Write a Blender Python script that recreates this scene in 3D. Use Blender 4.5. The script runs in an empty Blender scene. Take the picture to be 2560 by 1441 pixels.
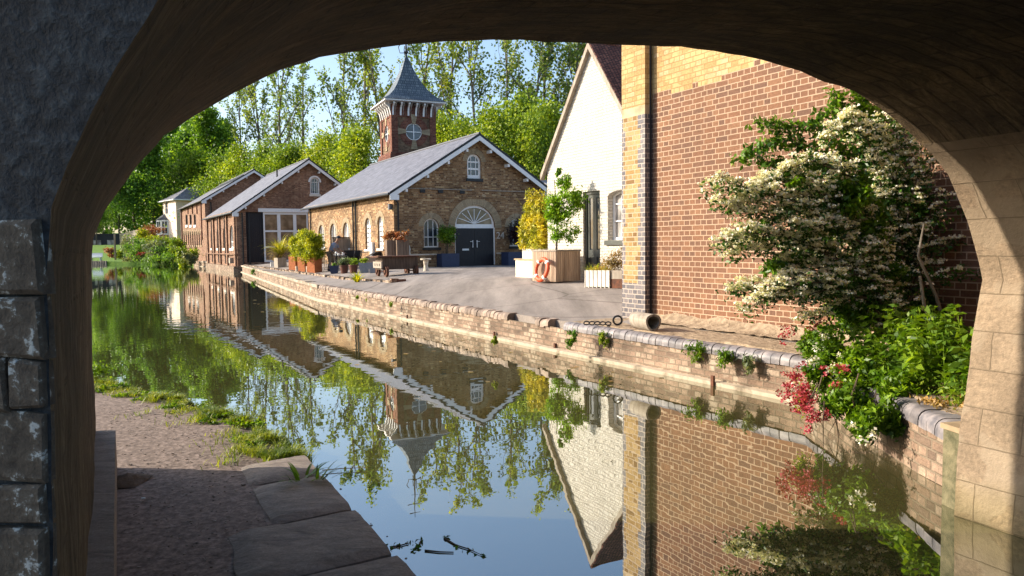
import bpy, bmesh, math, random
import numpy as np
from mathutils import Vector, Matrix, noise
from mathutils.geometry import tessellate_polygon
R = math.radians
random.seed(7); rng = np.random.default_rng(7)
scene = bpy.context.scene
# ------------------------------------------------------------------ camera, sky, sun, exposure
CAMH = 2.0; FPX = 1850.0; PITCH = 3.4; ROLL = 0.65
cd = bpy.data.cameras.new('camera'); cam = bpy.data.objects.new('camera', cd)
scene.collection.objects.link(cam); scene.camera = cam
cd.sensor_width = 36; cd.lens = FPX/2560*36; cd.clip_start = 0.05; cd.clip_end = 3000
cam.matrix_world = (Matrix.Translation((0, 0, CAMH)) @ Matrix.Rotation(R(90-PITCH), 4, 'X') @ Matrix.Rotation(R(-ROLL), 4, 'Z'))
SUN = Vector((-1.0, 0.13, 0.45)).normalized()          # towards the sun
w = bpy.data.worlds.new('World'); scene.world = w; w.use_nodes = True
nt = w.node_tree; bg = nt.nodes['Background']
sk = nt.nodes.new('ShaderNodeTexSky'); sk.sky_type = 'NISHITA'; sk.sun_disc = False
sk.sun_elevation = math.asin(SUN.z); sk.sun_rotation = math.atan2(SUN.x, SUN.y) % (2*math.pi)
sk.air_density = 1.0; sk.dust_density = 2.2; sk.ozone_density = 2.0
nt.links.new(sk.outputs[0], bg.inputs[0]); bg.inputs[1].default_value = 0.15
sl = bpy.data.lights.new('sun', 'SUN'); sl.energy = 4.3; sl.angle = R(0.5); sl.color = (1, .89, .74)
so = bpy.data.objects.new('sun', sl); scene.collection.objects.link(so)
so.rotation_euler = SUN.to_track_quat('Z', 'Y').to_euler()
scene.view_settings.view_transform = 'Standard'; scene.view_settings.look = 'None'
scene.view_settings.gamma = 1; scene.view_settings.exposure = 1.0
scene.cycles.max_bounces = 7; scene.cycles.diffuse_bounces = 4; scene.cycles.glossy_bounces = 3
scene.cycles.transparent_max_bounces = 4; scene.cycles.caustics_reflective = False; scene.cycles.caustics_refractive = False

# ------------------------------------------------------------------ surveying helpers (pixel of the photo -> point in the place)
def ray(px, py):
    a = (px-1280)/FPX; b = -(py-720.5)/FPX; ro = R(ROLL); ph = R(PITCH)
    X = a*math.cos(ro)+b*math.sin(ro); Z = -a*math.sin(ro)+b*math.cos(ro)
    return Vector((X, math.cos(ph)+math.sin(ph)*Z, -math.sin(ph)+math.cos(ph)*Z))
def G(px, py, h):
    d = ray(px, py); t = (h-CAMH)/d.z; return Vector((d.x*t, d.y*t, h))
def PY(px, py, y):
    d = ray(px, py); t = y/d.y; return Vector((d.x*t, y, CAMH+d.z*t))
U = Vector((-.5, .8660254, 0)); V = Vector((.8660254, .5, 0)); UP = Vector((0, 0, 1))
class Face:
    """a vertical plane: origin, direction of t, outward normal"""
    def __init__(s, O, d, n): s.O = Vector((O[0], O[1], 0)); s.d = d.normalized(); s.n = n.normalized()
    def px(s, x, y):
        r = ray(x, y); t = s.n.dot(s.O)/s.n.dot(Vector((r.x, r.y, 0)))
        p = Vector((r.x*t, r.y*t, 0)); return (p-s.O).dot(s.d), CAMH+r.z*t
    def T(s, x, y=600): return s.px(x, y)[0]
    def H(s, x, y): return s.px(x, y)[1]
    def at(s, t, h, out=0.0): return s.O+s.d*t+s.n*out+UP*h
Q = [Vector(p) for p in ((3.50, 5.0), (3.46, 6.2), (3.62, 9.0), (3.50, 9.25), (.93, 13.54), (-2.09, 18.63), (-7.2, 27.6), (-22.6, 61.5), (-33.5, 79.5), (-37.5, 87), (-42, 91), (-52, 95), (-62, 97), (-130, 104))]
def qdist(x, y):
    p = Vector((x, y)); m = 1e9
    for a, b in zip(Q[2:], Q[3:]):
        ab = b-a; t = max(0, min(1, (p-a).dot(ab)/ab.length_squared)); m = min(m, (p-a-ab*t).length)
    return m
def sm(a, b, x):
    x = max(0, min(1, (x-a)/(b-a))); return x*x*(3-2*x)
def yardh(x, y):
    d = qdist(x, y); k = sm(5, 14, y)
    return .55+.29*k*sm(.3, 4.5, d)
def YP(px, py):
    h = .7
    for _ in range(8):
        p = G(px, py, h); h = yardh(p.x, p.y)
    p = G(px, py, h); return p

# ------------------------------------------------------------------ objects
C = scene.collection; ORG = {}
def tag(o, label=None, cat=None, group=None, kind=None):
    if label: o['label'] = label
    if cat: o['category'] = cat
    if group: o['group'] = group
    if kind: o['kind'] = kind
    return o
def thing(name, label, cat, loc=(0, 0, 0), group=None, rz=0):
    o = bpy.data.objects.new(name, None); C.objects.link(o); o.location = loc; o.rotation_euler = (0, 0, rz)
    o.empty_display_size = .2; ORG[o.name] = Vector(loc) if rz == 0 else Vector((0, 0, 0))
    if rz != 0: ORG[o.name] = Vector((0, 0, 0))
    return tag(o, label, cat, group)
class MB:
    def __init__(s): s.v = []; s.f = []; s.uv = []; s.mi = []; s.r = []
    def face(s, pts, uv=None, m=0, r=None):
        i = len(s.v); s.v += [tuple(p) for p in pts]; s.f.append(tuple(range(i, i+len(pts))))
        if uv is None:
            a = Vector(pts[1])-Vector(pts[0]); b = Vector(pts[-1])-Vector(pts[0]); n = a.cross(b)
            if n.length < 1e-12: n = Vector((0, 0, 1))
            n.normalize()
            e1 = Vector((1, 0, 0)) if abs(n.z) > .9 else Vector((-n.y, n.x, 0)).normalized(); e2 = n.cross(e1)
            uv = [(Vector(p).dot(e1), Vector(p).dot(e2)) for p in pts]
        s.uv += list(uv); s.mi.append(m); s.r.append(random.random() if r is None else r); return s
    def box(s, c, size, rz=0, m=0, r=None, taper=1.0, tilt=None):
        """box, c = centre of the bottom face"""
        M = Matrix.Rotation(rz, 3, 'Z')
        if tilt: M = M @ tilt
        hx, hy, hz = size[0]/2, size[1]/2, size[2]
        P = []
        for z, k in ((0, taper), (hz, 1)):
            for x, y in ((-hx, -hy), (hx, -hy), (hx, hy), (-hx, hy)):
                P.append(Vector(c)+M @ Vector((x*k, y*k, z)))
        rr = random.random() if r is None else r
        for q in ((0, 3, 2, 1), (4, 5, 6, 7), (0, 1, 5, 4), (1, 2, 6, 5), (2, 3, 7, 6), (3, 0, 4, 7)):
            s.face([P[i] for i in q], m=m, r=rr)
        return s
    def fbox(s, F, t0, t1, h0, h1, o0, o1, m=0):
        """box on a Face from t0..t1, h0..h1, outwards o0..o1"""
        P = [F.at(t, h, o) for o in (o0, o1) for t, h in ((t0, h0), (t1, h0), (t1, h1), (t0, h1))]
        rr = random.random()
        for q in ((4, 5, 6, 7), (0, 3, 2, 1), (0, 1, 5, 4), (1, 2, 6, 5), (2, 3, 7, 6), (3, 0, 4, 7)):
            s.face([P[i] for i in q], m=m, r=rr)
        return s
    def poly(s, F, outer, holes=(), out=0.0, m=0, reveal=0.0, edge=0.0, mr=None):
        """flat polygon with holes on a Face; reveal: depth of the holes' sides; edge: depth of the outer side"""
        loops = [list(outer)]+[list(h) for h in holes]
        tri = tessellate_polygon([[Vector((t, h, 0)) for t, h in l] for l in loops])
        flat = [p for l in loops for p in l]
        for t in tri:
            pts = [flat[i] for i in t]
            ar = (pts[1][0]-pts[0][0])*(pts[2][1]-pts[0][1])-(pts[2][0]-pts[0][0])*(pts[1][1]-pts[0][1])
            if abs(ar) < 1e-9: continue
            s.face([F.at(a, b, out) for a, b in pts], uv=pts, m=m, r=.5)
        if reveal:
            for l in loops[1:]:
                acc = 0
                for a, b in zip(l, l[1:]+l[:1]):
                    L = math.dist(a, b)
                    s.face([F.at(*a, out), F.at(*b, out), F.at(*b, out-reveal), F.at(*a, out-reveal)], uv=[(0, acc), (0, acc+L), (reveal, acc+L), (reveal, acc)], m=m if mr is None else mr, r=.5); acc += L
        if edge:
            l = loops[0]
            for a, b in zip(l, l[1:]+l[:1]):
                L = math.dist(a, b); s.face([F.at(*a, out), F.at(*b, out), F.at(*b, out-edge), F.at(*a, out-edge)], uv=[(0, 0), (0, L), (edge, L), (edge, 0)], m=m, r=.5)
        return s
    def slab(s, p, th, m=0, me=None):
        p = [Vector(x) for x in p]; n = (p[1]-p[0]).cross(p[3]-p[0]).normalized()
        if n.z < 0: n = -n
        q = [x-n*th for x in p]; e1 = (p[1]-p[0]).normalized(); e2 = n.cross(e1)
        s.face(p, uv=[(x.dot(e1), (x-p[0]).dot(e2)) for x in p], m=m); s.face(q[::-1], m=m if me is None else me)
        for i in range(len(p)):
            j = (i+1) % len(p); s.face([p[i], q[i], q[j], p[j]], m=m if me is None else me)
        return s
    def tube(s, pts, rad, n=6, m=0, cap=True):
        pts = [Vector(p) for p in pts]; rad = rad if hasattr(rad, '__len__') else [rad]*len(pts)
        rings = []; prev = None
        for i, p in enumerate(pts):
            d = (pts[min(i+1, len(pts)-1)]-pts[max(i-1, 0)])
            d = d.normalized() if d.length > 1e-9 else Vector((0, 0, 1))
            a = d.cross(Vector((0, 0, 1)) if abs(d.z) < .9 else Vector((1, 0, 0))).normalized() if prev is None else (prev-d*prev.dot(d)).normalized()
            prev = a; b = d.cross(a)
            rings.append([p+(a*math.cos(2*math.pi*k/n)+b*math.sin(2*math.pi*k/n))*rad[i] for k in range(n)])
        rr = random.random(); L = 0
        for i in range(len(rings)-1):
            l2 = L+(pts[i+1]-pts[i]).length
            for k in range(n):
                kk = (k+1) % n
                s.face([rings[i][k], rings[i][kk], rings[i+1][kk], rings[i+1][k]], uv=[(k/n, L), ((k+1)/n, L), ((k+1)/n, l2), (k/n, l2)], m=m, r=rr)
            L = l2
        if cap:
            s.face(rings[0][::-1], m=m, r=rr); s.face(rings[-1], m=m, r=rr)
        return s
    def lathe(s, c, prof, n=16, m=0, sq=False):
        c = Vector(c); rr = random.random()
        for (r0, z0), (r1, z1) in zip(prof, prof[1:]):
            for k in range(n):
                a0 = 2*math.pi*k/n; a1 = 2*math.pi*(k+1)/n
                s.face([c+Vector((r0*math.cos(a0), r0*math.sin(a0), z0)), c+Vector((r0*math.cos(a1), r0*math.sin(a1), z0)), c+Vector((r1*math.cos(a1), r1*math.sin(a1), z1)), c+Vector((r1*math.cos(a0), r1*math.sin(a0), z1))], m=m, r=rr)
        return s
    def build(s, name, mats, parent=None, smooth=False, merge=True):
        me = bpy.data.meshes.new(name); org = ORG.get(parent.name, Vector((0, 0, 0))) if parent else Vector((0, 0, 0))
        me.from_pydata([(x-org.x, y-org.y, z-org.z) for x, y, z in s.v], [], s.f)
        ul = me.uv_layers.new(name='UVMap'); ul.data.foreach_set('uv', np.array(s.uv, dtype=np.float32).ravel())
        at = me.attributes.new('rnd', 'FLOAT', 'FACE'); at.data.foreach_set('value', np.array(s.r, dtype=np.float32))
        me.polygons.foreach_set('material_index', s.mi)
        for m in (mats if isinstance(mats, (list, tuple)) else [mats]): me.materials.append(m)
        if merge:
            bm = bmesh.new(); bm.from_mesh(me); bmesh.ops.remove_doubles(bm, verts=bm.verts, dist=1e-4)
            bmesh.ops.recalc_face_normals(bm, faces=bm.faces); bm.to_mesh(me); bm.free()
        if smooth:
            me.polygons.foreach_set('use_smooth', [True]*len(me.polygons))
            try: me.set_sharp_from_angle(angle=R(40))
            except Exception: pass
        me.update()
        o = bpy.data.objects.new(name, me); C.objects.link(o)
        if parent: o.parent = parent; ORG[o.name] = org
        return o
def copy_tree(o, parent=None):
    c = o.copy(); C.objects.link(c); ORG[c.name] = ORG.get(o.name, Vector((0, 0, 0)))
    if parent: c.parent = parent
    for ch in list(o.children): copy_tree(ch, c)
    return c

# ------------------------------------------------------------------ materials
def new_mat(name):
    m = bpy.data.materials.new(name); m.use_nodes = True; nt = m.node_tree
    return m, nt, nt.nodes['Principled BSDF']
def N(nt, t, **k):
    n = nt.nodes.new(t)
    for a, b in k.items():
        if a in n.bl_rna.properties: setattr(n, a, b)
        else: n.inputs[a.replace('_', ' ')].default_value = b
    return n
def ramp(nt, stops, interp='LINEAR'):
    r = nt.nodes.new('ShaderNodeValToRGB'); e = r.color_ramp.elements; r.color_ramp.interpolation = interp
    e[0].position = stops[0][0]; e[0].color = (*stops[0][1], 1); e[1].position = stops[-1][0]; e[1].color = (*stops[-1][1], 1)
    for p, c in stops[1:-1]:
        x = e.new(p); x.color = (*c, 1)
    return r
def mul(nt, a, b, f=1.0, mode='MULTIPLY'):
    m = nt.nodes.new('ShaderNodeMix'); m.data_type = 'RGBA'; m.blend_type = mode
    if hasattr(f, 'is_linked') or not isinstance(f, (int, float)): nt.links.new(f, m.inputs[0])
    else: m.inputs[0].default_value = f
    for i, x in ((6, a), (7, b)):
        if isinstance(x, tuple): m.inputs[i].default_value = (*x, 1)
        else: nt.links.new(x, m.inputs[i])
    return m.outputs[2]
def coords(nt, kind='Object', scale=(1, 1, 1)):
    tc = nt.nodes.new('ShaderNodeTexCoord'); mp = nt.nodes.new('ShaderNodeMapping'); mp.inputs[3].default_value = scale
    nt.links.new(tc.outputs[kind], mp.inputs[0]); return mp.outputs[0]
def bump(nt, b, h, strength=.5, dist=.02):
    bn = nt.nodes.new('ShaderNodeBump'); bn.inputs['Strength'].default_value = strength; bn.inputs['Distance'].default_value = dist
    nt.links.new(h, bn.inputs['Height']); nt.links.new(bn.outputs[0], b.inputs['Normal']); return bn
def mat_brick(name, cols, mortar, bw=.262, rh=.088, ms=.011, stain=(.55, 1.15), patch=None, bstr=.6, rough=.9, offset=.5, bigs=.5):
    m, nt, b = new_mat(name); uv = coords(nt, 'UV')
    # wobble the joints a little
    nz = N(nt, 'ShaderNodeTexNoise', Scale=3.0, Detail=3.0); nt.links.new(uv, nz.inputs['Vector'])
    va = nt.nodes.new('ShaderNodeVectorMath'); va.operation = 'MULTIPLY_ADD'; va.inputs[1].default_value = (.012, .012, 0)
    nt.links.new(nz.outputs['Color'], va.inputs[0]); nt.links.new(uv, va.inputs[2])
    br = N(nt, 'ShaderNodeTexBrick'); br.offset = offset; br.squash = .5; br.squash_frequency = 2
    for k, v_ in (('Scale', 1.0), ('Mortar Size', ms), ('Mortar Smooth', .35), ('Bias', 0.0), ('Brick Width', bw), ('Row Height', rh)): br.inputs[k].default_value = v_
    br.inputs['Color1'].default_value = (0, 0, 0, 1); br.inputs['Color2'].default_value = (1, 1, 1, 1); br.inputs['Mortar'].default_value = (.5, .5, .5, 1)
    nt.links.new(va.outputs[0], br.inputs['Vector'])
    n = len(cols); rp = ramp(nt, [(i/max(1, n-1), c) for i, c in enumerate(cols)]); nt.links.new(br.outputs['Color'], rp.inputs[0])
    n1 = N(nt, 'ShaderNodeTexNoise', Scale=28.0, Detail=4.0, Roughness=.7); nt.links.new(uv, n1.inputs['Vector'])
    r1 = ramp(nt, [(.3, (.72, .72, .72)), (.7, (1.22, 1.2, 1.18))]); nt.links.new(n1.outputs[0], r1.inputs[0])
    col = mul(nt, rp.outputs[0], r1.outputs[0])
    if patch:
        np_ = N(nt, 'ShaderNodeTexNoise', Scale=2.2, Detail=2.0, Roughness=.6); nt.links.new(uv, np_.inputs['Vector'])
        rpp = ramp(nt, [(patch[1], (0, 0, 0)), (patch[1]+.03, (1, 1, 1))]); nt.links.new(np_.outputs[0], rpp.inputs[0])
        col = mul(nt, col, patch[0], rpp.outputs[0], 'MIX')
    col = mul(nt, col, mortar, br.outputs['Fac'], 'MIX')
    n2 = N(nt, 'ShaderNodeTexNoise', Scale=bigs, Detail=5.0, Roughness=.62); nt.links.new(uv, n2.inputs['Vector'])
    r2 = ramp(nt, [(.3, (stain[0],)*3), (.68, (stain[1],)*3)]); nt.links.new(n2.outputs[0], r2.inputs[0])
    col = mul(nt, col, r2.outputs[0]); nt.links.new(col, b.inputs['Base Color'])
    b.inputs['Roughness'].default_value = rough; b.inputs['Specular IOR Level'].default_value = .25
    mx = nt.nodes.new('ShaderNodeMath'); mx.operation = 'SUBTRACT'; nt.links.new(n1.outputs[0], mx.inputs[0]); nt.links.new(br.outputs['Fac'], mx.inputs[1])
    bump(nt, b, mx.outputs[0], bstr, .012); return m
def mat_noise(name, c1, c2, scale=4.0, rough=.85, bstr=.3, bdist=.02, kind='Object', sc=(1, 1, 1), detail=6.0, c3=None, spec=.3, metal=0, lo=.35, hi=.65, rnd=0.0):
    m, nt, b = new_mat(name); co = coords(nt, kind, sc)
    n1 = N(nt, 'ShaderNodeTexNoise', Scale=scale, Detail=detail, Roughness=.65); nt.links.new(co, n1.inputs['Vector'])
    st = [(lo, c1), (hi, c2)] if c3 is None else [(lo, c1), ((lo+hi)/2, c2), (hi, c3)]
    rp = ramp(nt, st); nt.links.new(n1.outputs[0], rp.inputs[0]); col = rp.outputs[0]
    if rnd:
        a = nt.nodes.new('ShaderNodeAttribute'); a.attribute_name = 'rnd'; r2 = ramp(nt, [(0, (1-rnd,)*3), (1, (1+rnd,)*3)])
        nt.links.new(a.outputs['Fac'], r2.inputs[0]); col = mul(nt, col, r2.outputs[0])
    nt.links.new(col, b.inputs['Base Color'])
    b.inputs['Roughness'].default_value = rough; b.inputs['Specular IOR Level'].default_value = spec; b.inputs['Metallic'].default_value = metal
    if bstr: bump(nt, b, n1.outputs[0], bstr, bdist)
    return m
def mat_leaf(name, cols, trans=.35, rough=.5, clump=.35, tint=True):
    m, nt, b = new_mat(name)
    a = nt.nodes.new('ShaderNodeAttribute'); a.attribute_name = 'rnd'
    rp = ramp(nt, [(i/(len(cols)-1), c) for i, c in enumerate(cols)]); nt.links.new(a.outputs['Fac'], rp.inputs[0])
    co = coords(nt, 'Object'); n1 = N(nt, 'ShaderNodeTexNoise', Scale=clump, Detail=2.0); nt.links.new(co, n1.inputs['Vector'])
    oi = nt.nodes.new('ShaderNodeObjectInfo'); r0 = ramp(nt, [(0, (.8, .86, .9)), (.5, (1, 1, .95)), (1, (1.25, 1.12, .8))]); nt.links.new(oi.outputs['Random'], r0.inputs[0])
    r2 = ramp(nt, [(.35, (.58, .68, .72)), (.65, (1.38, 1.22, .9))]); nt.links.new(n1.outputs[0], r2.inputs[0])
    col = mul(nt, mul(nt, rp.outputs[0], r2.outputs[0]), r0.outputs[0]) if tint else rp.outputs[0]; nt.links.new(col, b.inputs['Base Color'])
    b.inputs['Roughness'].default_value = rough; b.inputs['Specular IOR Level'].default_value = .3
    tr = nt.nodes.new('ShaderNodeBsdfTranslucent'); nt.links.new(mul(nt, col, (1.5, 1.5, .6)), tr.inputs[0])
    ms = nt.nodes.new('ShaderNodeMixShader'); ms.inputs[0].default_value = trans
    nt.links.new(b.outputs[0], ms.inputs[1]); nt.links.new(tr.outputs[0], ms.inputs[2]); nt.links.new(ms.outputs[0], nt.nodes['Material Output'].inputs[0]); return m
def mat_wood(name, c1, c2, sc=(1, 1, .08), scale=14.0, rough=.8):
    return mat_noise(name, c1, c2, scale=scale, sc=sc, rough=rough, bstr=.3, bdist=.006, rnd=.18)
def mat_plain(name, c, rough=.5, metal=0, var=.12, scale=9.0, bstr=.06):
    return mat_noise(name, tuple(x*(1-var) for x in c), tuple(x*(1+var) for x in c), scale=scale, rough=rough, bstr=bstr, metal=metal, bdist=.01)
def mat_glass(name, c=(.03, .035, .045)):
    m, nt, b = new_mat(name); co = coords(nt); n1 = N(nt, 'ShaderNodeTexNoise', Scale=1.4, Detail=2.0); nt.links.new(co, n1.inputs['Vector'])
    rp = ramp(nt, [(.42, c), (.62, tuple(x*2.6 for x in c))]); nt.links.new(n1.outputs[0], rp.inputs[0]); nt.links.new(rp.outputs[0], b.inputs['Base Color'])
    b.inputs['Roughness'].default_value = .06; b.inputs['IOR'].default_value = 1.6; bump(nt, b, n1.outputs[0], .08, .05); return m

M = {}
M['stock'] = mat_brick('stock_brick', [(0.116, 0.0577, 0.0298), (0.212, 0.11, 0.0497), (0.275, 0.152, 0.0696), (0.328, 0.194, 0.0944), (0.529, 0.377, 0.199)], (.30, .22, .14), stain=(.62, 1.15), patch=((.42, .31, .19), .66), bigs=.7)
M['stock_b'] = mat_brick('stock_brick_red', [(.12, .058, .038), (.21, .10, .06), (.27, .14, .085), (.38, .24, .15)], (.30, .21, .15), stain=(.65, 1.15), bigs=.6)
M['arch_pale'] = mat_brick('pale_voussoir_brick', [(.27, .21, .13), (.37, .29, .18), (.43, .34, .22)], (.25, .19, .13), bw=.6, rh=.085, stain=(.8, 1.1))
M['red'] = mat_brick('red_brick', [(0.141, 0.0783, 0.0535), (0.17, 0.089, 0.0556), (0.182, 0.0923, 0.0556), (0.199, 0.0986, 0.0569), (0.232, 0.124, 0.0712)], (.42, .30, .205), ms=.009, stain=(.8, 1.12), bigs=.45, bstr=.5, patch=((.27, .14, .09), .73))
M['yellow'] = mat_brick('yellow_brick', [(0.37, 0.238, 0.102), (0.414, 0.274, 0.119), (0.459, 0.31, 0.153), (0.488, 0.353, 0.204)], (.30, .19, .08), ms=.008, stain=(.82, 1.1), bigs=.5, patch=((.46, .33, .155), .52))
M['yellow2'] = mat_brick('yellow_stock_brick', [(0.187, 0.108, 0.045), (0.31, 0.194, 0.075), (0.374, 0.252, 0.112), (0.432, 0.302, 0.15)], (.46, .35, .24), ms=.011, stain=(.8, 1.1))
M['blue'] = mat_brick('blue_engineering_brick', [(.075, .07, .085), (.13, .12, .13), (.19, .165, .165)], (.40, .34, .29), ms=.011, stain=(.7, 1.2), rough=.55)
M['quaybrick'] = mat_brick('weathered_quay_brick', [(.16, .115, .085), (.25, .17, .12), (.33, .235, .17), (.40, .31, .23)], (.22, .17, .12), stain=(.5, 1.3), bigs=1.3, bstr=1.0, patch=((.40, .32, .24), .58))
M['dred'] = mat_brick('tower_red_brick', [(0.104, 0.0333, 0.0228), (0.16, 0.057, 0.0361), (0.216, 0.0902, 0.0551)], (.20, .12, .09), bw=.3, rh=.12, stain=(.7, 1.15))
M['dbrown'] = mat_brick('tower_brown_brick', [(.10, .06, .04), (.17, .10, .06), (.24, .15, .09)], (.2, .15, .1), bw=.3, rh=.12, stain=(.7, 1.15))
M['white_brick'] = mat_brick('whitewashed_brick', [(0.565, 0.529, 0.465), (0.638, 0.602, 0.538), (0.666, 0.638, 0.575)], (.43, .40, .345), ms=.012, stain=(.84, 1.06), rough=.8, bstr=1.3)
M['slate'] = mat_brick('slate', [(.115, .12, .145), (.155, .16, .19), (.195, .20, .235)], (.09, .09, .105), bw=.32, rh=.24, ms=.008, stain=(.8, 1.15), rough=.55, bstr=.35, bigs=1.2)
M['slate_scale'] = mat_brick('fishscale_slate', [(0.101, 0.122, 0.144), (0.144, 0.173, 0.194), (0.202, 0.23, 0.245)], (.05, .07, .09), bw=.36, rh=.26, ms=.035, stain=(.7, 1.2), rough=.5, bstr=.8)
M['tile'] = mat_brick('clay_roof_tile', [(.12, .05, .04), (.18, .075, .055), (.24, .11, .08)], (.03, .02, .02), bw=.2, rh=.125, ms=.016, stain=(.75, 1.15), bstr=1.0)
M['white'] = mat_plain('white_paint', (.78, .78, .77), .45, var=.05)
M['offwhite'] = mat_plain('weathered_white_paint', (.62, .58, .50), .7, var=.14, scale=5)
M['cream'] = mat_plain('cream_render', (.78, .62, .50), .85, var=.05, scale=2)
M['black'] = mat_plain('black_paint', (.012, .013, .016), .4)
M['navy'] = mat_plain('dark_navy_paint', (.011, .012, .018), .45)
M['dgreen'] = mat_plain('dark_grey_green_paint', (.055, .062, .058), .4)
M['lead'] = mat_plain('lead_grey', (.08, .085, .10), .5)
M['glass'] = mat_glass('window_glass'); M['glass_w'] = mat_glass('curtained_glass', (.16, .15, .14)); M['glass_b'] = mat_glass('warm_glass', (.10, .075, .05))
M['stone'] = mat_noise('sandstone', (.30, .22, .13), (.50, .38, .24), 3, bstr=.6)
M['corten'] = mat_noise('rusted_steel', (.27, .075, .022), (.40, .13, .04), 5, rough=.8, bstr=.15, c3=(.33, .095, .03))
M['rust'] = mat_noise('old_rusty_iron', (.05, .025, .018), (.16, .06, .03), 9, rough=.8, bstr=.3)
M['wood'] = mat_wood('weathered_timber', (.27, .185, .125), (.47, .35, .25)); M['wood_d'] = mat_wood('dark_timber', (.05, .032, .022), (.13, .085, .06)); M['wood_g'] = mat_wood('grey_timber', (.22, .18, .14), (.38, .33, .27))
M['wood_b'] = mat_wood('brown_timber', (.12, .075, .05), (.24, .165, .115)); M['concrete'] = mat_noise('pale_concrete', (.30, .25, .19), (.62, .54, .43), 2.2, bstr=.7, bdist=.03, c3=(.50, .42, .33))
M['soil'] = mat_noise('soil', (.06, .04, .025), (.14, .095, .06), 9, bstr=.8, bdist=.04)
M['mortarbase'] = mat_noise('crumbled_mortar_and_sand', (.21, .15, .095), (.42, .32, .215), 7, bstr=1, bdist=.05)
M['orange'] = mat_plain('orange_plastic', (.62, .09, .03), .45); M['pot_blue'] = mat_plain('slate_blue_glaze', (.028, .040, .085), .5)
M['pot_grey'] = mat_plain('grey_pot', (.20, .22, .25), .6); M['pot_brown'] = mat_plain('brown_pot', (.10, .035, .022), .5)
M['bark'] = mat_noise('bark', (.045, .035, .028), (.14, .11, .085), 6, sc=(1, 1, .25), bstr=.8)
M['bark_l'] = mat_noise('pale_bark', (.10, .085, .065), (.22, .19, .15), 6, sc=(1, 1, .25), bstr=.6)
M['lf_dense'] = mat_leaf('dense_green_leaves', [(0.0564, 0.142, 0.0209), (0.128, 0.262, 0.0376), (0.257, 0.433, 0.0627)], clump=.22)
M['lf_bright'] = mat_leaf('spring_green_leaves', [(0.103, 0.182, 0.0153), (0.206, 0.312, 0.0275), (0.374, 0.451, 0.0459)], clump=.3)
M['lf_sparse'] = mat_leaf('young_poplar_leaves', [(0.0948, 0.155, 0.0373), (0.189, 0.273, 0.0621), (0.322, 0.382, 0.124)], .4)
M['lf_bamboo'] = mat_leaf('golden_bamboo_leaves', [(0.25, 0.225, 0.0187), (0.425, 0.4, 0.0375), (0.575, 0.525, 0.0875)], clump=2)
M['lf_lime'] = mat_leaf('lime_hedge_leaves', [(0.172, 0.208, 0.00832), (0.372, 0.403, 0.0156), (0.543, 0.546, 0.0312)], clump=2)
M['lf_wist'] = mat_leaf('wisteria_leaves', [(0.084, 0.192, 0.0096), (0.18, 0.36, 0.018), (0.3, 0.48, 0.036)], clump=3)
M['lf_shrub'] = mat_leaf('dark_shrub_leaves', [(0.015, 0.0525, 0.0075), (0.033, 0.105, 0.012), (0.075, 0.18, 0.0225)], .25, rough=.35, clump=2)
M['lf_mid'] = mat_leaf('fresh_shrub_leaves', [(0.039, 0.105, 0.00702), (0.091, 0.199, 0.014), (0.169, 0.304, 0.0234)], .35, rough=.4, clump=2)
M['lf_weed'] = mat_leaf('nettle_leaves', [(0.063, 0.133, 0.00768), (0.139, 0.245, 0.0134), (0.239, 0.347, 0.024)], .4, clump=3)
M['lf_grey'] = mat_leaf('grey_green_leaves', [(.10, .14, .08), (.20, .24, .13), (.32, .36, .22)], .25, clump=3)
M['lf_grass'] = mat_leaf('grass_blades', [(0.1, 0.163, 0.015), (0.213, 0.3, 0.025), (0.375, 0.413, 0.0625)], .35, clump=5)
M['lf_dry'] = mat_leaf('dry_grass_blades', [(.22, .14, .07), (.36, .25, .13), (.48, .36, .22)], .3, clump=3)
M['lf_red'] = mat_leaf('red_valerian_flowers', [(.26, .02, .03), (.40, .04, .06), (.50, .10, .12)], .25, tint=False)
M['lf_copper'] = mat_leaf('coppery_leaves', [(.16, .05, .03), (.33, .12, .08), (.50, .25, .16)], .3, clump=3)
M['lf_purple'] = mat_leaf('dark_purple_leaves', [(.010, .004, .008), (.025, .010, .018), (.05, .02, .03)], .2, clump=3)
M['blossom'] = mat_leaf('cream_white_blossom', [(.62, .58, .46), (.78, .75, .63), (.86, .84, .74)], .25, rough=.8, tint=False)
M['stem'] = mat_noise('woody_stem', (.05, .035, .022), (.13, .095, .06), 9, bstr=.4)
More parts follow.
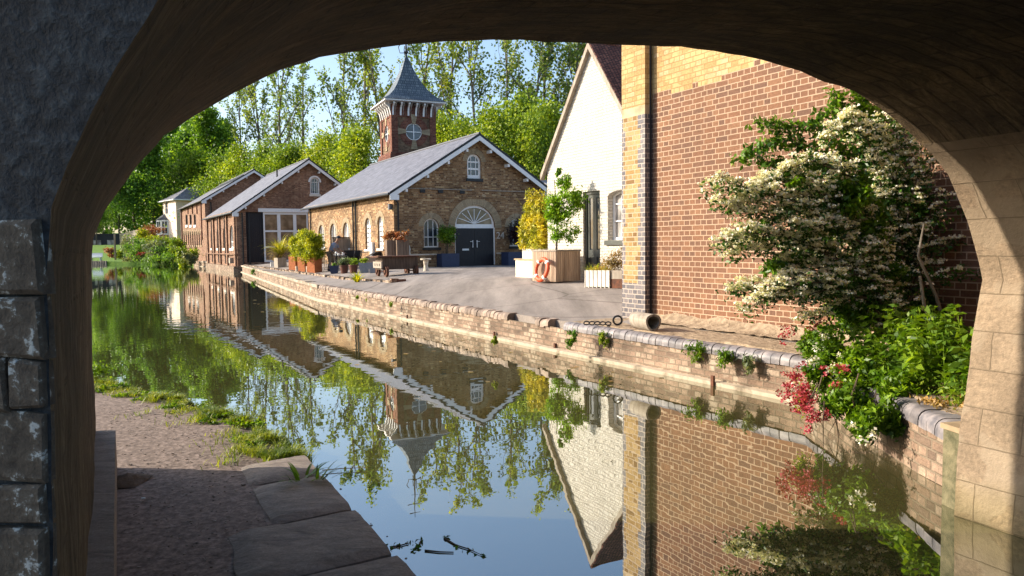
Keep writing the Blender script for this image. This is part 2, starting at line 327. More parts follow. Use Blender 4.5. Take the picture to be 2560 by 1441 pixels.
def mat_water():
    m, nt, b = new_mat('canal_water'); nt.nodes.remove(b)
    co = coords(nt, 'Object', (1, 1, 1))
    mp = nt.nodes.new('ShaderNodeMapping'); mp.inputs[2].default_value = (0, 0, R(-30)); mp.inputs[3].default_value = (1.0, 1.0, 1); nt.links.new(co, mp.inputs[0])
    n1 = N(nt, 'ShaderNodeTexNoise', Scale=2.1, Detail=2.0, Roughness=.5); nt.links.new(mp.outputs[0], n1.inputs['Vector'])
    n2 = N(nt, 'ShaderNodeTexNoise', Scale=.13, Detail=2.0); nt.links.new(co, n2.inputs['Vector'])
    rr = ramp(nt, [(.36, (.25, .25, .25)), (.60, (1, 1, 1))]); nt.links.new(n2.outputs[0], rr.inputs[0])
    mm = nt.nodes.new('ShaderNodeMath'); mm.operation = 'MULTIPLY'; nt.links.new(n1.outputs[0], mm.inputs[0]); nt.links.new(rr.outputs[0], mm.inputs[1])
    bn = nt.nodes.new('ShaderNodeBump'); bn.inputs['Strength'].default_value = .06; bn.inputs['Distance'].default_value = .06; 
    sy = nt.nodes.new('ShaderNodeSeparateXYZ'); nt.links.new(co, sy.inputs[0]); mr = nt.nodes.new('ShaderNodeMapRange'); mr.inputs[1].default_value = 6; mr.inputs[2].default_value = 16; mr.inputs[3].default_value = .35; mr.inputs[4].default_value = 1.0; nt.links.new(sy.outputs['Y'], mr.inputs[0])
    m3 = nt.nodes.new('ShaderNodeMath'); m3.operation = 'MULTIPLY'; nt.links.new(mm.outputs[0], m3.inputs[0]); nt.links.new(mr.outputs[0], m3.inputs[1]); nt.links.new(m3.outputs[0], bn.inputs['Height'])
    gl = nt.nodes.new('ShaderNodeBsdfGlossy'); gl.inputs['Roughness'].default_value = .0; gl.inputs['Color'].default_value = (.92, .95, .93, 1); nt.links.new(bn.outputs[0], gl.inputs['Normal'])
    df = nt.nodes.new('ShaderNodeBsdfDiffuse'); df.inputs[0].default_value = (.075, .068, .024, 1)
    fr = nt.nodes.new('ShaderNodeFresnel'); fr.inputs[0].default_value = 1.45; nt.links.new(bn.outputs[0], fr.inputs['Normal'])
    ma = nt.nodes.new('ShaderNodeMath'); ma.operation = 'MULTIPLY_ADD'; ma.inputs[1].default_value = .80; ma.inputs[2].default_value = .36; ma.use_clamp = True; nt.links.new(fr.outputs[0], ma.inputs[0])
    ms = nt.nodes.new('ShaderNodeMixShader'); nt.links.new(ma.outputs[0], ms.inputs[0]); nt.links.new(df.outputs[0], ms.inputs[1]); nt.links.new(gl.outputs[0], ms.inputs[2])
    nt.links.new(ms.outputs[0], nt.nodes['Material Output'].inputs[0]); return m
M['water'] = mat_water()
def mat_yard():
    m, nt, b = new_mat('worn_yard_surface'); co = coords(nt)
    mp = nt.nodes.new('ShaderNodeMapping'); mp.inputs[2].default_value = (0, 0, R(-30)); mp.inputs[3].default_value = (1.2, .16, 1); nt.links.new(co, mp.inputs[0])
    a = N(nt, 'ShaderNodeTexNoise', Scale=1.0, Detail=6.0, Roughness=.7); nt.links.new(mp.outputs[0], a.inputs['Vector'])
    c = N(nt, 'ShaderNodeTexNoise', Scale=40.0, Detail=4.0, Roughness=.8); nt.links.new(co, c.inputs['Vector'])
    r1 = ramp(nt, [(.32, (.175, .15, .13)), (.5, (.265, .228, .20)), (.68, (.36, .31, .27))]); nt.links.new(a.outputs[0], r1.inputs[0])
    r2 = ramp(nt, [(.3, (.75, .75, .75)), (.7, (1.15, 1.15, 1.15))]); nt.links.new(c.outputs[0], r2.inputs[0])
    col = mul(nt, r1.outputs[0], r2.outputs[0])
    vo = N(nt, 'ShaderNodeTexVoronoi', Scale=.28); vo.feature = 'DISTANCE_TO_EDGE'; nt.links.new(co, vo.inputs['Vector'])
    r3 = ramp(nt, [(0.0, (.45, .42, .40)), (.014, (1, 1, 1))]); nt.links.new(vo.outputs[0], r3.inputs[0])
    nt.links.new(mul(nt, col, r3.outputs[0], .8), b.inputs['Base Color']); b.inputs['Roughness'].default_value = .92
    b.inputs['Specular IOR Level'].default_value = .2; bump(nt, b, c.outputs[0], .5, .012); return m
M['yard'] = mat_yard()
M['lawn'] = mat_noise('lawn', (.06, .14, .012), (.13, .24, .02), 3, bstr=.5)
M['dirt'] = mat_noise('trodden_gravel', (.060, .042, .032), (.20, .15, .12), 26, bstr=.5, bdist=.012, c3=(.38, .30, .26), lo=.3, hi=.75)
def mat_stone_slab():
    m, nt, b = new_mat('worn_coping_stone'); co = coords(nt)
    mp = nt.nodes.new('ShaderNodeMapping'); mp.inputs[2].default_value = (0, 0, R(-28)); mp.inputs[3].default_value = (2.6, 6.5, 3); nt.links.new(co, mp.inputs[0])
    a = N(nt, 'ShaderNodeTexNoise', Scale=1.6, Detail=12.0, Roughness=.8, Distortion=.6); nt.links.new(mp.outputs[0], a.inputs['Vector'])
    c = N(nt, 'ShaderNodeTexNoise', Scale=60.0, Detail=3.0, Roughness=.8); nt.links.new(co, c.inputs['Vector'])
    r1 = ramp(nt, [(.32, (.13, .105, .085)), (.5, (.29, .24, .20)), (.7, (.46, .38, .31))]); nt.links.new(a.outputs[0], r1.inputs[0])
    r2 = ramp(nt, [(.3, (.75,)*3), (.7, (1.15,)*3)]); nt.links.new(c.outputs[0], r2.inputs[0])
    nt.links.new(mul(nt, r1.outputs[0], r2.outputs[0]), b.inputs['Base Color']); b.inputs['Roughness'].default_value = .75
    bump(nt, b, a.outputs[0], 1.0, .035); return m
M['slab'] = mat_stone_slab()
def mat_soffit():
    """old rendered barrel: streaks run along the arch, flaking paint low on the walls, wet dirt at the water"""
    m, nt, b = new_mat('arch_lining'); co = coords(nt, 'UV', (1, 1, 1))
    mp = nt.nodes.new('ShaderNodeMapping'); mp.inputs[3].default_value = (1.5, 4.2, 1); nt.links.new(co, mp.inputs[0])
    a = N(nt, 'ShaderNodeTexNoise', Scale=1.7, Detail=12.0, Roughness=.78, Distortion=.9); nt.links.new(mp.outputs[0], a.inputs['Vector'])
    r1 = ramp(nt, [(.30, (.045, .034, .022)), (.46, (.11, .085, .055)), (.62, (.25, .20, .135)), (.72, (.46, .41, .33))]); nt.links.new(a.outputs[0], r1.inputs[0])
    c = N(nt, 'ShaderNodeTexNoise', Scale=34.0, Detail=4.0, Roughness=.75); nt.links.new(co, c.inputs['Vector'])
    r2 = ramp(nt, [(.3, (.7,)*3), (.7, (1.2,)*3)]); nt.links.new(c.outputs[0], r2.inputs[0])
    d = N(nt, 'ShaderNodeTexNoise', Scale=.9, Detail=4.0); nt.links.new(co, d.inputs['Vector']); r3 = ramp(nt, [(.35, (.6, .6, .58)), (.65, (1.15, 1.12, 1.05))]); nt.links.new(d.outputs[0], r3.inputs[0])
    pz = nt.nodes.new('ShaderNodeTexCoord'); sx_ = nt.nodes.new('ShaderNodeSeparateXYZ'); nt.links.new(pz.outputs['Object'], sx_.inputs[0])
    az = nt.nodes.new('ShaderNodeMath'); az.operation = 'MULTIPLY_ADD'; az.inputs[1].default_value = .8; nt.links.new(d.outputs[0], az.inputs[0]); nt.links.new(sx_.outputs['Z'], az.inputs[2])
    r4 = ramp(nt, [(.40, (1.0, 1.0, .95)), (.62, (.62, .57, .52))]); dv = nt.nodes.new('ShaderNodeMath'); dv.operation = 'MULTIPLY'; dv.inputs[1].default_value = .19; nt.links.new(az.outputs[0], dv.inputs[0]); nt.links.new(dv.outputs[0], r4.inputs[0])  # paler low, darker high: sunlit and shaded zones painted into the lining colour
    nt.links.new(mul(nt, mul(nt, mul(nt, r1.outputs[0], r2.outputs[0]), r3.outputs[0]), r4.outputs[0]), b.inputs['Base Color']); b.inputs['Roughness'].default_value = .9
    b.inputs['Specular IOR Level'].default_value = .2
    src = b.inputs['Base Color'].links[0].from_socket
    vw = nt.nodes.new('ShaderNodeVectorMath'); vw.operation = 'MULTIPLY_ADD'; vw.inputs[1].default_value = (.07, .07, 0); nt.links.new(d.outputs['Color'], vw.inputs[0]); nt.links.new(co, vw.inputs[2])
    bk = N(nt, 'ShaderNodeTexBrick'); bk.offset = .5
    for k_, v_ in (('Scale', 1.0), ('Mortar Size', .010), ('Mortar Smooth', .6), ('Bias', 0.0), ('Brick Width', .34), ('Row Height', .11)): bk.inputs[k_].default_value = v_
    bk.inputs['Color1'].default_value = (.72, .70, .68, 1); bk.inputs['Color2'].default_value = (1.2, 1.18, 1.15, 1); bk.inputs['Mortar'].default_value = (.6, .58, .55, 1); nt.links.new(vw.outputs[0], bk.inputs['Vector'])
    fl = N(nt, 'ShaderNodeTexNoise', Scale=5.0, Detail=8.0, Roughness=.7); nt.links.new(mp.outputs[0], fl.inputs['Vector']); rf_ = ramp(nt, [(.69, (0, 0, 0)), (.73, (1, 1, 1))]); nt.links.new(fl.outputs[0], rf_.inputs[0])
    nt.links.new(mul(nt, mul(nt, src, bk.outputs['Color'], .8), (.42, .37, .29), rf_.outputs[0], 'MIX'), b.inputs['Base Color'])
    ad = nt.nodes.new('ShaderNodeMath'); nt.links.new(a.outputs[0], ad.inputs[0]); nt.links.new(c.outputs[0], ad.inputs[1]); sb = nt.nodes.new('ShaderNodeMath'); sb.operation = 'SUBTRACT'; nt.links.new(ad.outputs[0], sb.inputs[0]); nt.links.new(bk.outputs['Fac'], sb.inputs[1]); bump(nt, b, sb.outputs[0], 1.0, .025); return m
M['soffit'] = mat_soffit()
M['pier'] = mat_brick('pale_pier_blocks', [(.30, .225, .155), (.33, .25, .17), (.36, .275, .19)], (.25, .19, .125), bw=.55, rh=.27, ms=.005, stain=(.7, 1.15), bigs=1.4, bstr=.8, rough=.85, patch=((.36, .28, .195), .50))
def _tide_and_shade(m):
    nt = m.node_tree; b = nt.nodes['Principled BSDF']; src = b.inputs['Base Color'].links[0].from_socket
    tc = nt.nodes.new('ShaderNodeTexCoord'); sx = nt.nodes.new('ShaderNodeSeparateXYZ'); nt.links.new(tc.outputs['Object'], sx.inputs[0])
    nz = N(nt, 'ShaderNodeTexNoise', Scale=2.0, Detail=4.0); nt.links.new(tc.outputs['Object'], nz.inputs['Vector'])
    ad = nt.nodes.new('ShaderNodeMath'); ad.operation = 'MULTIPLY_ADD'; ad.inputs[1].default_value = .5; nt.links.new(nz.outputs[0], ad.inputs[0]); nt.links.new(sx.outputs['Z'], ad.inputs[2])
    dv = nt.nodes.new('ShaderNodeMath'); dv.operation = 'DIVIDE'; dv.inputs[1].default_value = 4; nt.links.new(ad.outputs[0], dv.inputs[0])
    r = ramp(nt, [(.045, (.35, .36, .25)), (.10, (.85, .85, .72)), (.16, (1, 1, 1)), (.60, (.85, .82, .78)), (.72, (.32, .30, .28))]); nt.links.new(dv.outputs[0], r.inputs[0])  # greenish waterline stain; the dark upper end is painted shade above the sunlit wall
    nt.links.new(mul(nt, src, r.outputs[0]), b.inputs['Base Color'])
_tide_and_shade(M['pier'])
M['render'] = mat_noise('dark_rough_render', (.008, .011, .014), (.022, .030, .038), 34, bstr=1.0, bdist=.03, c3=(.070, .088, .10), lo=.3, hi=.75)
M['nearblock'] = mat_noise('lichened_block', (.035, .033, .028), (.30, .31, .28), 13, bstr=1, bdist=.02, c3=(.09, .085, .07), lo=.35, hi=.8)
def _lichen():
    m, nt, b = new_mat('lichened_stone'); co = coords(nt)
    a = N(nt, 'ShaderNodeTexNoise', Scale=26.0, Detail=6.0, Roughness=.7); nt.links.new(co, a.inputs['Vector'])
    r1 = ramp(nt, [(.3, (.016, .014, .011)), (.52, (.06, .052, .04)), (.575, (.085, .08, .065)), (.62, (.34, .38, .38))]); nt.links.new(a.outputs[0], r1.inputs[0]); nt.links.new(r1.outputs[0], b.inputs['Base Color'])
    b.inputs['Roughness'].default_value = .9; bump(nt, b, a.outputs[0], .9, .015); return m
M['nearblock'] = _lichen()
M['skin'] = mat_plain('skin', (.30, .16, .10), .6); M['shirt'] = mat_plain('grey_blue_shirt', (.20, .23, .30), .9); M['khaki'] = mat_plain('khaki_trousers', (.24, .19, .13), .9); M['cap'] = mat_plain('dark_cap', (.02, .022, .03), .8)

# ------------------------------------------------------------------ foliage helpers
def leaf_obj(name, cen, size, mat, parent=None, asp=.55, upb=.3, dirs=None, jit=.35, merge=False):
    """many leaf-sized rhombic faces in one mesh; cen world coordinates (N,3)"""
    cen = np.asarray(cen, dtype=np.float64); n = len(cen)
    org = ORG.get(parent.name, Vector((0, 0, 0))) if parent else Vector((0, 0, 0)); cen = cen-np.array(org)
    nr = rng.normal(size=(n, 3)); nr[:, 2] += upb; nr /= np.linalg.norm(nr, axis=1)[:, None]
    a = rng.normal(size=(n, 3)) if dirs is None else np.asarray(dirs)+rng.normal(size=(n, 3))*jit
    a -= nr*(a*nr).sum(1)[:, None]; a /= np.linalg.norm(a, axis=1)[:, None]+1e-9; b = np.cross(nr, a)
    s = np.asarray(size)*rng.uniform(.6, 1.3, n); s = s[:, None]; fold = nr*s*.15
    v = np.stack([cen-a*s*.5, cen+b*s*asp*.5+fold, cen+a*s*.5, cen-b*s*asp*.5+fold], axis=1).reshape(-1, 3)
    me = bpy.data.meshes.new(name); me.vertices.add(4*n); me.vertices.foreach_set('co', v.astype(np.float32).ravel())
    me.loops.add(4*n); me.loops.foreach_set('vertex_index', np.arange(4*n, dtype=np.int32))
    me.polygons.add(n); me.polygons.foreach_set('loop_start', np.arange(0, 4*n, 4, dtype=np.int32)); me.polygons.foreach_set('loop_total', np.full(n, 4, dtype=np.int32))
    at = me.attributes.new('rnd', 'FLOAT', 'FACE'); at.data.foreach_set('value', rng.random(n).astype(np.float32))
    me.materials.append(mat); me.update(); me.validate()
    o = bpy.data.objects.new(name, me); C.objects.link(o)
    if parent: o.parent = parent; ORG[o.name] = org
    return o
def clump_pts(c, r, n, lobes=7, k=.55, seed=None):
    """points through a crown made of uneven lobes; r=(rx,ry,rz)"""
    g = np.random.default_rng(seed) if seed is not None else rng
    c = np.array(c, float); r = np.array(r, float); out = []
    L = g.normal(size=(lobes, 3)); L /= np.linalg.norm(L, axis=1)[:, None]; L *= g.uniform(.35, .8, (lobes, 1)); rad = g.uniform(.32, .6, lobes)
    wts = rad**2; wts /= wts.sum()
    for i in range(lobes):
        m = int(n*wts[i]); d = g.normal(size=(m, 3)); d /= np.linalg.norm(d, axis=1)[:, None]
        rr = rad[i]*(g.random((m, 1))**k)*(1+.25*g.normal(size=(m, 1))); out.append(c+(L[i]+d*rr)*r)
    return np.concatenate(out)
def tree_mesh(name, H, seed, kind, mat, bark, spread=.3, leaves=5000, lsize=.4, fork=.25, parent=None, loc=(0, 0, 0)):
    g = np.random.default_rng(seed); mb = MB(); pts = []
    loc = np.array(loc, float)
    def branch(p, d, L, r, lev):
        n = 7 if lev == 0 else 4; P = [p.copy()]; D = [d.copy()]
        for i in range(n):
            d = d+g.normal(size=3)*(.05 if lev == 0 else .13)+np.array([0, 0, .05 if lev == 0 else (.16 if kind == 'sparse' else .08)])
            d /= np.linalg.norm(d); p = p+d*L/n; P.append(p.copy()); D.append(d.copy())
        rad = [r*(1-.75*i/n) for i in range(n+1)]
        mb.tube(P, rad, n=6 if lev == 0 else (4 if lev == 1 else 3), cap=False)
        if lev >= 1:
            q = (24 if kind == 'sparse' else 34) if lev == 2 else 14
            for _ in range(q):
                f = g.uniform(.25, 1)*n; i = min(int(f), n-1); c = P[i]+(P[i+1]-P[i])*(f-i)
                pts.append(c+g.normal(size=3)*L*(.07 if kind == 'sparse' else .18))
        if lev < 2:
            m = (11 if kind == 'sparse' else 18) if lev == 0 else (6 if kind == 'sparse' else 7)
            for j in range(m):
                f = (fork+(1-fork)*(j+.5)/m if lev == 0 else g.uniform(.2, .95))*n; i = min(int(f), n-1)
                c = P[i]+(P[i+1]-P[i])*(f-i); az = g.uniform(0, 2*math.pi)
                tilt = g.uniform(.35, .75) if kind == 'sparse' else g.uniform(.6, 1.25)
                q = np.cross(D[i], [math.cos(az), math.sin(az), .1]); q /= np.linalg.norm(q)
                dd = D[i]*math.cos(tilt)+q*math.sin(tilt)
                if lev == 0:
                    fr = f/n; LL = H*spread*((1.15-fr)**.6)*g.uniform(.7, 1.2)*(1 if kind == 'sparse' else math.sin(math.pi*min(1, .25+fr*.7))+.3)
                else: LL = L*g.uniform(.35, .6)
                branch(c, dd, LL, max(.02, r*(.5 if lev == 0 else .42)*(1-.4*f/n)), lev+1)
    branch(loc*1.0, np.array([0, 0, 1.0]), H*.93, H*.0105, 0)
    pts = np.array(pts); k = max(1, int(leaves/len(pts)))
    pp = np.repeat(pts, k, axis=0)+g.normal(size=(len(pts)*k, 3))*(.20 if kind == 'sparse' else .7)
    return mb, pp

# ================================================================== GROUND, WATER
wm = MB(); wm.face([(-400, -60, 0), (300, -60, 0), (300, 500, 0), (-400, 500, 0)]); tag(wm.build('canal_water', M['water']), kind='structure')
def land(name, stations, mat, hfun, offs, kind='structure'):
    """ground sheet: for each station (point, offset direction) a row of points"""
    mb = MB(); rows = []
    for p, d in stations:
        row = []
        row.append(Vector((p[0]+d[0]*offs[0], p[1]+d[1]*offs[0], -.6)))
        for o in offs:
            x = p[0]+d[0]*o; y = p[1]+d[1]*o; row.append(Vector((x, y, hfun(x, y, o))))
        rows.append(row)
    for a, b in zip(rows, rows[1:]):
        for i in range(len(offs)): mb.face([a[i], a[i+1], b[i+1], b[i]])
    return tag(mb.build(name, mat, smooth=True), kind=kind)
def dens(pts, step):
    out = []
    for a, b in zip(pts, pts[1:]):
        n = max(1, int((b-a).length/step)); out += [a+(b-a)*i/n for i in range(n)]
    return out+[pts[-1]]
qs = dens(Q[3:9], .8)
offs = [.16, .6, 1.2, 2, 3, 4, 5, 6.5, 8, 12, 20, 40, 90, 260]
land('yard', [(p, (V.x, V.y)) for p in qs], M['yard'], lambda x, y, o: yardh(x, y)+(.01*noise.noise((x*.7, y*.7, 0)) if o > .5 else 0), offs)
land('garden_ground', [(Vector((-33.3, 79.4)), (.5, .866)), (Vector((-35, 83)), (0.1, 1)), (Vector((-38, 87.6)), (0, 1))]+[(p, (-.02, 1)) for p in dens(Q[10:], 3)], M['lawn'],
     lambda x, y, o: .35+2.2*sm(1, 14, o)+(0 if o < 30 else (o-30)*.04), [0, 1, 3, 6, 9, 14, 22, 34, 60, 140, 400])
led = [Q[0], Q[1], Q[2], Q[3], Vector((2.7, 10.58)), Vector((1.95, 11.85)), Vector((.93, 13.54))]
land('bank_soil', [(p, (.97, .2)) for p in dens(led, .35)], M['mortarbase'], lambda x, y, o: .575+.05*noise.noise((x*2, y*2, 3))+.03*sm(1, 2.2, o), [.17, .5, .9, 1.4, 2.0, 2.7])
# left bank: towpath
LB = [Vector(p) for p in ((3.6, -4), (-.57, 3.78), (-1.18, 4.94), (-1.74, 5.95), (-2.55, 7.1), (-3.45, 8.0), (-4.3, 8.7), (-5.7, 9.8), (-9.5, 14), (-20, 24), (-60, 50), (-200, 70))]
def towh(x, y, o):
    return .285+.018*noise.noise((x*1.7, y*1.7, 1))+.008*noise.noise((x*9, y*9, 1))-(.03 if o < .1 else 0)+(.5*sm(4, 14, o) if y > 8 else 0)
land('towpath', [(p, (-.9, .1) if p.y < 20 else (-.6, -.6)) for p in dens(LB, .3)[:230]], M['dirt'], lambda x, y, o: towh(x, y, o), [.0, .25, .5, .75, 1, 1.25, 1.5, 1.8, 2.2, 3, 4.5, 8, 20, 60])
e = MB()
for a, b in zip(LB, LB[1:]): e.face([(a.x, a.y, .27), (b.x, b.y, .27), (b.x, b.y, -.6), (a.x, a.y, -.6)])
tag(e.build('towpath_bank_edge', M['soil']), kind='structure')

# towpath coping stones: separate worn slabs
cop = thing('towpath_edging', 'row of big worn stone slabs edging the towpath beside the water', 'stone edging', (-.6, 3.8, .3))
D0 = (Vector((-1.74, 5.95))-Vector((3.6, -4))).normalized(); N0 = Vector((-D0.y, D0.x)); L0 = 0; base0 = Vector((3.6, -4))
if N0.x > 0: N0 = -N0
tot = (Vector((-1.74, 5.95))-base0).length; s_ = 0; k = 0
random.seed(3)
while s_ < tot-.05:
    ln = random.uniform(.75, 1.0); ln = min(ln, tot-s_); wd = random.uniform(.62, .82)
    if tot-s_ < 1.7: wd = .5
    nx, ny = 12, 10; mb = MB(); grid = []
    for i in range(nx+1):
        for j in range(ny+1):
            f = i/nx; g_ = j/ny; x = .012+f*(ln-.024); wj = wd*(1+.06*noise.noise((s_+x*2, 5, 0))); y = -.015+g_*wj
            ed = min(f, 1-f)*ln; en = (1-g_)*wj; z = .325+.012*noise.noise((s_*3+x*3, y*3, 2))+.010*noise.noise((s_+x*9, y*3, 4))-.028*math.exp(-ed/.03)-.03*math.exp(-en/.05)-.01*math.exp(-g_*wj/.03)
            q = base0+D0*(s_+x-.04*math.sin(3*g_))+N0*y; grid.append(Vector((q.x, q.y, z)))
    for i in range(nx):
        for j in range(ny):
            a = i*(ny+1)+j; mb.face([grid[a], grid[a+ny+1], grid[a+ny+2], grid[a+1]])
    rim = [grid[i*(ny+1)] for i in range(nx+1)]; rim2 = [grid[nx*(ny+1)+j] for j in range(ny+1)]; rim3 = [grid[i*(ny+1)+ny] for i in range(nx, -1, -1)]; rim4 = [grid[j] for j in range(ny, -1, -1)]
    for rr_ in (rim, rim2, rim3, rim4):
        for p, q in zip(rr_, rr_[1:]): mb.face([p, q, q-UP*.3, p-UP*.3])
    mb.build('coping_stone', M['slab'], cop, smooth=True); s_ += ln; k += 1

# ================================================================== BRIDGE
FP = [(236, 1300), (238, 1150), (239, 1075), (236, 950), (232, 800), (230, 700), (229, 640), (233, 597), (243, 573), (258, 540), (272, 515), (311, 456), (350, 408), (413, 341), (486, 293), (533, 262), (584, 231), (622, 211), (666, 189), (733, 165), (800, 147), (844, 137), (900, 128), (960, 117), (1010, 108), (1100, 103), (1200, 101), (1300, 102), (1400, 104), (1478, 107), (1555, 112), (1620, 116), (1700, 121), (1780, 131), (1860, 141), (1905, 149), (1950, 162), (2000, 178), (2060, 204), (2133, 230), (2181, 262), (2230, 297), (2279, 340), (2327, 386), (2371, 437), (2395, 486), (2420, 549), (2439, 612), (2449, 656), (2456, 700), (2446, 745), (2436, 800), (2427, 850), (2422, 911), (2411, 985), (2402, 1040), (2398, 1110), (2392, 1180), (2385, 1290), (2385, 1420)]
BL = Vector((-3.28, 5.74)); BR = Vector((3.18, 5.25)); bd = (BR-BL).normalized(); AX = Vector((-.48, .877)).normalized()
bn = Vector((-bd.y, bd.x, 0));
FF = Face(BL, Vector((bd.x, bd.y, 0)), bn)
prof = [FF.px(x, y) for x, y in FP]
prof[0] = (prof[1][0], -.7); prof[-1] = (prof[-2][0]-.01, -.7)
def resample(pr, step):
    out = [pr[0]]
    for a, b in zip(pr, pr[1:]):
        n = max(1, int(math.dist(a, b)/step))
        out += [(a[0]+(b[0]-a[0])*i/n, a[1]+(b[1]-a[1])*i/n) for i in range(1, n+1)]
    return out
prof = resample(prof, .09); BLEN = 4.95
bridge = thing('canal_bridge', 'dark stone canal bridge whose low arch frames the whole view', 'bridge', (0, 3.5, 0))
cen = (3.2, .9)
def bpt(t, h, s, amp=1.0):
    """point of the barrel: s = distance from the far face towards the camera"""
    dx, dy = t-cen[0], h-cen[1]; L = math.hypot(dx, dy) or 1
    k = amp*(.020*noise.noise((t*1.2, h*1.2, s*1.0))+.010*noise.noise((t*5, h*5, s*2.0))+.006*noise.noise((t*14, h*14, s*3)))
    p = FF.at(t+dx/L*k, h+dy/L*k); return Vector((p.x-AX.x*s, p.y-AX.y*s, p.z))
ns = 26; mb = MB(); acc = [0]
for a, b in zip(prof, prof[1:]): acc.append(acc[-1]+math.dist(a, b))
ri = max(i for i, p in enumerate(prof) if p[1] > 2.62 and p[0] > 4)
def barrel(i0, i1, name, mat):
    mb = MB()
    for i in range(i0, i1):
        for j in range(ns):
            s0, s1 = BLEN*j/ns, BLEN*(j+1)/ns
            mb.face([bpt(*prof[i], s0), bpt(*prof[i+1], s0), bpt(*prof[i+1], s1), bpt(*prof[i], s1)], uv=[(acc[i], s0), (acc[i+1], s0), (acc[i+1], s1), (acc[i], s1)] if mat is M['soffit'] else [(s0, -acc[i]), (s0, -acc[i+1]), (s1, -acc[i+1]), (s1, -acc[i])])
    return mb.build(name, mat, bridge, smooth=True)
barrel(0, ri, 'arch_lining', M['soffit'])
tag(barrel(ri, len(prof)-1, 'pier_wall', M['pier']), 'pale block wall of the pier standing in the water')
TOPH = 5.0
def outer(t, h):
    dx, dy = t-cen[0], h+.7; s = 1e9
    if dy > 1e-6: s = min(s, (TOPH+.7)/dy)
    if dx < -1e-6: s = min(s, (-12-cen[0])/dx)
    if dx > 1e-6: s = min(s, (18-cen[0])/dx)
    return cen[0]+dx*s, -.7+dy*s
def bface(s, name, mat, amp=1.0):
    mb = MB(); K = [0, .04, .09, .16, .25, .36, .5, .7, 1]
    for a, b in zip(prof, prof[1:]):
        oa, ob = outer(*a), outer(*b)
        for k0, k1 in zip(K, K[1:]):
            q = [(a[0]+(oa[0]-a[0])*k0, a[1]+(oa[1]-a[1])*k0), (b[0]+(ob[0]-b[0])*k0, b[1]+(ob[1]-b[1])*k0), (b[0]+(ob[0]-b[0])*k1, b[1]+(ob[1]-b[1])*k1), (a[0]+(oa[0]-a[0])*k1, a[1]+(oa[1]-a[1])*k1)]
            mb.face([bpt(t, h, s) for t, h in q], uv=q)
    return mb.build(name, mat, bridge, smooth=True)
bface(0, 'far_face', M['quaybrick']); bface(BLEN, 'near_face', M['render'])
tp = MB(); c4 = [(-12, 0), (18, 0), (18, BLEN), (-12, BLEN)]
P4 = [bpt(t, TOPH, s, 0) for t, s in c4]; tp.face(P4)
for i, j in ((1, 2), (3, 0)): tp.face([P4[i], P4[j], P4[j]-UP*(TOPH+.7), P4[i]-UP*(TOPH+.7)])
tp.build('deck', M['quaybrick'], bridge)
# coursed lichened blocks of the near abutment, left of the arch
random.seed(11); nb = MB(); nl = prof[0][0]; h = .35; row = 0
while h < 2.02:
    rh = random.choice((.06, .085, .10, .12, .14)); t = np.interp(h+rh/2, [p[1] for p in prof[:60]], [p[0] for p in prof[:60]])-.004; first = True; t_0 = t
    while t > t_0-1.9:
        wl = random.uniform(.10, .34)*(.6 if first and row % 2 else 1); first = False
        j = lambda: random.uniform(-.006, .006)
        o = .010+random.uniform(0, .014)
        a = [(t-wl+.006+j(), h+.002+j()), (t-.003+j(), h+.002+j()), (t-.003+j(), h+rh-.002+j()), (t-wl+.003+j(), h+rh-.002+j())]
        cx = t-wl/2; cy = h+rh/2
        b_ = [(cx+(x-cx)*.95, cy+(y-cy)*.86) for x, y in a]
        def bp(p, oo):
            q = bpt(p[0], p[1], BLEN, 1); n_ = -bn; return q+n_*oo
        A = [bp(p, -.02) for p in a]; A1 = [bp(p, o*.6) for p in a]; B = [bp(p, o) for p in b_]
        for i in range(4):
            k2 = (i+1) % 4; nb.face([A[i], A[k2], A1[k2], A1[i]]); nb.face([A1[i], A1[k2], B[k2], B[i]])
        nb.face(B); t -= wl
    h += rh; row += 1
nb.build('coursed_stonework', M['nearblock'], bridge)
# stone ledge along the foot of the barrel wall
lg = MB()
ea = [G(239, 1075, .58), G(198, 1441, .58)]; eb = [G(289, 1075, .58), G(284, 1441, .58)]
da = (ea[1]-ea[0]).normalized(); dbv = (eb[1]-eb[0]).normalized(); nseg = 18
for i in range(nseg):
    x0, x1 = 4.7*i/nseg, 4.7*(i+1)/nseg; w_ = lambda x, o: .006*noise.noise((x*4, o, 0))
    pa0, pa1 = ea[0]+da*x0-V*.15, ea[0]+da*x1-V*.15; pb0, pb1 = eb[0]+dbv*x0+V*w_(x0, 1), eb[0]+dbv*x1+V*w_(x1, 1)
    pb0 = pb0+UP*w_(x0, 3); pb1 = pb1+UP*w_(x1, 3)
    lg.face([pa0, pb0, pb1, pa1]); lg.face([pb0, pb0-UP*.5, pb1-UP*.5, pb1])
    if i == 0: lg.face([pa0, pb0, pb0-UP*.5, pa0-UP*.5])
lg.build('wall_foot_ledge', M['slab'], bridge, smooth=False)

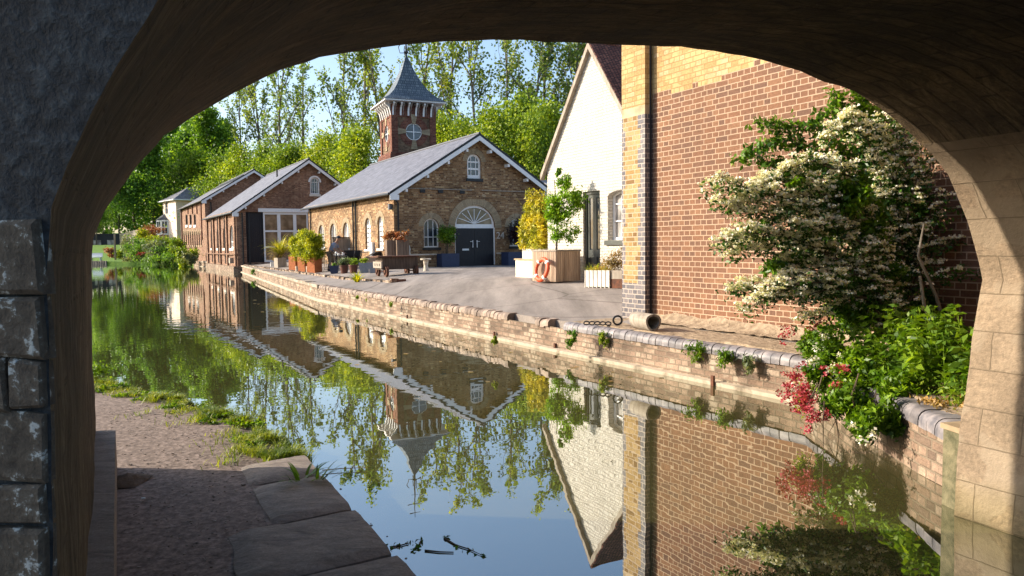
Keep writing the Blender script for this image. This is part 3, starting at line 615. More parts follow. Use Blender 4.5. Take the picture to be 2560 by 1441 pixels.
# ================================================================== QUAY WALL
quay = thing('quay_wall', 'long low brick quay wall with rounded coping along the far side of the canal', 'quay wall', (3.5, 9.2, 0))
def strip(pts, h0, h1, out, name, mat, parent, top=None):
    mb = MB(); L = 0
    for a, b in zip(pts, pts[1:]):
        d = (b-a); ln = d.length; n = Vector((-d.y, d.x, 0)).normalized()
        if n.x > 0 and True: n = n
        n = Vector((-d.y, d.x, 0)).normalized()
        seg = max(1, int(ln/.5))
        for i in range(seg):
            p = a+d*i/seg; q = a+d*(i+1)/seg; l0 = L+ln*i/seg; l1 = L+ln*(i+1)/seg
            k0 = out+.012*noise.noise((p.x*2, p.y*2, h0)); k1 = out+.012*noise.noise((q.x*2, q.y*2, h0))
            P = Vector((p.x, p.y, 0))+n*k0; QQ = Vector((q.x, q.y, 0))+n*k1
            mb.face([P+UP*h0, QQ+UP*h0, QQ+UP*h1, P+UP*h1], uv=[(l0, h0), (l1, h0), (l1, h1), (l0, h1)])
            if top: mb.face([P+UP*h1, QQ+UP*h1, QQ-n*top+UP*(h1+.008), P-n*top+UP*(h1+.008)])
        L += ln
    return mb.build(name, mat, parent)
strip(Q[:10], -.6, .44, 0, 'brick_face', M['quaybrick'], quay)
strip(Q[2:9], -.5, .05, .12, 'waterline_ledge', mat_noise('stained_concrete', (.20, .16, .11), (.47, .39, .29), 2.4, bstr=.7, bdist=.03, c3=(.38, .31, .23)), quay, top=.16)
def coping(pts, name, mat, parent, w=.135, r=.09, depth=.24, top=.56, step=1, jit=.006, gap=()):
    mb = MB(); random.seed(5); acc = 0
    for a, b in zip(pts, pts[1:]):
        d = (b-a); ln = d.length; u_ = Vector((d.x, d.y, 0)).normalized(); n = Vector((-d.y, d.x, 0)).normalized()
        c = int(ln/w)
        for i in range(c):
            f = (i+.5)/c; p = Vector((a.x, a.y, 0))+Vector((d.x, d.y, 0))*f
            if any(g0 < p.y < g1 for g0, g1 in gap) and random.random() < .85: continue
            hw = ln/c/2-.006; dz = random.uniform(-jit, jit); do = random.uniform(-jit, jit); rr = random.random()
            prf = [(.025+do, top-.14+dz)]+[(.025+do-r+r*math.cos(x), top-r+r*math.sin(x)+dz) for x in (0, .4, .8, 1.2, 1.57)]+[(.025-depth, top+dz)]
            L_ = [p-u_*hw+n*o+UP*z for o, z in prf]; R_ = [p+u_*hw+n*o+UP*z for o, z in prf]
            for q in range(len(prf)-1): mb.face([L_[q], R_[q], R_[q+1], L_[q+1]], r=rr)
            mb.face(L_+[p-u_*hw+n*(.025-depth)+UP*(top-.14)], r=rr); mb.face(R_+[p+u_*hw+n*(.025-depth)+UP*(top-.14)], r=rr)
    return mb.build(name, mat, parent, smooth=True)
M['bluecop'] = mat_noise('blue_bullnose_brick', (.10, .095, .105), (.26, .23, .225), 7, rough=.5, bstr=.3, rnd=.3, bdist=.01)
M['browncop'] = mat_noise('sooty_brown_bullnose_brick', (.16, .115, .09), (.34, .26, .20), 6, rough=.75, bstr=.5, rnd=.3, bdist=.01)
qa = [Vector((3.40, 5.72)), Q[1], Q[2], Q[3], Vector((.95, 13.5))]
tag(coping(qa, 'blue_brick_coping', M['bluecop'], quay, w=.145, jit=.004), 'rounded blue brick coping')
tag(coping([Vector((.93, 13.54)), Q[5], Q[6]], 'brown_brick_coping', M['browncop'], quay, w=.15, jit=.014, gap=((14.3, 15.2), (13.6, 13.9))), 'sooty brown brick coping with gaps')
st = MB(); random.seed(9)
a, b = Q[6], Q[8]; dd = (b-a); n_ = int(dd.length/.9); u_ = Vector((dd.x, dd.y, 0)).normalized()
for seg in ((Q[6], Q[7]), (Q[7], Q[8])):
    a, b = seg; dd = b-a; n_ = int(dd.length/.9)
    for i in range(n_):
        f = (i+.5)/n_; p = a+dd*f; st.box((p.x+.12, p.y+.06, .44), (dd.length/n_-.02, .42, .12+random.uniform(-.015, .015)), rz=math.atan2(dd.y, dd.x), r=random.random())
M['oldstone'] = mat_noise('old_coping_stone', (.22, .17, .12), (.46, .38, .29), 2.5, bstr=.7, rnd=.15)
st.build('stone_coping', M['oldstone'], quay)
iron = MB()
for px_, py_ in ((1250, 845), (1403, 876), (1800, 962), (1163, 825), (1102, 812), (1030, 800), (1570, 908)):
    p = G(px_, py_, .0); iron.box((p.x-.14*V.x, p.y-.14*V.y, -.1), (.035, .05, .24), rz=R(30))
iron.build('vertical_joint_bar', M['rust'], quay)
# upstream rubble kerb on the yard edge
kb = thing('rubble_kerb', 'low rubble stone kerb with pale blocks running back from the green weed on the quay', 'kerb', YP(870, 705)); random.seed(21)
km = MB(); pk = [YP(985, 706), YP(870, 699), YP(800, 690), YP(700, 676), YP(612, 664)]
for a, b in zip(pk, pk[1:]):
    d = b-a; n_ = int(d.length/.42)
    for i in range(n_):
        p = a+d*(i+.5)/n_; km.box((p.x+random.uniform(-.05, .05), p.y, p.z-.06), (d.length/n_*random.uniform(.75, .97), .22*random.uniform(.8, 1.2), random.uniform(.10, .16)), rz=math.atan2(d.y, d.x)+random.uniform(-.08, .08), taper=1.05)
km.build('rubble_stones', M['quaybrick'], kb)

# ================================================================== BUILDING HELPERS
def arch(t0, t1, h0, h1, rise=None, n=12):
    """opening from t0..t1, sill h0, springing h1; rise None = semicircle, 0 = flat"""
    if t0 > t1: t0, t1 = t1, t0
    r = (t1-t0)/2; rise = r if rise is None else rise; c = (t0+t1)/2
    if rise == 0: return [(t0, h0), (t1, h0), (t1, h1), (t0, h1)]
    return [(t0, h0), (t1, h0)]+[(c+r*math.cos(math.pi*i/n), h1+rise*math.sin(math.pi*i/n)) for i in range(n+1)]
def inset(t0, t1, h0, h1, rise, d):
    if t0 > t1: t0, t1 = t1, t0
    r = (t1-t0)/2; rise = r if rise is None else rise
    return arch(t0+d, t1-d, h0+d, h1-(d if rise == 0 else 0), 0 if rise == 0 else max(.02, rise-d))
def ring(F, t0, t1, h1, wd, parent, mat, name='arch_ring', rise=None, out=.02, leg=0.0, n=20):
    if t0 > t1: t0, t1 = t1, t0
    r = (t1-t0)/2; c = (t0+t1)/2; ri_ = r if rise is None else rise; mb = MB()
    pts = [(0, -leg)]*(1 if leg else 0)
    I = [(c+r*math.cos(math.pi*i/n), h1+ri_*math.sin(math.pi*i/n)) for i in range(n+1)]; O = [(c+(r+wd)*math.cos(math.pi*i/n), h1+(ri_+wd)*math.sin(math.pi*i/n)) for i in range(n+1)]
    L = 0
    for i in range(n):
        l2 = L+math.dist(O[i], O[i+1])
        mb.face([F.at(*I[i], out), F.at(*O[i], out), F.at(*O[i+1], out), F.at(*I[i+1], out)], uv=[(0, L), (wd, L), (wd, l2), (0, l2)])
        mb.face([F.at(*O[i], out), F.at(*O[i], -.01), F.at(*O[i+1], -.01), F.at(*O[i+1], out)], uv=[(0, L), (.03, L), (.03, l2), (0, l2)])
        mb.face([F.at(*I[i], out), F.at(*I[i], -.01), F.at(*I[i+1], -.01), F.at(*I[i+1], out)], uv=[(0, L), (.03, L), (.03, l2), (0, l2)]); L = l2
    for q in (0, n): mb.face([F.at(*I[q], out), F.at(*O[q], out), F.at(*O[q], -.01), F.at(*I[q], -.01)])
    return mb.build(name, mat, parent)
def window(F, t0, t1, h0, h1, parent, rise=None, rec=.12, fw=.07, vb=1, hb=(), glass='glass', mat='white', sill='offwhite', name='window', bw=.035, sillw=.1, thick=.06):
    if t0 > t1: t0, t1 = t1, t0
    mb = MB(); o = arch(t0, t1, h0, h1, rise); i_ = inset(t0, t1, h0, h1, rise, fw)
    mb.poly(F, o, [i_], out=-rec, reveal=thick)
    r = (t1-t0)/2; c = (t0+t1)/2; rs = r if rise is None else rise
    for k in range(1, vb+1):
        t = t0+(t1-t0)*k/(vb+1); ht = h1+(rs-fw)*math.sqrt(max(0, 1-((t-c)/(r-fw))**2)) if rs else h1-fw
        mb.fbox(F, t-bw/2, t+bw/2, h0+fw*.9, ht+.01, -rec-.05, -rec-.006)
    for hh in hb:
        if isinstance(hh, (tuple, list)): hh, bb = hh
        else: bb = bw
        mb.fbox(F, t0+fw*.9, t1-fw*.9, hh-bb/2, hh+bb/2, -rec-.045, -rec-.003)
    w_ = mb.build(name, M[mat], parent)
    g = MB(); g.poly(F, inset(t0, t1, h0, h1, rise, fw*.6), out=-rec-.04); g.build('pane', M[glass], w_)
    if sill:
        s = MB(); s.fbox(F, t0-.08, t1+.08, h0-sillw, h0-.003, -rec, .07); s.build('sill', M[sill], w_)
    return w_
def pipe(F, t, h0, h1, parent, mat='black', r=.045, out=.08, name='downpipe', kinks=None):
    mb = MB(); pts = [F.at(t, h0, out), F.at(t, h1, out)] if not kinks else [F.at(*k) for k in kinks]
    mb.tube(pts, r, n=8)
    hh = h0+.6
    while hh < h1-.3: mb.tube([F.at(t, hh, out), F.at(t, hh+.09, out)], r*1.35, n=8); hh += 1.5
    return mb.build(name, M[mat], parent, smooth=True)
def gable_house(name, label, corner, hw, length, eave, apex, brick, parent_loc=None, holes_front=(), holes_side=(), base=.2, ov=.35, vo=.45, front_out=.0):
    """corner = front corner by the canal; front gable runs along V, canal wall along U"""
    th = thing(name, label, 'building', (corner[0], corner[1], base+.3))
    FG = Face(corner, V, -U); FS = Face(corner, U, -V)
    pitch = (apex-eave)/hw
    wl = MB(); wl.poly(FG, [(0, base), (2*hw, base), (2*hw, eave), (hw, apex-.12), (0, eave)], holes_front, reveal=.24)
    wl.poly(FS, [(0, base), (length, base), (length, eave), (0, eave)], holes_side, reveal=.24)
    FB = Face(Vector((corner[0], corner[1], 0))+U*length, V, U); wl.poly(FB, [(0, base), (2*hw, base), (2*hw, eave), (hw, apex-.12), (0, eave)])
    FR = Face(Vector((corner[0], corner[1], 0))+V*2*hw, U, V); wl.poly(FR, [(0, base), (length, base), (length, eave), (0, eave)])
    wall = wl.build('wall', M[brick], th)
    c0 = Vector((corner[0], corner[1], 0)); rf = MB(); T_ = .10
    e_l = c0-V*ov-U*vo; rdg = c0+V*hw-U*vo; e_r = c0+V*(2*hw+ov)-U*vo; Lt = length+2*vo
    he = eave-ov*pitch+.12; ha = apex+.02
    rf.slab([e_l+UP*he, e_l+U*Lt+UP*he, rdg+U*Lt+UP*ha, rdg+UP*ha], T_, 0, 1)
    rf.slab([e_r+UP*he, rdg+UP*ha, rdg+U*Lt+UP*ha, e_r+U*Lt+UP*he], T_, 0, 1)
    roof = rf.build('roof', [M['slate'], M['black']], th)
    rc = MB(); rc.tube([rdg+UP*(ha+.02)-U*.02, rdg+U*(Lt+.02)+UP*(ha+.02)], .075, n=8); rc.build('ridge_tiles', M['lead'], roof, smooth=True)
    # white barge boards with black verge above, purlin ends
    bb = MB(); FV = Face(c0-U*(vo+.0), V, -U)
    for sgn in (1, -1):
        def X(t): return hw+sgn*(t-hw)
        a, b = (X(-ov-.02), he), (X(hw), ha); dh = .26
        q = [(a[0], a[1]-T_-.01), (b[0], b[1]-T_-.01), (b[0], b[1]-T_-dh), (a[0], a[1]-T_-dh)]
        bb.poly(FV, q, out=.03, edge=.05)
    bb.fbox(FV, -ov-.02, .12, he-.38, he-.115, -.02, .035); bb.fbox(FV, 2*hw-.12, 2*hw+ov+.02, he-.38, he-.115, -.02, .035)
    bb.build('barge_board', M['white'], roof)
    vg = MB()
    for sgn in (1, -1):
        def X(t): return hw+sgn*(t-hw)
        a, b = (X(-ov-.03), he+.02), (X(hw), ha+.03); vg.poly(FV, [a, b, (b[0], b[1]-T_-.02), (a[0], a[1]-T_-.02)], out=.045, edge=.06)
    vg.build('verge_strip', M['black'], roof)
    for f in (.12, .37, .62, .85):
        for sgn in (1, -1):
            pr = MB(); t = hw-sgn*hw*(1-f)*1.0; hh = he+(ha-he)*((hw+ov-abs(t-hw))/(hw+ov)); pr.fbox(FG, t-.06, t+.06, hh-.54, hh-.38, 0, vo-.05)
            pr.build('purlin_end', M['white'], roof)
    gt = MB(); gt.tube([e_l+UP*(he-.08)-V*.06, e_l+U*Lt+UP*(he-.08)-V*.06], .065, n=8); gt.build('gutter', M['black'], roof, smooth=True)
    sf = MB(); sf.fbox(FS, .02, length, eave-.10, eave-.05, 0, ov-.05); sf.build('soffit_board', M['wood_g'] if eave > 5.5 or eave < 4.9 else M['stock'], roof)
    return th, FG, FS, FB, roof

# ================================================================== BUILDING A (the nearest gabled one)
A0 = Vector((-1.87, 40.5, 0)); FGa = Face(A0, V, -U)
ta = FGa.T(985, 560); PA = A0+V*ta; HWA = -ta
FGa = Face(PA, V, -U); FSa = Face(PA, U, -V)
lenA = FSa.T(772, 560); eA = FGa.H(986, 480)+.05; aA = FGa.px(1190, 338)[1]
dA0, dA1 = FGa.T(1139, 600), FGa.T(1237, 600); cA = (dA0+dA1)/2; gA = FGa.H(1188, 663); hs = FGa.H(1188, 570); rA = (dA1-dA0)/2+.03
wA = [(FGa.T(1060, 600), FGa.T(1098, 600), FGa.H(1078, 619), FGa.H(1078, 567))]
wc = cA-(wA[0][0]+wA[0][1])/2; wA.append((cA+wc-.45, cA+wc+.45, wA[0][2], wA[0][3]))
uw = (FGa.T(1168, 420), FGa.T(1203, 420), FGa.H(1185, 447), FGa.H(1185, 405))
holesF = [arch(cA-rA, cA+rA, gA-.12, hs), arch(*wA[0]), arch(*wA[1]), arch(*uw)]
sideW = []
for x0, x1, yt, yb in ((944, 958, 541, 622), (913, 927, 545, 624), (857, 874, 556, 621), (825, 841, 559, 621), (796, 811, 563, 621)):
    t0, t1 = sorted((FSa.T(x0, 580), FSa.T(x1, 580))); r = (t1-t0)/2; xm = (x0+x1)/2
    sideW.append((t0, t1, FSa.H(xm, yb), FSa.H(xm, yt)-r))
holesS = [arch(*q) for q in sideW]
LA = 'nearest brown brick gabled building with black double doors and slate roof'
bA, FGa, FSa, FBa, roofA = gable_house('brick_building', LA, PA, HWA, lenA, eA, aA, 'stock', holes_front=holesF, holes_side=holesS)
for q in wA: window(FGa, *q, bA, vb=2, hb=((q[2]+(q[3]-q[2])*.5, .04),), sill='black', sillw=.14, glass='glass')
window(FGa, *uw, bA, vb=2, hb=((uw[3], .08), ((uw[2]+uw[3])/2+.08, .10), (uw[2]+.12, .16)), sill='black', sillw=.16, fw=.12)
for i, q in enumerate(sideW):
    hb = [q[2]+(q[3]-q[2])*k/5 for k in range(1, 6)] if i < 2 else [q[2]+(q[3]-q[2])*.62]
    window(FSa, *q, bA, vb=1, hb=[(x, .16) for x in hb] if i < 2 else hb, sill='white', glass='glass_w', fw=.1, rec=.1, bw=.07)
ring(FGa, cA-rA, cA+rA, hs, .40, bA, M['arch_pale'])
for q in wA: ring(FGa, q[0], q[1], q[3], .30, bA, M['arch_pale'])
ring(FGa, uw[0], uw[1], uw[3], .28, bA, M['arch_pale'])
for q in sideW: ring(FSa, q[0], q[1], q[3], .30, bA, M['arch_pale'])
# doors and fanlight
fr = MB(); fr.poly(FGa, arch(cA-rA, cA+rA, hs-.02, hs+.12, rA-.1, 24), [arch(cA-rA+.14, cA+rA-.14, hs+.20, hs+.22, rA-.36, 24)], out=-.1, reveal=.06, edge=.05)
fr.fbox(FGa, cA-rA, cA-rA+.05, gA, hs, -.16, -.06); fr.fbox(FGa, cA+rA-.05, cA+rA, gA, hs, -.16, -.06)
fan = fr.build('fanlight', M['white'], bA)
sp = MB()
for k in range(1, 8):
    an = math.pi*k/8; o = (cA, hs+.22); e_ = (cA+(rA-.18)*math.cos(an), hs+.22+(rA-.42)*math.sin(an))
    nx_, ny_ = -math.sin(an)*.018, math.cos(an)*.018
    sp.poly(FGa, [(o[0]-nx_, o[1]-ny_), (e_[0]-nx_, e_[1]-ny_), (e_[0]+nx_, e_[1]+ny_), (o[0]+nx_, o[1]+ny_)], out=-.115, edge=.03)
sp.build('glazing_bar', M['white'], fan)
g = MB(); g.poly(FGa, arch(cA-rA+.1, cA+rA-.1, hs+.12, hs+.22, rA-.33, 24), out=-.15); g.build('pane', M['glass_b'], fan)
for sgn in (-1, 1):
    a, b = sorted((cA+sgn*.006, cA+sgn*(rA-.05))); d = MB(); d.fbox(FGa, a, b, gA-.05, hs-.02, -.17, -.12)
    nn = 7
    for i in range(1, nn): d.fbox(FGa, a+(b-a)*i/nn-.008, a+(b-a)*i/nn+.008, gA, hs-.06, -.12, -.115)
    dr = d.build('door', M['navy'], bA)
    hd = MB(); tt = cA+sgn*.13; hd.tube([FGa.at(tt, gA+.95, -.07), FGa.at(tt, gA+1.35, -.07)], .022, n=8); hd.fbox(FGa, tt-.015, tt+.015, gA+1.0, gA+1.03, -.12, -.07); hd.fbox(FGa, tt-.015, tt+.015, gA+1.27, gA+1.30, -.12, -.07)
    hd.tube([FGa.at(tt, gA+1.28, -.06), FGa.at(tt+sgn*.16, gA+1.28, -.06)], .016, n=6); hd.build('handle', M['white'], dr)
    if sgn < 0:
        lb = MB(); lb.fbox(FGa, cA-.75, cA-.36, gA+.80, gA+.90, -.12, -.10); lb.build('letter_plate', M['white'], dr)
pj = MB(); ph_ = FGa.H(1100, 474); pj.tube([FGa.at(.75, ph_, .05), FGa.at(cA-.2, ph_, .05)], .03, n=6); pj.tube([FGa.at(cA+.4, ph_, .05), FGa.at(2*HWA-.3, ph_, .05)], .03, n=6); pj.build('wall_conduit', M['wood_g'], bA)
for x_ in (1010, 1056, 1101, 1155):
    t = FGa.T(x_, 476); mbx = MB(); mbx.fbox(FGa, t-.14, t+.14, ph_-.20, ph_+.04, 0, .06); mbx.build('tie_plate', M['black'], bA)
bl_ = FGa.H(1040, 489); bnd = MB(); bnd.fbox(FGa, .0, 2*HWA, bl_-.12, bl_-.02, 0, .04); bnd.fbox(FSa, .0, lenA, eA-.42, eA-.34, 0, .04); bnd.build('string_course', M['stock'], bA)
pl = MB(); plh = FGa.H(1040, 639); pl.fbox(FGa, .0, cA-rA-.03, gA-.3, plh, 0, .22); pl.build('plinth', M['stock'], bA); pl = MB(); pl.fbox(FGa, cA+rA+.03, 2*HWA, gA-.3, plh, 0, .22); pl.build('plinth', M['stock'], bA)
pc = MB(); pc.fbox(FGa, -.02, cA-rA-.05, plh+.003, plh+.07, 0, .27); pc.build('plinth_cap', M['concrete'], bA); pc = MB(); pc.fbox(FGa, cA+rA+.05, 2*HWA, plh+.003, plh+.07, 0, .27); pc.build('plinth_cap', M['concrete'], bA)
tp_ = FGa.T(994, 550); pipe(FGa, tp_, gA, 0, bA, kinks=[(tp_, gA-.1, .1), (tp_, eA-.62, .1), (tp_-.25, eA-.35, .12), (-.2, eA-.12, .12)])
for x_ in (886, 893, 779):
    t = FSa.T(x_, 560); pipe(FSa, t, .7, eA-.1, bA, r=.05)
lm = MB(); t, h_ = FGa.px(980, 517); lm.fbox(FSa, .12, .3, h_-.15, h_+.15, .03, .2); lm.build('wall_lamp', M['lead'], bA)
# number 24 beside the door
fc = bpy.data.curves.new('numerals', 'FONT'); fc.body = '24'; fc.size = .52; fc.extrude = .01; fo = bpy.data.objects.new('house_number', fc); C.objects.link(fo); bpy.context.view_layer.update()
me_ = bpy.data.meshes.new_from_object(fo.evaluated_get(bpy.context.evaluated_depsgraph_get())); bpy.data.objects.remove(fo); fo = bpy.data.objects.new('house_number', me_); C.objects.link(fo)
q = FGa.at(FGa.T(1240, 597), FGa.H(1240, 597), .03); fo.data.materials.clear(); fo.data.materials.append(M['offwhite'])
fo.parent = bA; fo.location = q-ORG[bA.name]; fo.rotation_euler = (R(90), 0, R(30))
# skylight annex behind on the right
an_ = MB(); sa = PA+V*(2*HWA+.05)+U*3
FAn = Face(sa, V, -U); an_.poly(FAn, [(0, .3), (5, .3), (5, 4.9), (0, 4.9)], edge=6)
annex = thing('roof_annex', 'low dark annex roof with a sloping skylight between the gabled building and the white house', 'building', sa); an_.build('wall', M['stock'], annex)
r_ = MB(); r_.slab([sa-U*.2+UP*4.95, sa+V*5-U*.2+UP*4.95, sa+V*5+U*3.5+UP*6.3, sa+U*3.5+UP*6.3], .12); r_.slab([sa+U*3.5+UP*6.3, sa+V*5+U*3.5+UP*6.3, sa+V*5+U*7+UP*4.9, sa+U*7+UP*4.9], .12); rr = r_.build('roof', M['lead'], annex)
for k in range(3):
    s_ = MB(); a = sa+V*(.5+1.2*k)+UP*(4.95+.55); s_.slab([a+U*.9, a+V*.9+U*.9, a+V*.9+U*2.3+UP*.5, a+U*2.3+UP*.5], .05); s_.build('skylight', M['glass_w'], rr)

# ================================================================== BUILDING B
B0 = Vector((-17.0, 62.5, 0)); FGb = Face(B0, V, -U); tb = FGb.T(592, 600); PB = B0+V*tb; HWB = -tb
FGb = Face(PB, V, -U); FSb = Face(PB, U, -V); lenB = FSb.T(521, 600); eB = FGb.H(592, 529)+.1; aB = FGb.H(785, 400)
o0, o1 = FGb.T(616, 600), FGb.T(772, 600); oh = FGb.H(700, 531); og = FGb.H(700, 655)
uB = (FGb.T(775, 465), FGb.T(799, 465), FGb.H(787, 486), FGb.H(787, 456))
sB = []
for x0, x1, yt in ((574, 584, 566), (557, 563.5, 572), (541.5, 549.5, 571), (526.5, 532.5, 573)):
    t0, t1 = sorted((FSb.T(x0, 590), FSb.T(x1, 590))); r = (t1-t0)/2; xm = (x0+x1)/2; sB.append((t0, t1, FSb.H(xm, 621), FSb.H(xm, yt)-r*.9))
bB, FGb, FSb, FBb, roofB = gable_house('brick_building', 'middle gabled brick building with a wide glazed opening beside a dark sliding door', PB, HWB, lenB, eB, aB, 'stock_b', holes_front=[arch(o0, o1, og, oh, 0), arch(*uB)], holes_side=[arch(*q) for q in sB], base=.0)
for q in sB: window(FSb, *q, bB, vb=1, hb=(q[2]+(q[3]-q[2])*.55,), glass='glass_w', fw=.12, bw=.07, sill='offwhite', sillw=.2)
ring(FGb, uB[0], uB[1], uB[3], .14, bB, M['white'], out=.04); window(FGb, *uB, bB, vb=3, hb=(uB[3],), fw=.1, sillw=.18)
x1 = FGb.T(660, 600)
dd_ = MB(); dd_.fbox(FGb, o0, x1, og, oh, -.5, -.3); 
for i in range(1, 8): dd_.fbox(FGb, o0+(x1-o0)*i/8-.012, o0+(x1-o0)*i/8+.012, og, oh, -.3, -.28)
dd_.build('sliding_door', M['navy'], bB)
gf = MB(); cells = []
xs = [x1, FGb.T(699, 600), FGb.T(739, 600), o1]; ys = [og+.1, og+(oh-og)*.30, og+(oh-og)*.62, oh-.12]
for i in range(3):
    for j in range(3): cells.append([(xs[i]+.13, ys[j]+.07), (xs[i+1]-.13, ys[j]+.07), (xs[i+1]-.13, ys[j+1]-.07), (xs[i]+.13, ys[j+1]-.07)])
gf.poly(FGb, [(x1, og), (o1, og), (o1, oh), (x1, oh)], cells, out=-.08, reveal=.08); gfo = gf.build('glazed_screen', M['white'], bB)
gp = MB()
for c_ in cells: gp.poly(FGb, c_, out=-.14)
gp.build('pane', M['glass_b'], gfo)
hd = MB(); hd.fbox(FGb, FGb.T(645, 524), FGb.T(776, 524), oh+.003, oh+.30, -.05, .06); hd.build('lintel', M['white'], bB)
for x_ in (520.5, 536, 551.5, 569, 589):
    pil = MB(); t = FSb.T(x_, 600); pil.fbox(FSb, t-.32, t+.32, .3, eB-.3, 0, .14); pil.build('pilaster', M['stock_b'], bB)
for x_ in (536, 552, 569.5): pipe(FSb, FSb.T(x_, 600)+.4, .6, eB-.2, bB, r=.06, out=.16)
ck = MB(); cl_ = MB()
hp = FSb.H(580, 634); cl_.fbox(FSb, -.05, lenB, hp-.1, hp, 0, .2); cl_.build('plinth_band', M['stock_b'], bB)
cl_ = MB(); cl_.fbox(FSb, -.06, lenB, -.6, .46, .003, .34); cl_.fbox(FGb, -.34, 3.2, -.6, .46, .0, .2); cl_.build('stone_footing', M['quaybrick'], bB)
pipe(FGb, .45, .5, eB-.2, bB, r=.06); pipe(FGb, .95, .5, eB-.2, bB, r=.06)
flue = MB(); pf = PB+V*(HWB*.72)+U*4; hf = eB+(aB-eB)*.72; flue.tube([pf+UP*hf, pf+UP*(hf+.7)], .07, n=8); flue.build('flue', M['black'], roofB)

# ================================================================== BUILDING C
C0 = G(517, 655, .45); PC = Vector((C0.x, C0.y, 0)); FGc = Face(PC, V, -U); FSc = Face(PC, U, -V)
lenC = FSc.T(453, 600); eC = FGc.H(516, 503)+.2; hwC, aC = FGc.px(633, 425)
up = []; lo = []
for x0, x1 in ((464.5, 469.5), (474.5, 479.5), (485, 490)):
    t0, t1 = sorted((FSc.T(x0, 560), FSc.T(x1, 560))); up.append((t0, t1, FSc.H((x0+x1)/2, 563), FSc.H((x0+x1)/2, 537)))
for k in range(9):
    x0 = 459.5+k*5.35; t0, t1 = sorted((FSc.T(x0, 600), FSc.T(x0+2.6, 600))); lo.append((t0, t1, FSc.H(x0, 614), FSc.H(x0, 589-k*.25)))
bC, FGc, FSc, FBc, roofC = gable_house('brick_building', 'far two-storey brick building with three dark square windows above a row of slit windows', PC, hwC, lenC, eC, aC, 'stock_b', holes_side=[arch(*q, 0) for q in up]+[arch(*q) for q in lo], base=.0)
for q in up: window(FSc, *q, bC, rise=0, mat='black', sill='white', sillw=.3, fw=.1)
for q in lo: window(FSc, *q, bC, mat='black', sill='stone', sillw=.15, fw=.08, vb=0)
for q in lo: ring(FSc, q[0], q[1], q[3], .25, bC, M['arch_pale'])
for x_ in (455, 471.5, 482.5, 494, 504.5):
    pil = MB(); t = FSc.T(x_, 540); pil.fbox(FSc, t-.12, t+.12, FSc.H(x_, 560 if x_ > 460 and x_ != 504.5 else 600) if x_ not in (471.5, 482.5, 494) else FSc.H(x_, 535), eC-.3, 0, .12); pil.build('pilaster', M['dred'], bC)
cl_ = MB(); cl_.fbox(FSc, -3.0, lenC*.62, -.6, .46, .003, .3); cl_.build('stone_footing', M['quaybrick'], bC)
for x_ in (455.5,): pipe(FSc, FSc.T(x_, 560), .6, eC, bC, r=.09)
pipe(FGc, .6, .5, eC-.3, bC, r=.08)
pb = MB()
for i in range(6):
    q = PC+U*(1.5+i*2.7)+V*(hwC*.62); hh = eC+(aC-eC)*.62
    pb.slab([q+UP*(hh+.1), q+U*2.5+UP*(hh+.1), q+U*2.5+V*1.2+UP*(hh+.1+1.2*(aC-eC)/hwC), q+V*1.2+UP*(hh+.1+1.2*(aC-eC)/hwC)], .06)
pb.build('roof_panel', M['navy'], roofC)

# ================================================================== HOUSE D (cream, hipped roof)
Dy = 108.0; pD = PY(443, 600, Dy); dU = Vector((-.66, .75, 0)).normalized(); dV = Vector((.75, .66, 0)).normalized()
FD = Face(pD, dU, -dV); FD2 = Face(pD, dV, -dU)
lD = FD.T(409, 560); hD = FD.H(443, 499); bD = FD.H(443, 604)-.6; wD = 16.0
D = thing('cream_house', 'cream rendered house with hipped slate roof and white bay window beyond the brick buildings', 'house', (pD.x, pD.y, bD))
wl = MB(); hol = [arch(FD.T(419.5, 520), FD.T(413, 520), FD.H(415, 536), FD.H(415, 505), 0)]
wl.poly(FD, [(0, bD), (lD, bD), (lD, hD), (0, hD)], hol, reveal=.15); wl.poly(FD2, [(0, bD), (wD, bD), (wD, hD), (0, hD)])
F3 = Face(Vector(pD)+dU*lD, dV, dU); wl.poly(F3, [(0, bD), (wD, bD), (wD, hD), (0, hD)]); wl.build('wall', M['cream'], D)
window(FD, FD.T(413, 520), FD.T(419.5, 520), FD.H(415, 536), FD.H(415, 505), D, rise=0, vb=0, hb=((FD.H(415, 520)),), glass='glass')
rf = MB(); o = .5; P0 = Vector((pD.x, pD.y, 0)); c4 = [P0-dU*o-dV*o, P0+dU*(lD+o)-dV*o, P0+dU*(lD+o)+dV*(wD+o), P0-dU*o+dV*(wD+o)]; rh_ = hD+2.1
ra = P0+dU*lD/2+dV*2.8; rb = P0+dU*lD/2+dV*(wD-2.8)
for f_ in ([c4[0]+UP*hD, c4[1]+UP*hD, ra+UP*rh_], [c4[1]+UP*hD, c4[2]+UP*hD, rb+UP*rh_, ra+UP*rh_], [c4[2]+UP*hD, c4[3]+UP*hD, rb+UP*rh_], [c4[3]+UP*hD, c4[0]+UP*hD, ra+UP*rh_, rb+UP*rh_], [c+UP*hD for c in c4]): rf.face(f_)
rD = rf.build('roof', M['slate'], D); gD = MB(); gD.tube([c4[3]+UP*(hD-.02), c4[0]+UP*(hD-.02), c4[1]+UP*(hD-.02), c4[2]+UP*(hD-.02)], .1, n=6); gD.build('gutter', M['white'], rD)
by = MB(); t0, t1 = FD.T(421.5, 580), FD.T(405, 580); hb0, hb1 = FD.H(414, 588), FD.H(414, 551)
bayp = [(t0, .0), (t0+.4, .9), (t1-.4, .9), (t1, 0)]
for (a, oa), (b, ob) in zip(bayp, bayp[1:]):
    by.face([FD.at(a, hb0, oa), FD.at(b, hb0, ob), FD.at(b, hb1, ob), FD.at(a, hb1, oa)])
by.face([FD.at(a, hb0, o_) for a, o_ in bayp]); bay = by.build('bay_window', M['white'], D)
pn = MB()
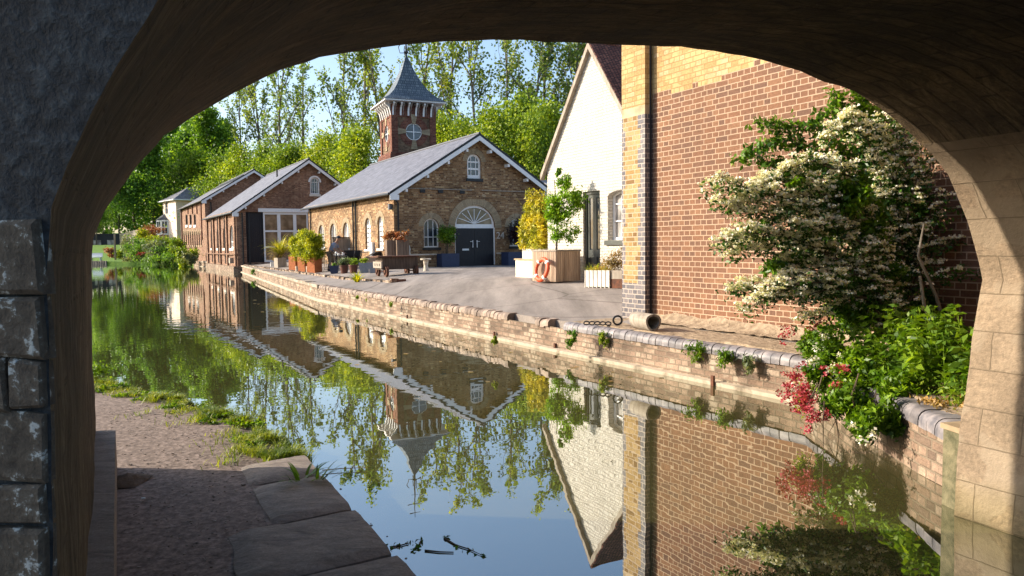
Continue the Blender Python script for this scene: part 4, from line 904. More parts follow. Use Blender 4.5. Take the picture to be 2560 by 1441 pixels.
for (a, oa), (b, ob) in zip(bayp, bayp[1:]):
    for i0, i1 in ((.15, .46), (.54, .85)):
        for j0, j1 in ((.1, .48), (.54, .9)):
            f = lambda s, hh: FD.at(a+(b-a)*s, hb0+(hb1-hb0)*hh, oa+(ob-oa)*s+.02); pn.face([f(i0, j0), f(i1, j0), f(i1, j1), f(i0, j1)])
pn.build('pane', M['glass'], bay)
br = MB(); tops = [FD.at(a, hb1+.02, o_*1.15) for a, o_ in bayp]
for a, b in zip(tops, tops[1:]): br.face([a, b, FD.at((t0+t1)/2, hb1+1.0, .0)])
br.build('bay_roof', M['lead'], bay)
bs = MB(); bs.fbox(FD, t0+.1, t1-.3, bD, hb0-.01, 0, .7); bs.build('bay_base', M['stone'], D)

# ================================================================== CLOCK-LIKE TOWER
th_ = R(24); tU = Vector((-math.sin(th_), math.cos(th_), 0)); tV = Vector((math.cos(th_), math.sin(th_), 0))
pT = PY(981, 330, 57.5); FT = Face(pT, tV, -tU); wT = FT.T(1087, 330); wt2 = wT; FTl = Face(pT, tU, -tV)
hE = FT.H(1030, 260); hTop = FT.H(1017, 150)+.6; tb_ = 4.0
tower = thing('brick_tower', 'square red brick tower with a concave slate spire behind the gabled building', 'tower', (pT.x, pT.y, 0))
P0 = Vector((pT.x, pT.y, 0)); mid = P0+tV*wT/2+tU*wt2/2
wl = MB(); hc = (wT/2, FT.H(1031, 330)); rc_ = .66
circ = [(hc[0]+rc_*math.cos(2*math.pi*i/28), hc[1]+rc_*math.sin(2*math.pi*i/28)) for i in range(28)]
faces = [Face(P0, tV, -tU), Face(P0, tU, -tV), Face(P0+tU*wt2, tV, tU), Face(P0+tV*wT, tU, tV)]
for i, F in enumerate(faces): wl.poly(F, [(0, 0), (wT, 0), (wT, hE), (0, hE)], [circ] if i < 2 else [], reveal=.2)
wl.build('shaft', M['dbrown'], tower)
cq = MB()
for F in faces:
    for a, b in ((-.06, .42), (wT-.42, wT+.06)): cq.fbox(F, a, b, 0, hE-.1, .0, .09)
    cq.fbox(F, .43, wT-.43, hE-1.05, hE-.15, 0, .07)
cq.build('corner_pilaster', M['dred'], tower)
bf = MB(); hb_ = FT.H(985, 383)
for F in faces:
    bf.fbox(F, -.2, wT+.2, hb_-.1, hb_+.08, .0, .22); bf.fbox(F, -.32, wT+.32, hb_-.9, hb_-.45, .0, .34); bf.fbox(F, -.26, wT+.26, hb_-.45, hb_-.12, .0, .27)
bf.build('base_moulding', M['dred'], tower)
for F in faces[:2]:
    rg = MB(); n = 28
    for i in range(n):
        a0, a1 = 2*math.pi*i/n, 2*math.pi*(i+1)/n; ro_ = rc_+.50
        p = [(hc[0]+r*math.cos(a), hc[1]+r*math.sin(a)) for r, a in ((rc_, a0), (ro_, a0), (ro_, a1), (rc_, a1))]; rg.poly(F, p, out=.03, edge=.03)
    rg.build('brick_surround', M['dred'], tower)
    ks = MB()
    for k in range(4):
        a = math.pi/2*k; ca, sa_ = math.cos(a), math.sin(a)
        p = [(hc[0]+ca*x-sa_*y, hc[1]+sa_*x+ca*y) for x, y in ((rc_-.03, -.13), (rc_+.68, -.27), (rc_+.68, .27), (rc_-.03, .13))]; ks.poly(F, p, out=.075, edge=.08)
    ks.build('keystone', M['arch_pale'], tower)
    wd_ = MB(); wd_.poly(F, [(hc[0]+(x-hc[0])*1.0, hc[1]+(y-hc[1])*1.0) for x, y in circ], [[(hc[0]+(x-hc[0])*.9, hc[1]+(y-hc[1])*.9) for x, y in circ]], out=-.05, reveal=.05)
    wd_.fbox(F, hc[0]-.035, hc[0]+.035, hc[1]-rc_, hc[1]+rc_, -.09, -.055); wd_.fbox(F, hc[0]-rc_, hc[0]+rc_, hc[1]-.035, hc[1]+.035, -.089, -.054)
    rw = wd_.build('round_window', M['white'], tower); pn = MB(); pn.poly(F, circ, out=-.12); pn.build('pane', M['glass'], rw)
cb = MB()
for F in faces:
    for k in range(6):
        t = .18+(wT-.36)*k/5; cb.poly(Face(F.at(t-.07, 0), F.n, F.d*-1), [(0, hE-.95), (.12, hE-.95), (.16, hE-.65), (.26, hE-.35), (.55, hE-.12), (.55, hE-.02), (0, hE-.02)], edge=-.14)
        cb.poly(Face(F.at(t+.07, 0), F.n, F.d), [(0, hE-.95), (.12, hE-.95), (.16, hE-.65), (.26, hE-.35), (.55, hE-.12), (.55, hE-.02), (0, hE-.02)])
cb.build('corbel', M['white'], tower)
ev = MB(); ov_ = .76
fa = MB(); c4 = [mid+tV*sx*(wT/2+ov_-.05)+tU*sy*(wT/2+ov_-.05) for sx, sy in ((-1, -1), (1, -1), (1, 1), (-1, 1))]
fa.slab([c+UP*(hE+.16) for c in c4], .10); fa.build('eaves_board', M['white'], tower)
prof_t = [(1, 0), (.77, .10), (.59, .22), (.44, .36), (.315, .52), (.20, .68), (.10, .85), (.02, 1.0)]
HT = hTop-hE; W_ = wT/2+ov_
acc_t = 0
for (r0, z0), (r1, z1) in zip(prof_t, prof_t[1:]):
    seg = math.hypot((r0-r1)*W_, (z1-z0)*HT)
    for (ax, ay), (bx, by_) in (((-1, -1), (1, -1)), ((1, -1), (1, 1)), ((1, 1), (-1, 1)), ((-1, 1), (-1, -1))):
        q = lambda x, y, r, z: mid+tV*x*W_*r+tU*y*W_*r+UP*(hE+.17+HT*z)
        ev.face([q(ax, ay, r0, z0), q(bx, by_, r0, z0), q(bx, by_, r1, z1), q(ax, ay, r1, z1)], uv=[(-W_*r0, acc_t), (W_*r0, acc_t), (W_*r1, acc_t+seg), (-W_*r1, acc_t+seg)])
    acc_t += seg
sp_ = ev.build('spire_roof', M['slate_scale'], tower)
fn = MB(); tz = hE+.17+HT; fn.tube([mid+UP*(tz-.5), mid+UP*(tz+3.4)], [.09, .02], n=8)
fn.lathe(mid+UP*(tz+.1), [(.05, 0), (.2, .12), (.05, .3)], 10)
for k in range(4):
    a = math.pi/2*k+.4; d_ = Vector((math.cos(a), math.sin(a), 0)); fn.tube([mid+UP*(tz+.2), mid+d_*.5+UP*(tz+.15), mid+d_*.62+UP*(tz+.6), mid+d_*.45+UP*(tz+.85)], .035, n=5)
for hh, L in ((1.4, .3), (2.2, .62), (3.0, .45)): fn.tube([mid-tV*L+UP*(tz+hh), mid+tV*L+UP*(tz+hh)], .022, n=5)
fn.build('iron_finial', M['black'], sp_)

# ================================================================== WHITE HOUSE
W0 = Vector((2.30, 21.1, 0))*1.06; FW = Face(W0, U, -V)
hWa = FW.H(1477, 104); sL, _ = FW.px(1368, 415); heW = FW.H(1368, 414); sL = abs(sL)
FW = Face(W0, U, -V)
white = thing('white_cottage', 'whitewashed brick cottage with a steep gable and narrow dark double door', 'house', (W0.x, W0.y, .7))
t0, t1 = sorted((FW.T(1458, 560), FW.T(1500, 560))); hdT = FW.H(1480, 478); hdB = .74
wt1, wt0 = FW.T(1519, 540), FW.T(1519, 540)-1.25; wB = FW.H(1520, 601); wS = FW.H(1520, 492)
wl = MB(); wl.poly(FW, [(-sL, .3), (sL, .3), (sL, heW), (0, hWa-.1), (-sL, heW)], [arch(t0, t1, hdB, hdT, 0), arch(wt0, wt1, wB, wS, .16)], reveal=.28)
for s_, n_ in ((sL, U), (-sL, -U)):
    F = Face(W0+U*s_, V, n_); wl.poly(F, [(0, .3), (8, .3), (8, heW), (0, heW)])
wl.build('wall', M['white_brick'], white)
rf = MB(); pit = (hWa-heW)/sL
for sg in (1, -1):
    a = W0+U*sg*(sL+.22)+UP*(heW-.22*pit+.05)-V*.12; b = W0+UP*(hWa+.03)-V*.12; p = [a, b, b+V*9, a+V*9]
    rf.slab(p if sg > 0 else p[::-1], .09)
rW = rf.build('roof', M['tile'], white)
vb_ = MB()
for sg in (1, -1):
    a, b = (sg*(sL+.24), heW-.22*pit+.0), (0, hWa-.03); q = [a, b, (0, b[1]-.20), (a[0]-sg*.02, a[1]-.17)]; vb_.poly(FW, q, out=.135, edge=.14)
vb_.build('verge_board', M['wood_g'], rW)
df = MB(); df.poly(FW, [(t0, hdB), (t1, hdB), (t1, hdT), (t0, hdT)], [[(t0+.07, hdB+.01), (t1-.07, hdB+.01), (t1-.07, hdT-.09), (t0+.07, hdT-.09)]], out=-.08, reveal=.1); df.build('door_frame', M['dgreen'], white)
mdt = (t0+t1)/2
for a, b in ((t0+.075, mdt-.004), (mdt+.004, t1-.075)):
    d = MB(); H_ = hdT-.1-hdB; y0 = hdB+.02
    cells = [[(a+.09, y0+.12), (b-.09, y0+.12), (b-.09, y0+H_*.30), (a+.09, y0+H_*.30)], [(a+.09, y0+H_*.38), (b-.09, y0+H_*.38), (b-.09, y0+H_-.12), (a+.09, y0+H_-.12)]]
    d.poly(FW, [(a, y0), (b, y0), (b, y0+H_), (a, y0+H_)], cells, out=-.12, reveal=.03, edge=.05); dr = d.build('door', M['dgreen'], white)
    g = MB(); g.poly(FW, cells[1], out=-.145); g.build('pane', M['glass'], dr); g = MB(); g.poly(FW, cells[0], out=-.145); g.build('panel', M['dgreen'], dr)
ww = window(FW, wt0, wt1, wB, wS, white, rise=.16, vb=2, hb=(wB+.55, wB+1.05), fw=.08, rec=.2, glass='glass_w', sill='dgreen', sillw=.14, mat='white')
sh = MB(); k = 0
hh = wB+.12
while hh < wS-.05: sh.fbox(FW, wt0+.1, wt1-.1, hh, hh+.045, -.255, -.243); hh += .085
sh.build('shutter_slats', M['white'], ww)

# ================================================================== RED BRICK WAREHOUSE
Wp = G(1628, 798, .60); FR = Face(Wp, U, -V); FRp = Face(Wp-V*.17, U, -V)
ware = thing('brick_warehouse', 'large red brick warehouse wall with yellow upper brickwork and a corner pilaster', 'warehouse', (Wp.x, Wp.y, .5))
hy = FR.H(1628, 238); LW = -11.0; TW = 7.6
def wallgrid(mb, F, ts, hs_, m, out=0):
    for a, b in zip(ts, ts[1:]):
        for c_, d_ in zip(hs_, hs_[1:]): mb.face([F.at(a, c_, out), F.at(b, c_, out), F.at(b, d_, out), F.at(a, d_, out)], uv=[(a, c_), (b, c_), (b, d_), (a, d_)], m=m)
wl = MB(); rhh = .088; hyr = round(hy/rhh)*rhh
wallgrid(wl, FR, [LW, -8, -6, -4, -2, 0], [.2, .9, 2, 3, 4, hyr-3*rhh], 0)
random.seed(17); t = LW
while t < 0:                       # ragged meeting of the red and yellow courses
    t2 = min(0, t+random.choice((1, 1, 2, 3))*.131); e_ = hyr+random.choice((-1, 0, 0, 0, 1))*rhh
    wallgrid(wl, FR, [t, t2], [hyr-3*rhh, e_], 0); wallgrid(wl, FR, [t, t2], [e_, hyr+3*rhh], 1); t = t2
wallgrid(wl, FR, [LW, -8, -6, -4, -2, 0], [hyr+3*rhh, 6, 7, TW], 1); wl.build('wall', [M['red'], M['yellow']], ware)
pw = MB(); pl_ = FRp.T(1555, 500); pr_ = FRp.T(1612.5, 500); h1b = FRp.H(1580, 708); h2b = FRp.H(1580, 292); h3b = FRp.H(1580, 270)
# pilaster front: blue base, yellow stock with toothed blue quoins, stone band, yellow
wallgrid(pw, FRp, [pr_, pl_], [.2, h1b], 2)
h = h1b; k = 0; blk = rhh*4
while h < h2b-.01:
    e_ = min(h2b, h+blk); q1 = .13 if k % 2 else .20; q2 = .10 if k % 2 else .04
    wallgrid(pw, FRp, [pr_, pr_+q1], [h, e_], 2); wallgrid(pw, FRp, [pr_+q1, pl_-q2], [h, e_], 3); wallgrid(pw, FRp, [pl_-q2, pl_], [h, e_], 2); h = e_; k += 1
wallgrid(pw, FRp, [pr_, pl_], [h2b, h3b], 4); wallgrid(pw, FRp, [pr_, pl_], [h3b, TW], 1)
FE = Face(Wp-V*.17+U*pr_, V, -U)
dE = .17
for a, b, m_ in ((.2, h2b, 2), (h2b, h3b, 4), (h3b, TW, 1)): pw.face([FE.at(0, a), FE.at(dE, a), FE.at(dE, b), FE.at(0, b)], uv=[(0, a), (dE, a), (dE, b), (0, b)], m=m_)
FE2 = Face(Wp-V*.17+U*pl_, V, U)
for a, b, m_ in ((.2, h1b, 2), (h1b, TW, 1)): pw.face([FE2.at(0, a), FE2.at(9, a), FE2.at(9, b), FE2.at(0, b)], uv=[(0, a), (9, a), (9, b), (0, b)], m=m_)
pw.build('corner_pilaster', [M['red'], M['yellow'], M['blue'], M['yellow2'], M['stone']], ware)
fp_ = MB(); fp_.face([FRp.at(pl_, TW), FRp.at(LW, TW), FRp.at(LW, TW)+V*9, FRp.at(pl_, TW)+V*9]); fp_.build('roof', M['slate'], ware)
rp_ = MB(); rp_.tube([FR.at(pr_+.02, .6, .04), FR.at(pr_+.02, TW, .04)], .035, n=8); rp_.build('downpipe', M['black'], ware)
# crumbled mortar heap along the foot of the wall
hp_ = MB(); n = 60
for i in range(n):
    for j in range(4):
        def q(i, j):
            t = -6.2*i/n+pr_-.1; d = .35*j/4; return FR.at(t, .58+(.16+.08*noise.noise((t*2, 0, 0)))*math.exp(-d*6)+.03*noise.noise((t*7, d*7, 2)), d*(1+.3*noise.noise((t, 5, 5))))
        hp_.face([q(i, j), q(i+1, j), q(i+1, j+1), q(i, j+1)])
tag(hp_.build('rubble_heap', M['mortarbase'], smooth=True), 'pale crumbled mortar heaped along the foot of the red brick wall', 'rubble')

#PART2
# ================================================================== YARD OBJECTS
def dirto(p): return Vector((p.x, p.y, 0)).normalized()
def planter_box(name, label, cat, p, size, h, rz, mat, group=None, wall=.04, soil='soil', taper=1.0, feet=False):
    t = thing(name, label, cat, p, group); mb = MB(); sx, sy = size
    z0 = .03 if feet else 0
    M3 = Matrix.Rotation(rz, 3, 'Z'); q = lambda x, y, z: Vector(p)+M3 @ Vector((x, y, z))
    O0 = [(-sx/2*taper, -sy/2*taper), (sx/2*taper, -sy/2*taper), (sx/2*taper, sy/2*taper), (-sx/2*taper, sy/2*taper)]
    O1 = [(-sx/2, -sy/2), (sx/2, -sy/2), (sx/2, sy/2), (-sx/2, sy/2)]; I1 = [(x-wall*(1 if x > 0 else -1), y-wall*(1 if y > 0 else -1)) for x, y in O1]
    for i in range(4):
        j = (i+1) % 4
        mb.face([q(*O0[i], z0), q(*O0[j], z0), q(*O1[j], h), q(*O1[i], h)]); mb.face([q(*O1[i], h), q(*O1[j], h), q(*I1[j], h), q(*I1[i], h)])
        mb.face([q(*I1[i], h), q(*I1[j], h), q(*I1[j], h-.12), q(*I1[i], h-.12)])
    mb.face([q(*o, z0) for o in O0][::-1]); mb.build('box', mat if not isinstance(mat, str) else M[mat], t)
    s = MB(); s.face([q(x, y, h-.07) for x, y in I1]); s.build('soil', M[soil], t); return t
def bush(name, label, cat, p, r, n, size, mat, stems=5, group=None, lobes=9, base=0.0, upb=.3, asp=.45, seed=1, dirs=None, stemh=.5):
    """p = foot; r = half sizes; crown centre is base+rz above the foot"""
    t = thing(name, label, cat, p, group); c = (p[0], p[1], p[2]+base+r[2])
    leaf_obj('foliage', clump_pts(c, r, n, lobes, seed=seed), size, M[mat], t, upb=upb, asp=asp)
    mb = MB(); g = random.Random(seed)
    for i in range(stems):
        a = g.uniform(0, 6.28); k = g.uniform(.2, .7)
        mb.tube([Vector(p)+Vector((math.cos(a)*.04, math.sin(a)*.04, 0)), Vector(p)+Vector((math.cos(a)*r[0]*k*.3, math.sin(a)*r[1]*k*.3, base+r[2]*.6)), Vector(p)+Vector((math.cos(a)*r[0]*k, math.sin(a)*r[1]*k, base+r[2]*1.3))], [.03, .02, .008], n=5, cap=False)
    mb.build('stems', M['stem'], t); return t
def blades(name, label, cat, p, n, L, spread, mat, width=.02, group=None, droop=.6, seed=1, lean=(0, 0), parent=None, thingy=True):
    """tuft of long arching blades growing from p"""
    t = thing(name, label, cat, p, group) if thingy else parent
    g = random.Random(seed); mb = MB(); p = Vector(p)
    for i in range(n):
        a = g.uniform(0, 2*math.pi); e = g.uniform(.15, 1)*spread; l = L*g.uniform(.6, 1.1); d = Vector((math.cos(a)*e+lean[0], math.sin(a)*e+lean[1], 1)).normalized()
        q = p+Vector((math.cos(a), math.sin(a), 0))*.06*g.random()*spread; side = d.cross(UP).normalized() if abs(d.z) < .999 else Vector((1, 0, 0)); pts = [q]
        dd = d.copy()
        for s in range(4):
            q = q+dd*l/4; dd = (dd+Vector((d.x*.3, d.y*.3, -droop*.35*(s+1)*.6))).normalized(); pts.append(q.copy())
        rr = g.random()
        for s in range(4):
            w0 = width*(1, .95, .8, .5)[s]/2; w1 = width*(.95, .8, .5, .05)[s]/2
            mb.face([pts[s]-side*w0, pts[s]+side*w0, pts[s+1]+side*w1, pts[s+1]-side*w1], r=rr)
    mb.build('blades' if thingy else 'blades', M[mat], t, merge=False); return t

# corten planters with a lime green hedge
corner_px = [(787, 683), (762, 680.3), (739, 677.6)]
cg = 'rusty square planters in a row under the lime hedge'; rzp = R(-14)
cl = ['rusted steel planter nearest the trolley, right end of the row', 'rusted steel planter in the middle of the row of three', 'rusted steel planter at the left end of the row of three']
cpos = []
for (x, y), lb in zip(corner_px, cl):
    k = YP(x, y); rzp = math.atan2(k.x, -k.y)*0+R(45)+math.atan2(-k.x, k.y)   # a corner points to the water
    c_ = k+dirto(k)*.37; cpos.append(c_); planter_box('rusted_planter', lb, 'planter', c_, (.53, .53), .82, rzp, 'corten', cg)
hm = (cpos[0]+cpos[2])/2; hm = Vector((hm.x+.12, hm.y, hm.z+.62))
hl = (cpos[2]-cpos[0]).length/2
hedge = thing('bamboo_hedge', 'bushy lime green bamboo filling the three rusted planters', 'bamboo', hm)
P_ = np.concatenate([clump_pts((cpos[i].x+dx, cpos[i].y, cpos[i].z+.62+hh*zz), (.62, .60, hh*.62), n_, 10, seed=40+i+j) for i, (dx, hh, n_) in enumerate(((-.05, .90, 2600), (.12, 1.0, 2600), (.18, .82, 2400))) for j, zz in enumerate((.45, 1.2))])
leaf_obj('foliage', P_, .13, M['lf_lime'], hedge, upb=.6, asp=.35, dirs=np.array([0, 0, 1.0]), jit=.9)
mb = MB(); random.seed(4)
for c_ in cpos:
    for i in range(9):
        q = c_+Vector((random.uniform(-.18, .18), random.uniform(-.18, .18), .7)); mb.tube([q, q+Vector((random.uniform(-.2, .2), random.uniform(-.2, .2), random.uniform(.9, 1.6)))], [.012, .004], n=4, cap=False)
mb.build('canes', M['lf_bamboo'], hedge)
for x in (742.5, 768.5):
    q = YP(x, 683); m = MB(); m.box(q, (.11, .08, .36), rz=R(30)); tag(m.build('stone_block', M['concrete']), {742.5: 'small upright pale block between the left and middle rusted planters', 768.5: 'small upright pale block between the middle and right rusted planters'}[x], 'block', 'pale blocks between the planters')
# phormium in timber planter, left of the hedge
k = YP(693, 670); c_ = k+dirto(k)*.42+Vector((.22, 0, 0)); planter_box('timber_planter', 'grey timber box planter holding the spiky arching plant', 'planter', c_, (.62, .62), .66, R(40), 'wood_g')
blades('flax_plant', 'spiky yellow green flax plant arching out of the grey timber planter', 'plant', c_+UP*.6, 210, 1.9, .75, 'lf_bamboo', .06, droop=.95, seed=3)
k = YP(682, 669); planter_box('white_trough', 'small white trough in front of the spiky flax plant', 'trough', k+Vector((0, .2, .06)), (.42, .4), .3, R(20), 'white')
blades('dry_leaf_plant', 'tan drooping leaves over the small white trough', 'plant', k+Vector((.1, .35, .35)), 60, .8, 1.2, 'lf_dry', .05, droop=1.2, seed=5)
blades('dry_leaf_plant', 'drooping tan leaves among the spiky flax in the grey timber planter', 'plant', c_+UP*.6+Vector((-.1, -.1, 0)), 90, 1.3, 1.0, 'lf_dry', .055, droop=1.3, seed=25)
k = YP(612, 662); t_ = planter_box('dark_pot', 'small dark pot by the corner of the middle brick building', 'pot', k, (.7, .7), .45, R(10), 'navy', taper=.75)
blades('palm_plant', 'small spreading palm in the dark pot beside the sliding door', 'plant', k+UP*.4, 40, 1.1, 1.3, 'lf_bright', .09, droop=.8, seed=6)
k = YP(655, 657); m = MB(); m.box(k, (5.2, .5, .45), rz=R(32)); tag(m.build('long_trough', M['wood_g']), 'low grey trough under the glazed screen', 'trough')
bush('potted_shrub', 'low green shrub in front of the glazed screen', 'plant', k+V*2.2+UP*.4, (1.1, .5, .5), 700, .14, 'lf_mid', seed=8)
bush('red_flower', 'small red flowering plant in front of the dark sliding door', 'plant', k+V*.2+UP*.4, (.4, .3, .25), 220, .12, 'lf_red', seed=9)
# pots in a row
def tapered_pot(name, label, px, w, h, mat, group=None, rnd=False):
    k = YP(*px); c_ = k+dirto(k)*w*.5
    if not rnd: return planter_box(name, label, 'pot', c_, (w, w), h, R(8), mat, group, taper=.68), c_
    t = thing(name, label, 'pot', c_, group); m = MB(); r = w/2; m.lathe(c_, [(0, 0), (r*.72, 0), (r, h-.06), (r*1.08, h-.06), (r*1.08, h), (r*.9, h), (r*.88, h-.08)], 18); m.build('vessel', M[mat], t, smooth=True)
    s = MB(); s.lathe(c_, [(0, h-.07), (r*.88, h-.07)], 16); s.build('soil', M['soil'], t); return t, c_
t_, c1 = tapered_pot('glazed_pot', 'blue grey square pot at the left of the row of pots', (836, 685), .46, .38, 'pot_blue')
t_, c2 = tapered_pot('round_pot', 'dark brown round pot, left one of the brown pair', (861, 684.5), .42, .4, 'pot_brown', 'brown round pots', True)
t_, c3 = tapered_pot('round_pot', 'dark brown round pot, right one of the brown pair', (884, 684), .42, .4, 'pot_brown', 'brown round pots', True)
t_, c4_ = tapered_pot('tapered_pot', 'grey tapered pot, left one of the grey pair beside the trolley', (911, 683), .5, .46, 'pot_grey', 'grey tapered pots')
t_, c5 = tapered_pot('tapered_pot', 'empty grey tapered pot nearest the trolley wheels', (935, 683), .5, .46, 'pot_grey', 'grey tapered pots')
bush('succulent', 'grey green succulent in the left brown pot', 'plant', c2+UP*.32, (.32, .28, .26), 420, .10, 'lf_grey', seed=12)
blades('spiky_succulent', 'pale spiky leaves over the left brown pot', 'plant', c2+Vector((-.15, 0, .35)), 26, .45, .8, 'lf_grey', .05, droop=.3, seed=4)
bush('trailing_plant', 'trailing yellow green plant in the right brown pot', 'plant', c3+UP*.32, (.36, .3, .22), 420, .09, 'lf_bright', seed=13)
bush('pot_herb', 'low green herb in the left grey tapered pot', 'plant', c4_+UP*.4, (.26, .22, .14), 260, .09, 'lf_bright', seed=14)
bush('pot_cactus', 'small dark green plant in the blue grey pot', 'plant', c1+UP*.3, (.12, .12, .12), 120, .07, 'lf_dense', seed=15)

# bistro table and two chairs behind the pots
def metal_chair(label, p, rz, mat='wood_g', grp='garden chairs round the small table'):
    t = thing('garden_chair', label, 'chair', p, grp); Mx = Matrix.Rotation(rz, 3, 'Z'); q = lambda x, y, z: Vector(p)+Mx @ Vector((x, y, z))
    for sx, sy in ((-1, -1), (1, -1), (-1, 1), (1, 1)):
        m = MB(); m.tube([q(sx*.19, sy*.18, .45), q(sx*.24, sy*.24, 0)], .018, n=6); m.build('leg', M[mat], t)
    m = MB()
    for i in range(6): m.slab([q(-.22, -.2+i*.07, .46), q(.22, -.2+i*.07, .46), q(.22, -.15+i*.07, .46), q(-.22, -.15+i*.07, .46)], .02)
    m.build('seat', M[mat], t); m = MB(); m.tube([q(-.21, .2, .45), q(-.23, .27, .8), q(0, .29, .95), q(.23, .27, .8), q(.21, .2, .45)], .018, n=6)
    for i in range(5): x = -.14+.07*i; m.tube([q(x, .2, .46), q(x, .275, .88)], .010, n=5)
    m.build('backrest', M[mat], t); return t
kt = YP(845, 674); m = None
t = thing('garden_table', 'round metal garden table crowded with small white things', 'table', kt); m = MB(); m.lathe(kt, [(0, .72), (.5, .72), (.5, .745), (0, .75)], 20); m.build('table_top', M['lead'], t)
for a in (0, 2.1, 4.2): m = MB(); m.tube([kt+Vector((math.cos(a)*.1, math.sin(a)*.1, .72)), kt+Vector((math.cos(a)*.22, math.sin(a)*.22, .35)), kt+Vector((math.cos(a)*.4, math.sin(a)*.4, 0))], .022, n=6); m.build('leg', M['black'], t)
random.seed(2)
for i, (dx, dy) in enumerate(((-.3, -.1), (-.1, .12), (.1, -.2), (.28, .05), (.05, .2), (-.28, .2))):
    m = MB(); r = .05+.02*(i % 2); hh = (.09, .2, .12, .16, .08, .24)[i]; m.lathe(kt+Vector((dx, dy, .75)), [(0, 0), (r, 0), (r*1.15, hh*.6), (r*.5, hh), (0, hh)], 10)
    tag(m.build('crockery', M['white'], smooth=True), ('squat white cup at the left edge of the garden table', 'white bottle shaped jug near the middle of the garden table', 'white cup at the near edge of the garden table', 'white jug at the right of the garden table', 'low white bowl at the far side of the garden table', 'tallest white bottle, far left of the garden table')[i], 'crockery', 'white crockery on the garden table')
metal_chair('pale garden chair at the left of the table beside the man', kt+Vector((-.62, -.15, 0)), R(70)); metal_chair('dark garden chair on the near side of the table behind the pots', kt+Vector((-.1, -.62, 0)), R(185), 'black')
metal_chair('dark garden chair at the right of the table by the barbecue', kt+Vector((.6, .1, 0)), R(-80), 'black')
# barbecue with covered lid
kb_ = YP(872, 672)+Vector((0, 1.2, 0)); t = thing('barbecue', 'black kettle barbecue with raised dark lid behind the pots', 'barbecue', kb_)
m = MB(); m.box(kb_+UP*.62, (.92, .55, .34), taper=.9); m.build('grill_body', M['black'], t)
m = MB(); m.poly(Face(kb_-V*.46-U*.1, V, -U), [(0, .97), (.92, .97), (.95, 1.15), (.8, 1.42), (.4, 1.52), (.08, 1.45)], edge=.4); m.build('lid', M['black'], t)
for sx in (-.36, .36):
    for sy in (-.2, .2): m = MB(); m.tube([kb_+Vector((sx, sy, .62)), kb_+Vector((sx*1.08, sy*1.1, 0))], .025, n=6); m.build('leg', M['black'], t)
m = MB(); m.box(kb_+Vector((.62, 0, .82)), (.32, .5, .03)); m.build('side_shelf', M['wood_g'], t)
# timber screen behind the man
a, b = YP(809, 672), YP(858, 668); a = a+Vector((0, 2.2, 0)); b = a+V*2.15
t = thing('timber_screen', 'plain brown timber screen panel behind the man', 'screen', a); Fs = Face(a, V, -U); hs0 = a.z
m = MB(); m.fbox(Fs, 0, 2.1, hs0+.1, hs0+1.72, 0, .04); m.build('panel', M['wood_d'] if False else M['wood_g'], t); m = MB(); m.fbox(Fs, -.03, 2.13, hs0+1.725, hs0+1.80, -.02, .06); m.build('cap_rail', M['wood_d'], t)
for x in (0.0, 2.05): m = MB(); m.fbox(Fs, x, x+.08, hs0, hs0+1.72, -.08, -.003); m.build('post', M['wood_d'], t)
# white cabinet and dark panel (air unit)
ka = YP(923, 672)+Vector((0, 3.2, 0)); t = thing('air_unit', 'white air conditioning unit with dark grille standing by the sunlit wall', 'air unit', ka); Fc = Face(ka-V*.45, V, -U)
m = MB(); m.fbox(Fc, 0, .95, ka.z+.15, ka.z+1.35, -.38, 0); m.build('casing', M['white'], t); m = MB(); m.fbox(Fc, .22, .90, ka.z+.22, ka.z+1.28, .002, .03); m.build('grille', M['black'], t)
for x in (.08, .8): m = MB(); m.fbox(Fc, x, x+.1, ka.z, ka.z+.15, -.36, -.02); m.build('foot', M['black'], t)
# timber crate
kc = YP(930, 670)+Vector((.15, .9, 0)); t = thing('timber_crate', 'low weathered timber crate with sloping slats behind the grey pots', 'crate', kc); rc2 = R(12)
m = MB(); m.box(kc+UP*.05, (1.35, .7, .5), rz=rc2, taper=1.0)
m.build('crate_body', M['wood'], t)
for i in range(4): m = MB(); m.box(kc+Vector((0, -.03, .56+.0*i))+Matrix.Rotation(rc2, 3, 'Z') @ Vector((-.5+i*.33, 0, 0)), (.24, .76, .04), rz=rc2); m.build('slat', M['wood'], t)
m = MB(); m.poly(Face(kc+UP*0-V*.4, V, -U), [(0, kc.z+.62), (.9, kc.z+.62), (1.0, kc.z+.70), (.8, kc.z+.84), (.3, kc.z+.82)], edge=.4); tag(m.build('dark_cover', M['black']), 'folded black cover lying on the timber crate', 'cover')
# trolley
kt2 = YP(957, 693.5); F_T = Face(kt2, V, -U); wd = 1.52; dp = .95
tr = thing('rail_trolley', 'old rusty goods trolley on four small iron wheels', 'trolley', kt2); z = kt2.z
def wheel(c, ax, r, th, parent, spokes=True):
    m = MB(); a = ax.normalized(); e1 = UP; e2 = a.cross(e1); n = 20
    pr = [(r*.78, -th/2), (r, -th/2), (r, th*.2), (r*1.12, th*.25), (r*1.12, th/2), (r*.78, th/2)]
    for (r0, x0), (r1, x1) in zip(pr, pr[1:]+pr[:1]):
        for k in range(n):
            A0_, A1_ = 2*math.pi*k/n, 2*math.pi*(k+1)/n; q = lambda r, x, an: c+a*x+(e1*math.cos(an)+e2*math.sin(an))*r
            m.face([q(r0, x0, A0_), q(r0, x0, A1_), q(r1, x1, A1_), q(r1, x1, A0_)])
    for k in range(6):
        an = k*math.pi/3; d = e1*math.cos(an)+e2*math.sin(an); m.tube([c, c+d*r*.82], .03, n=5)
    m.tube([c-a*th*.7, c+a*th*.7], .06, n=10); return m.build('wheel', M['rust'], parent, smooth=True)
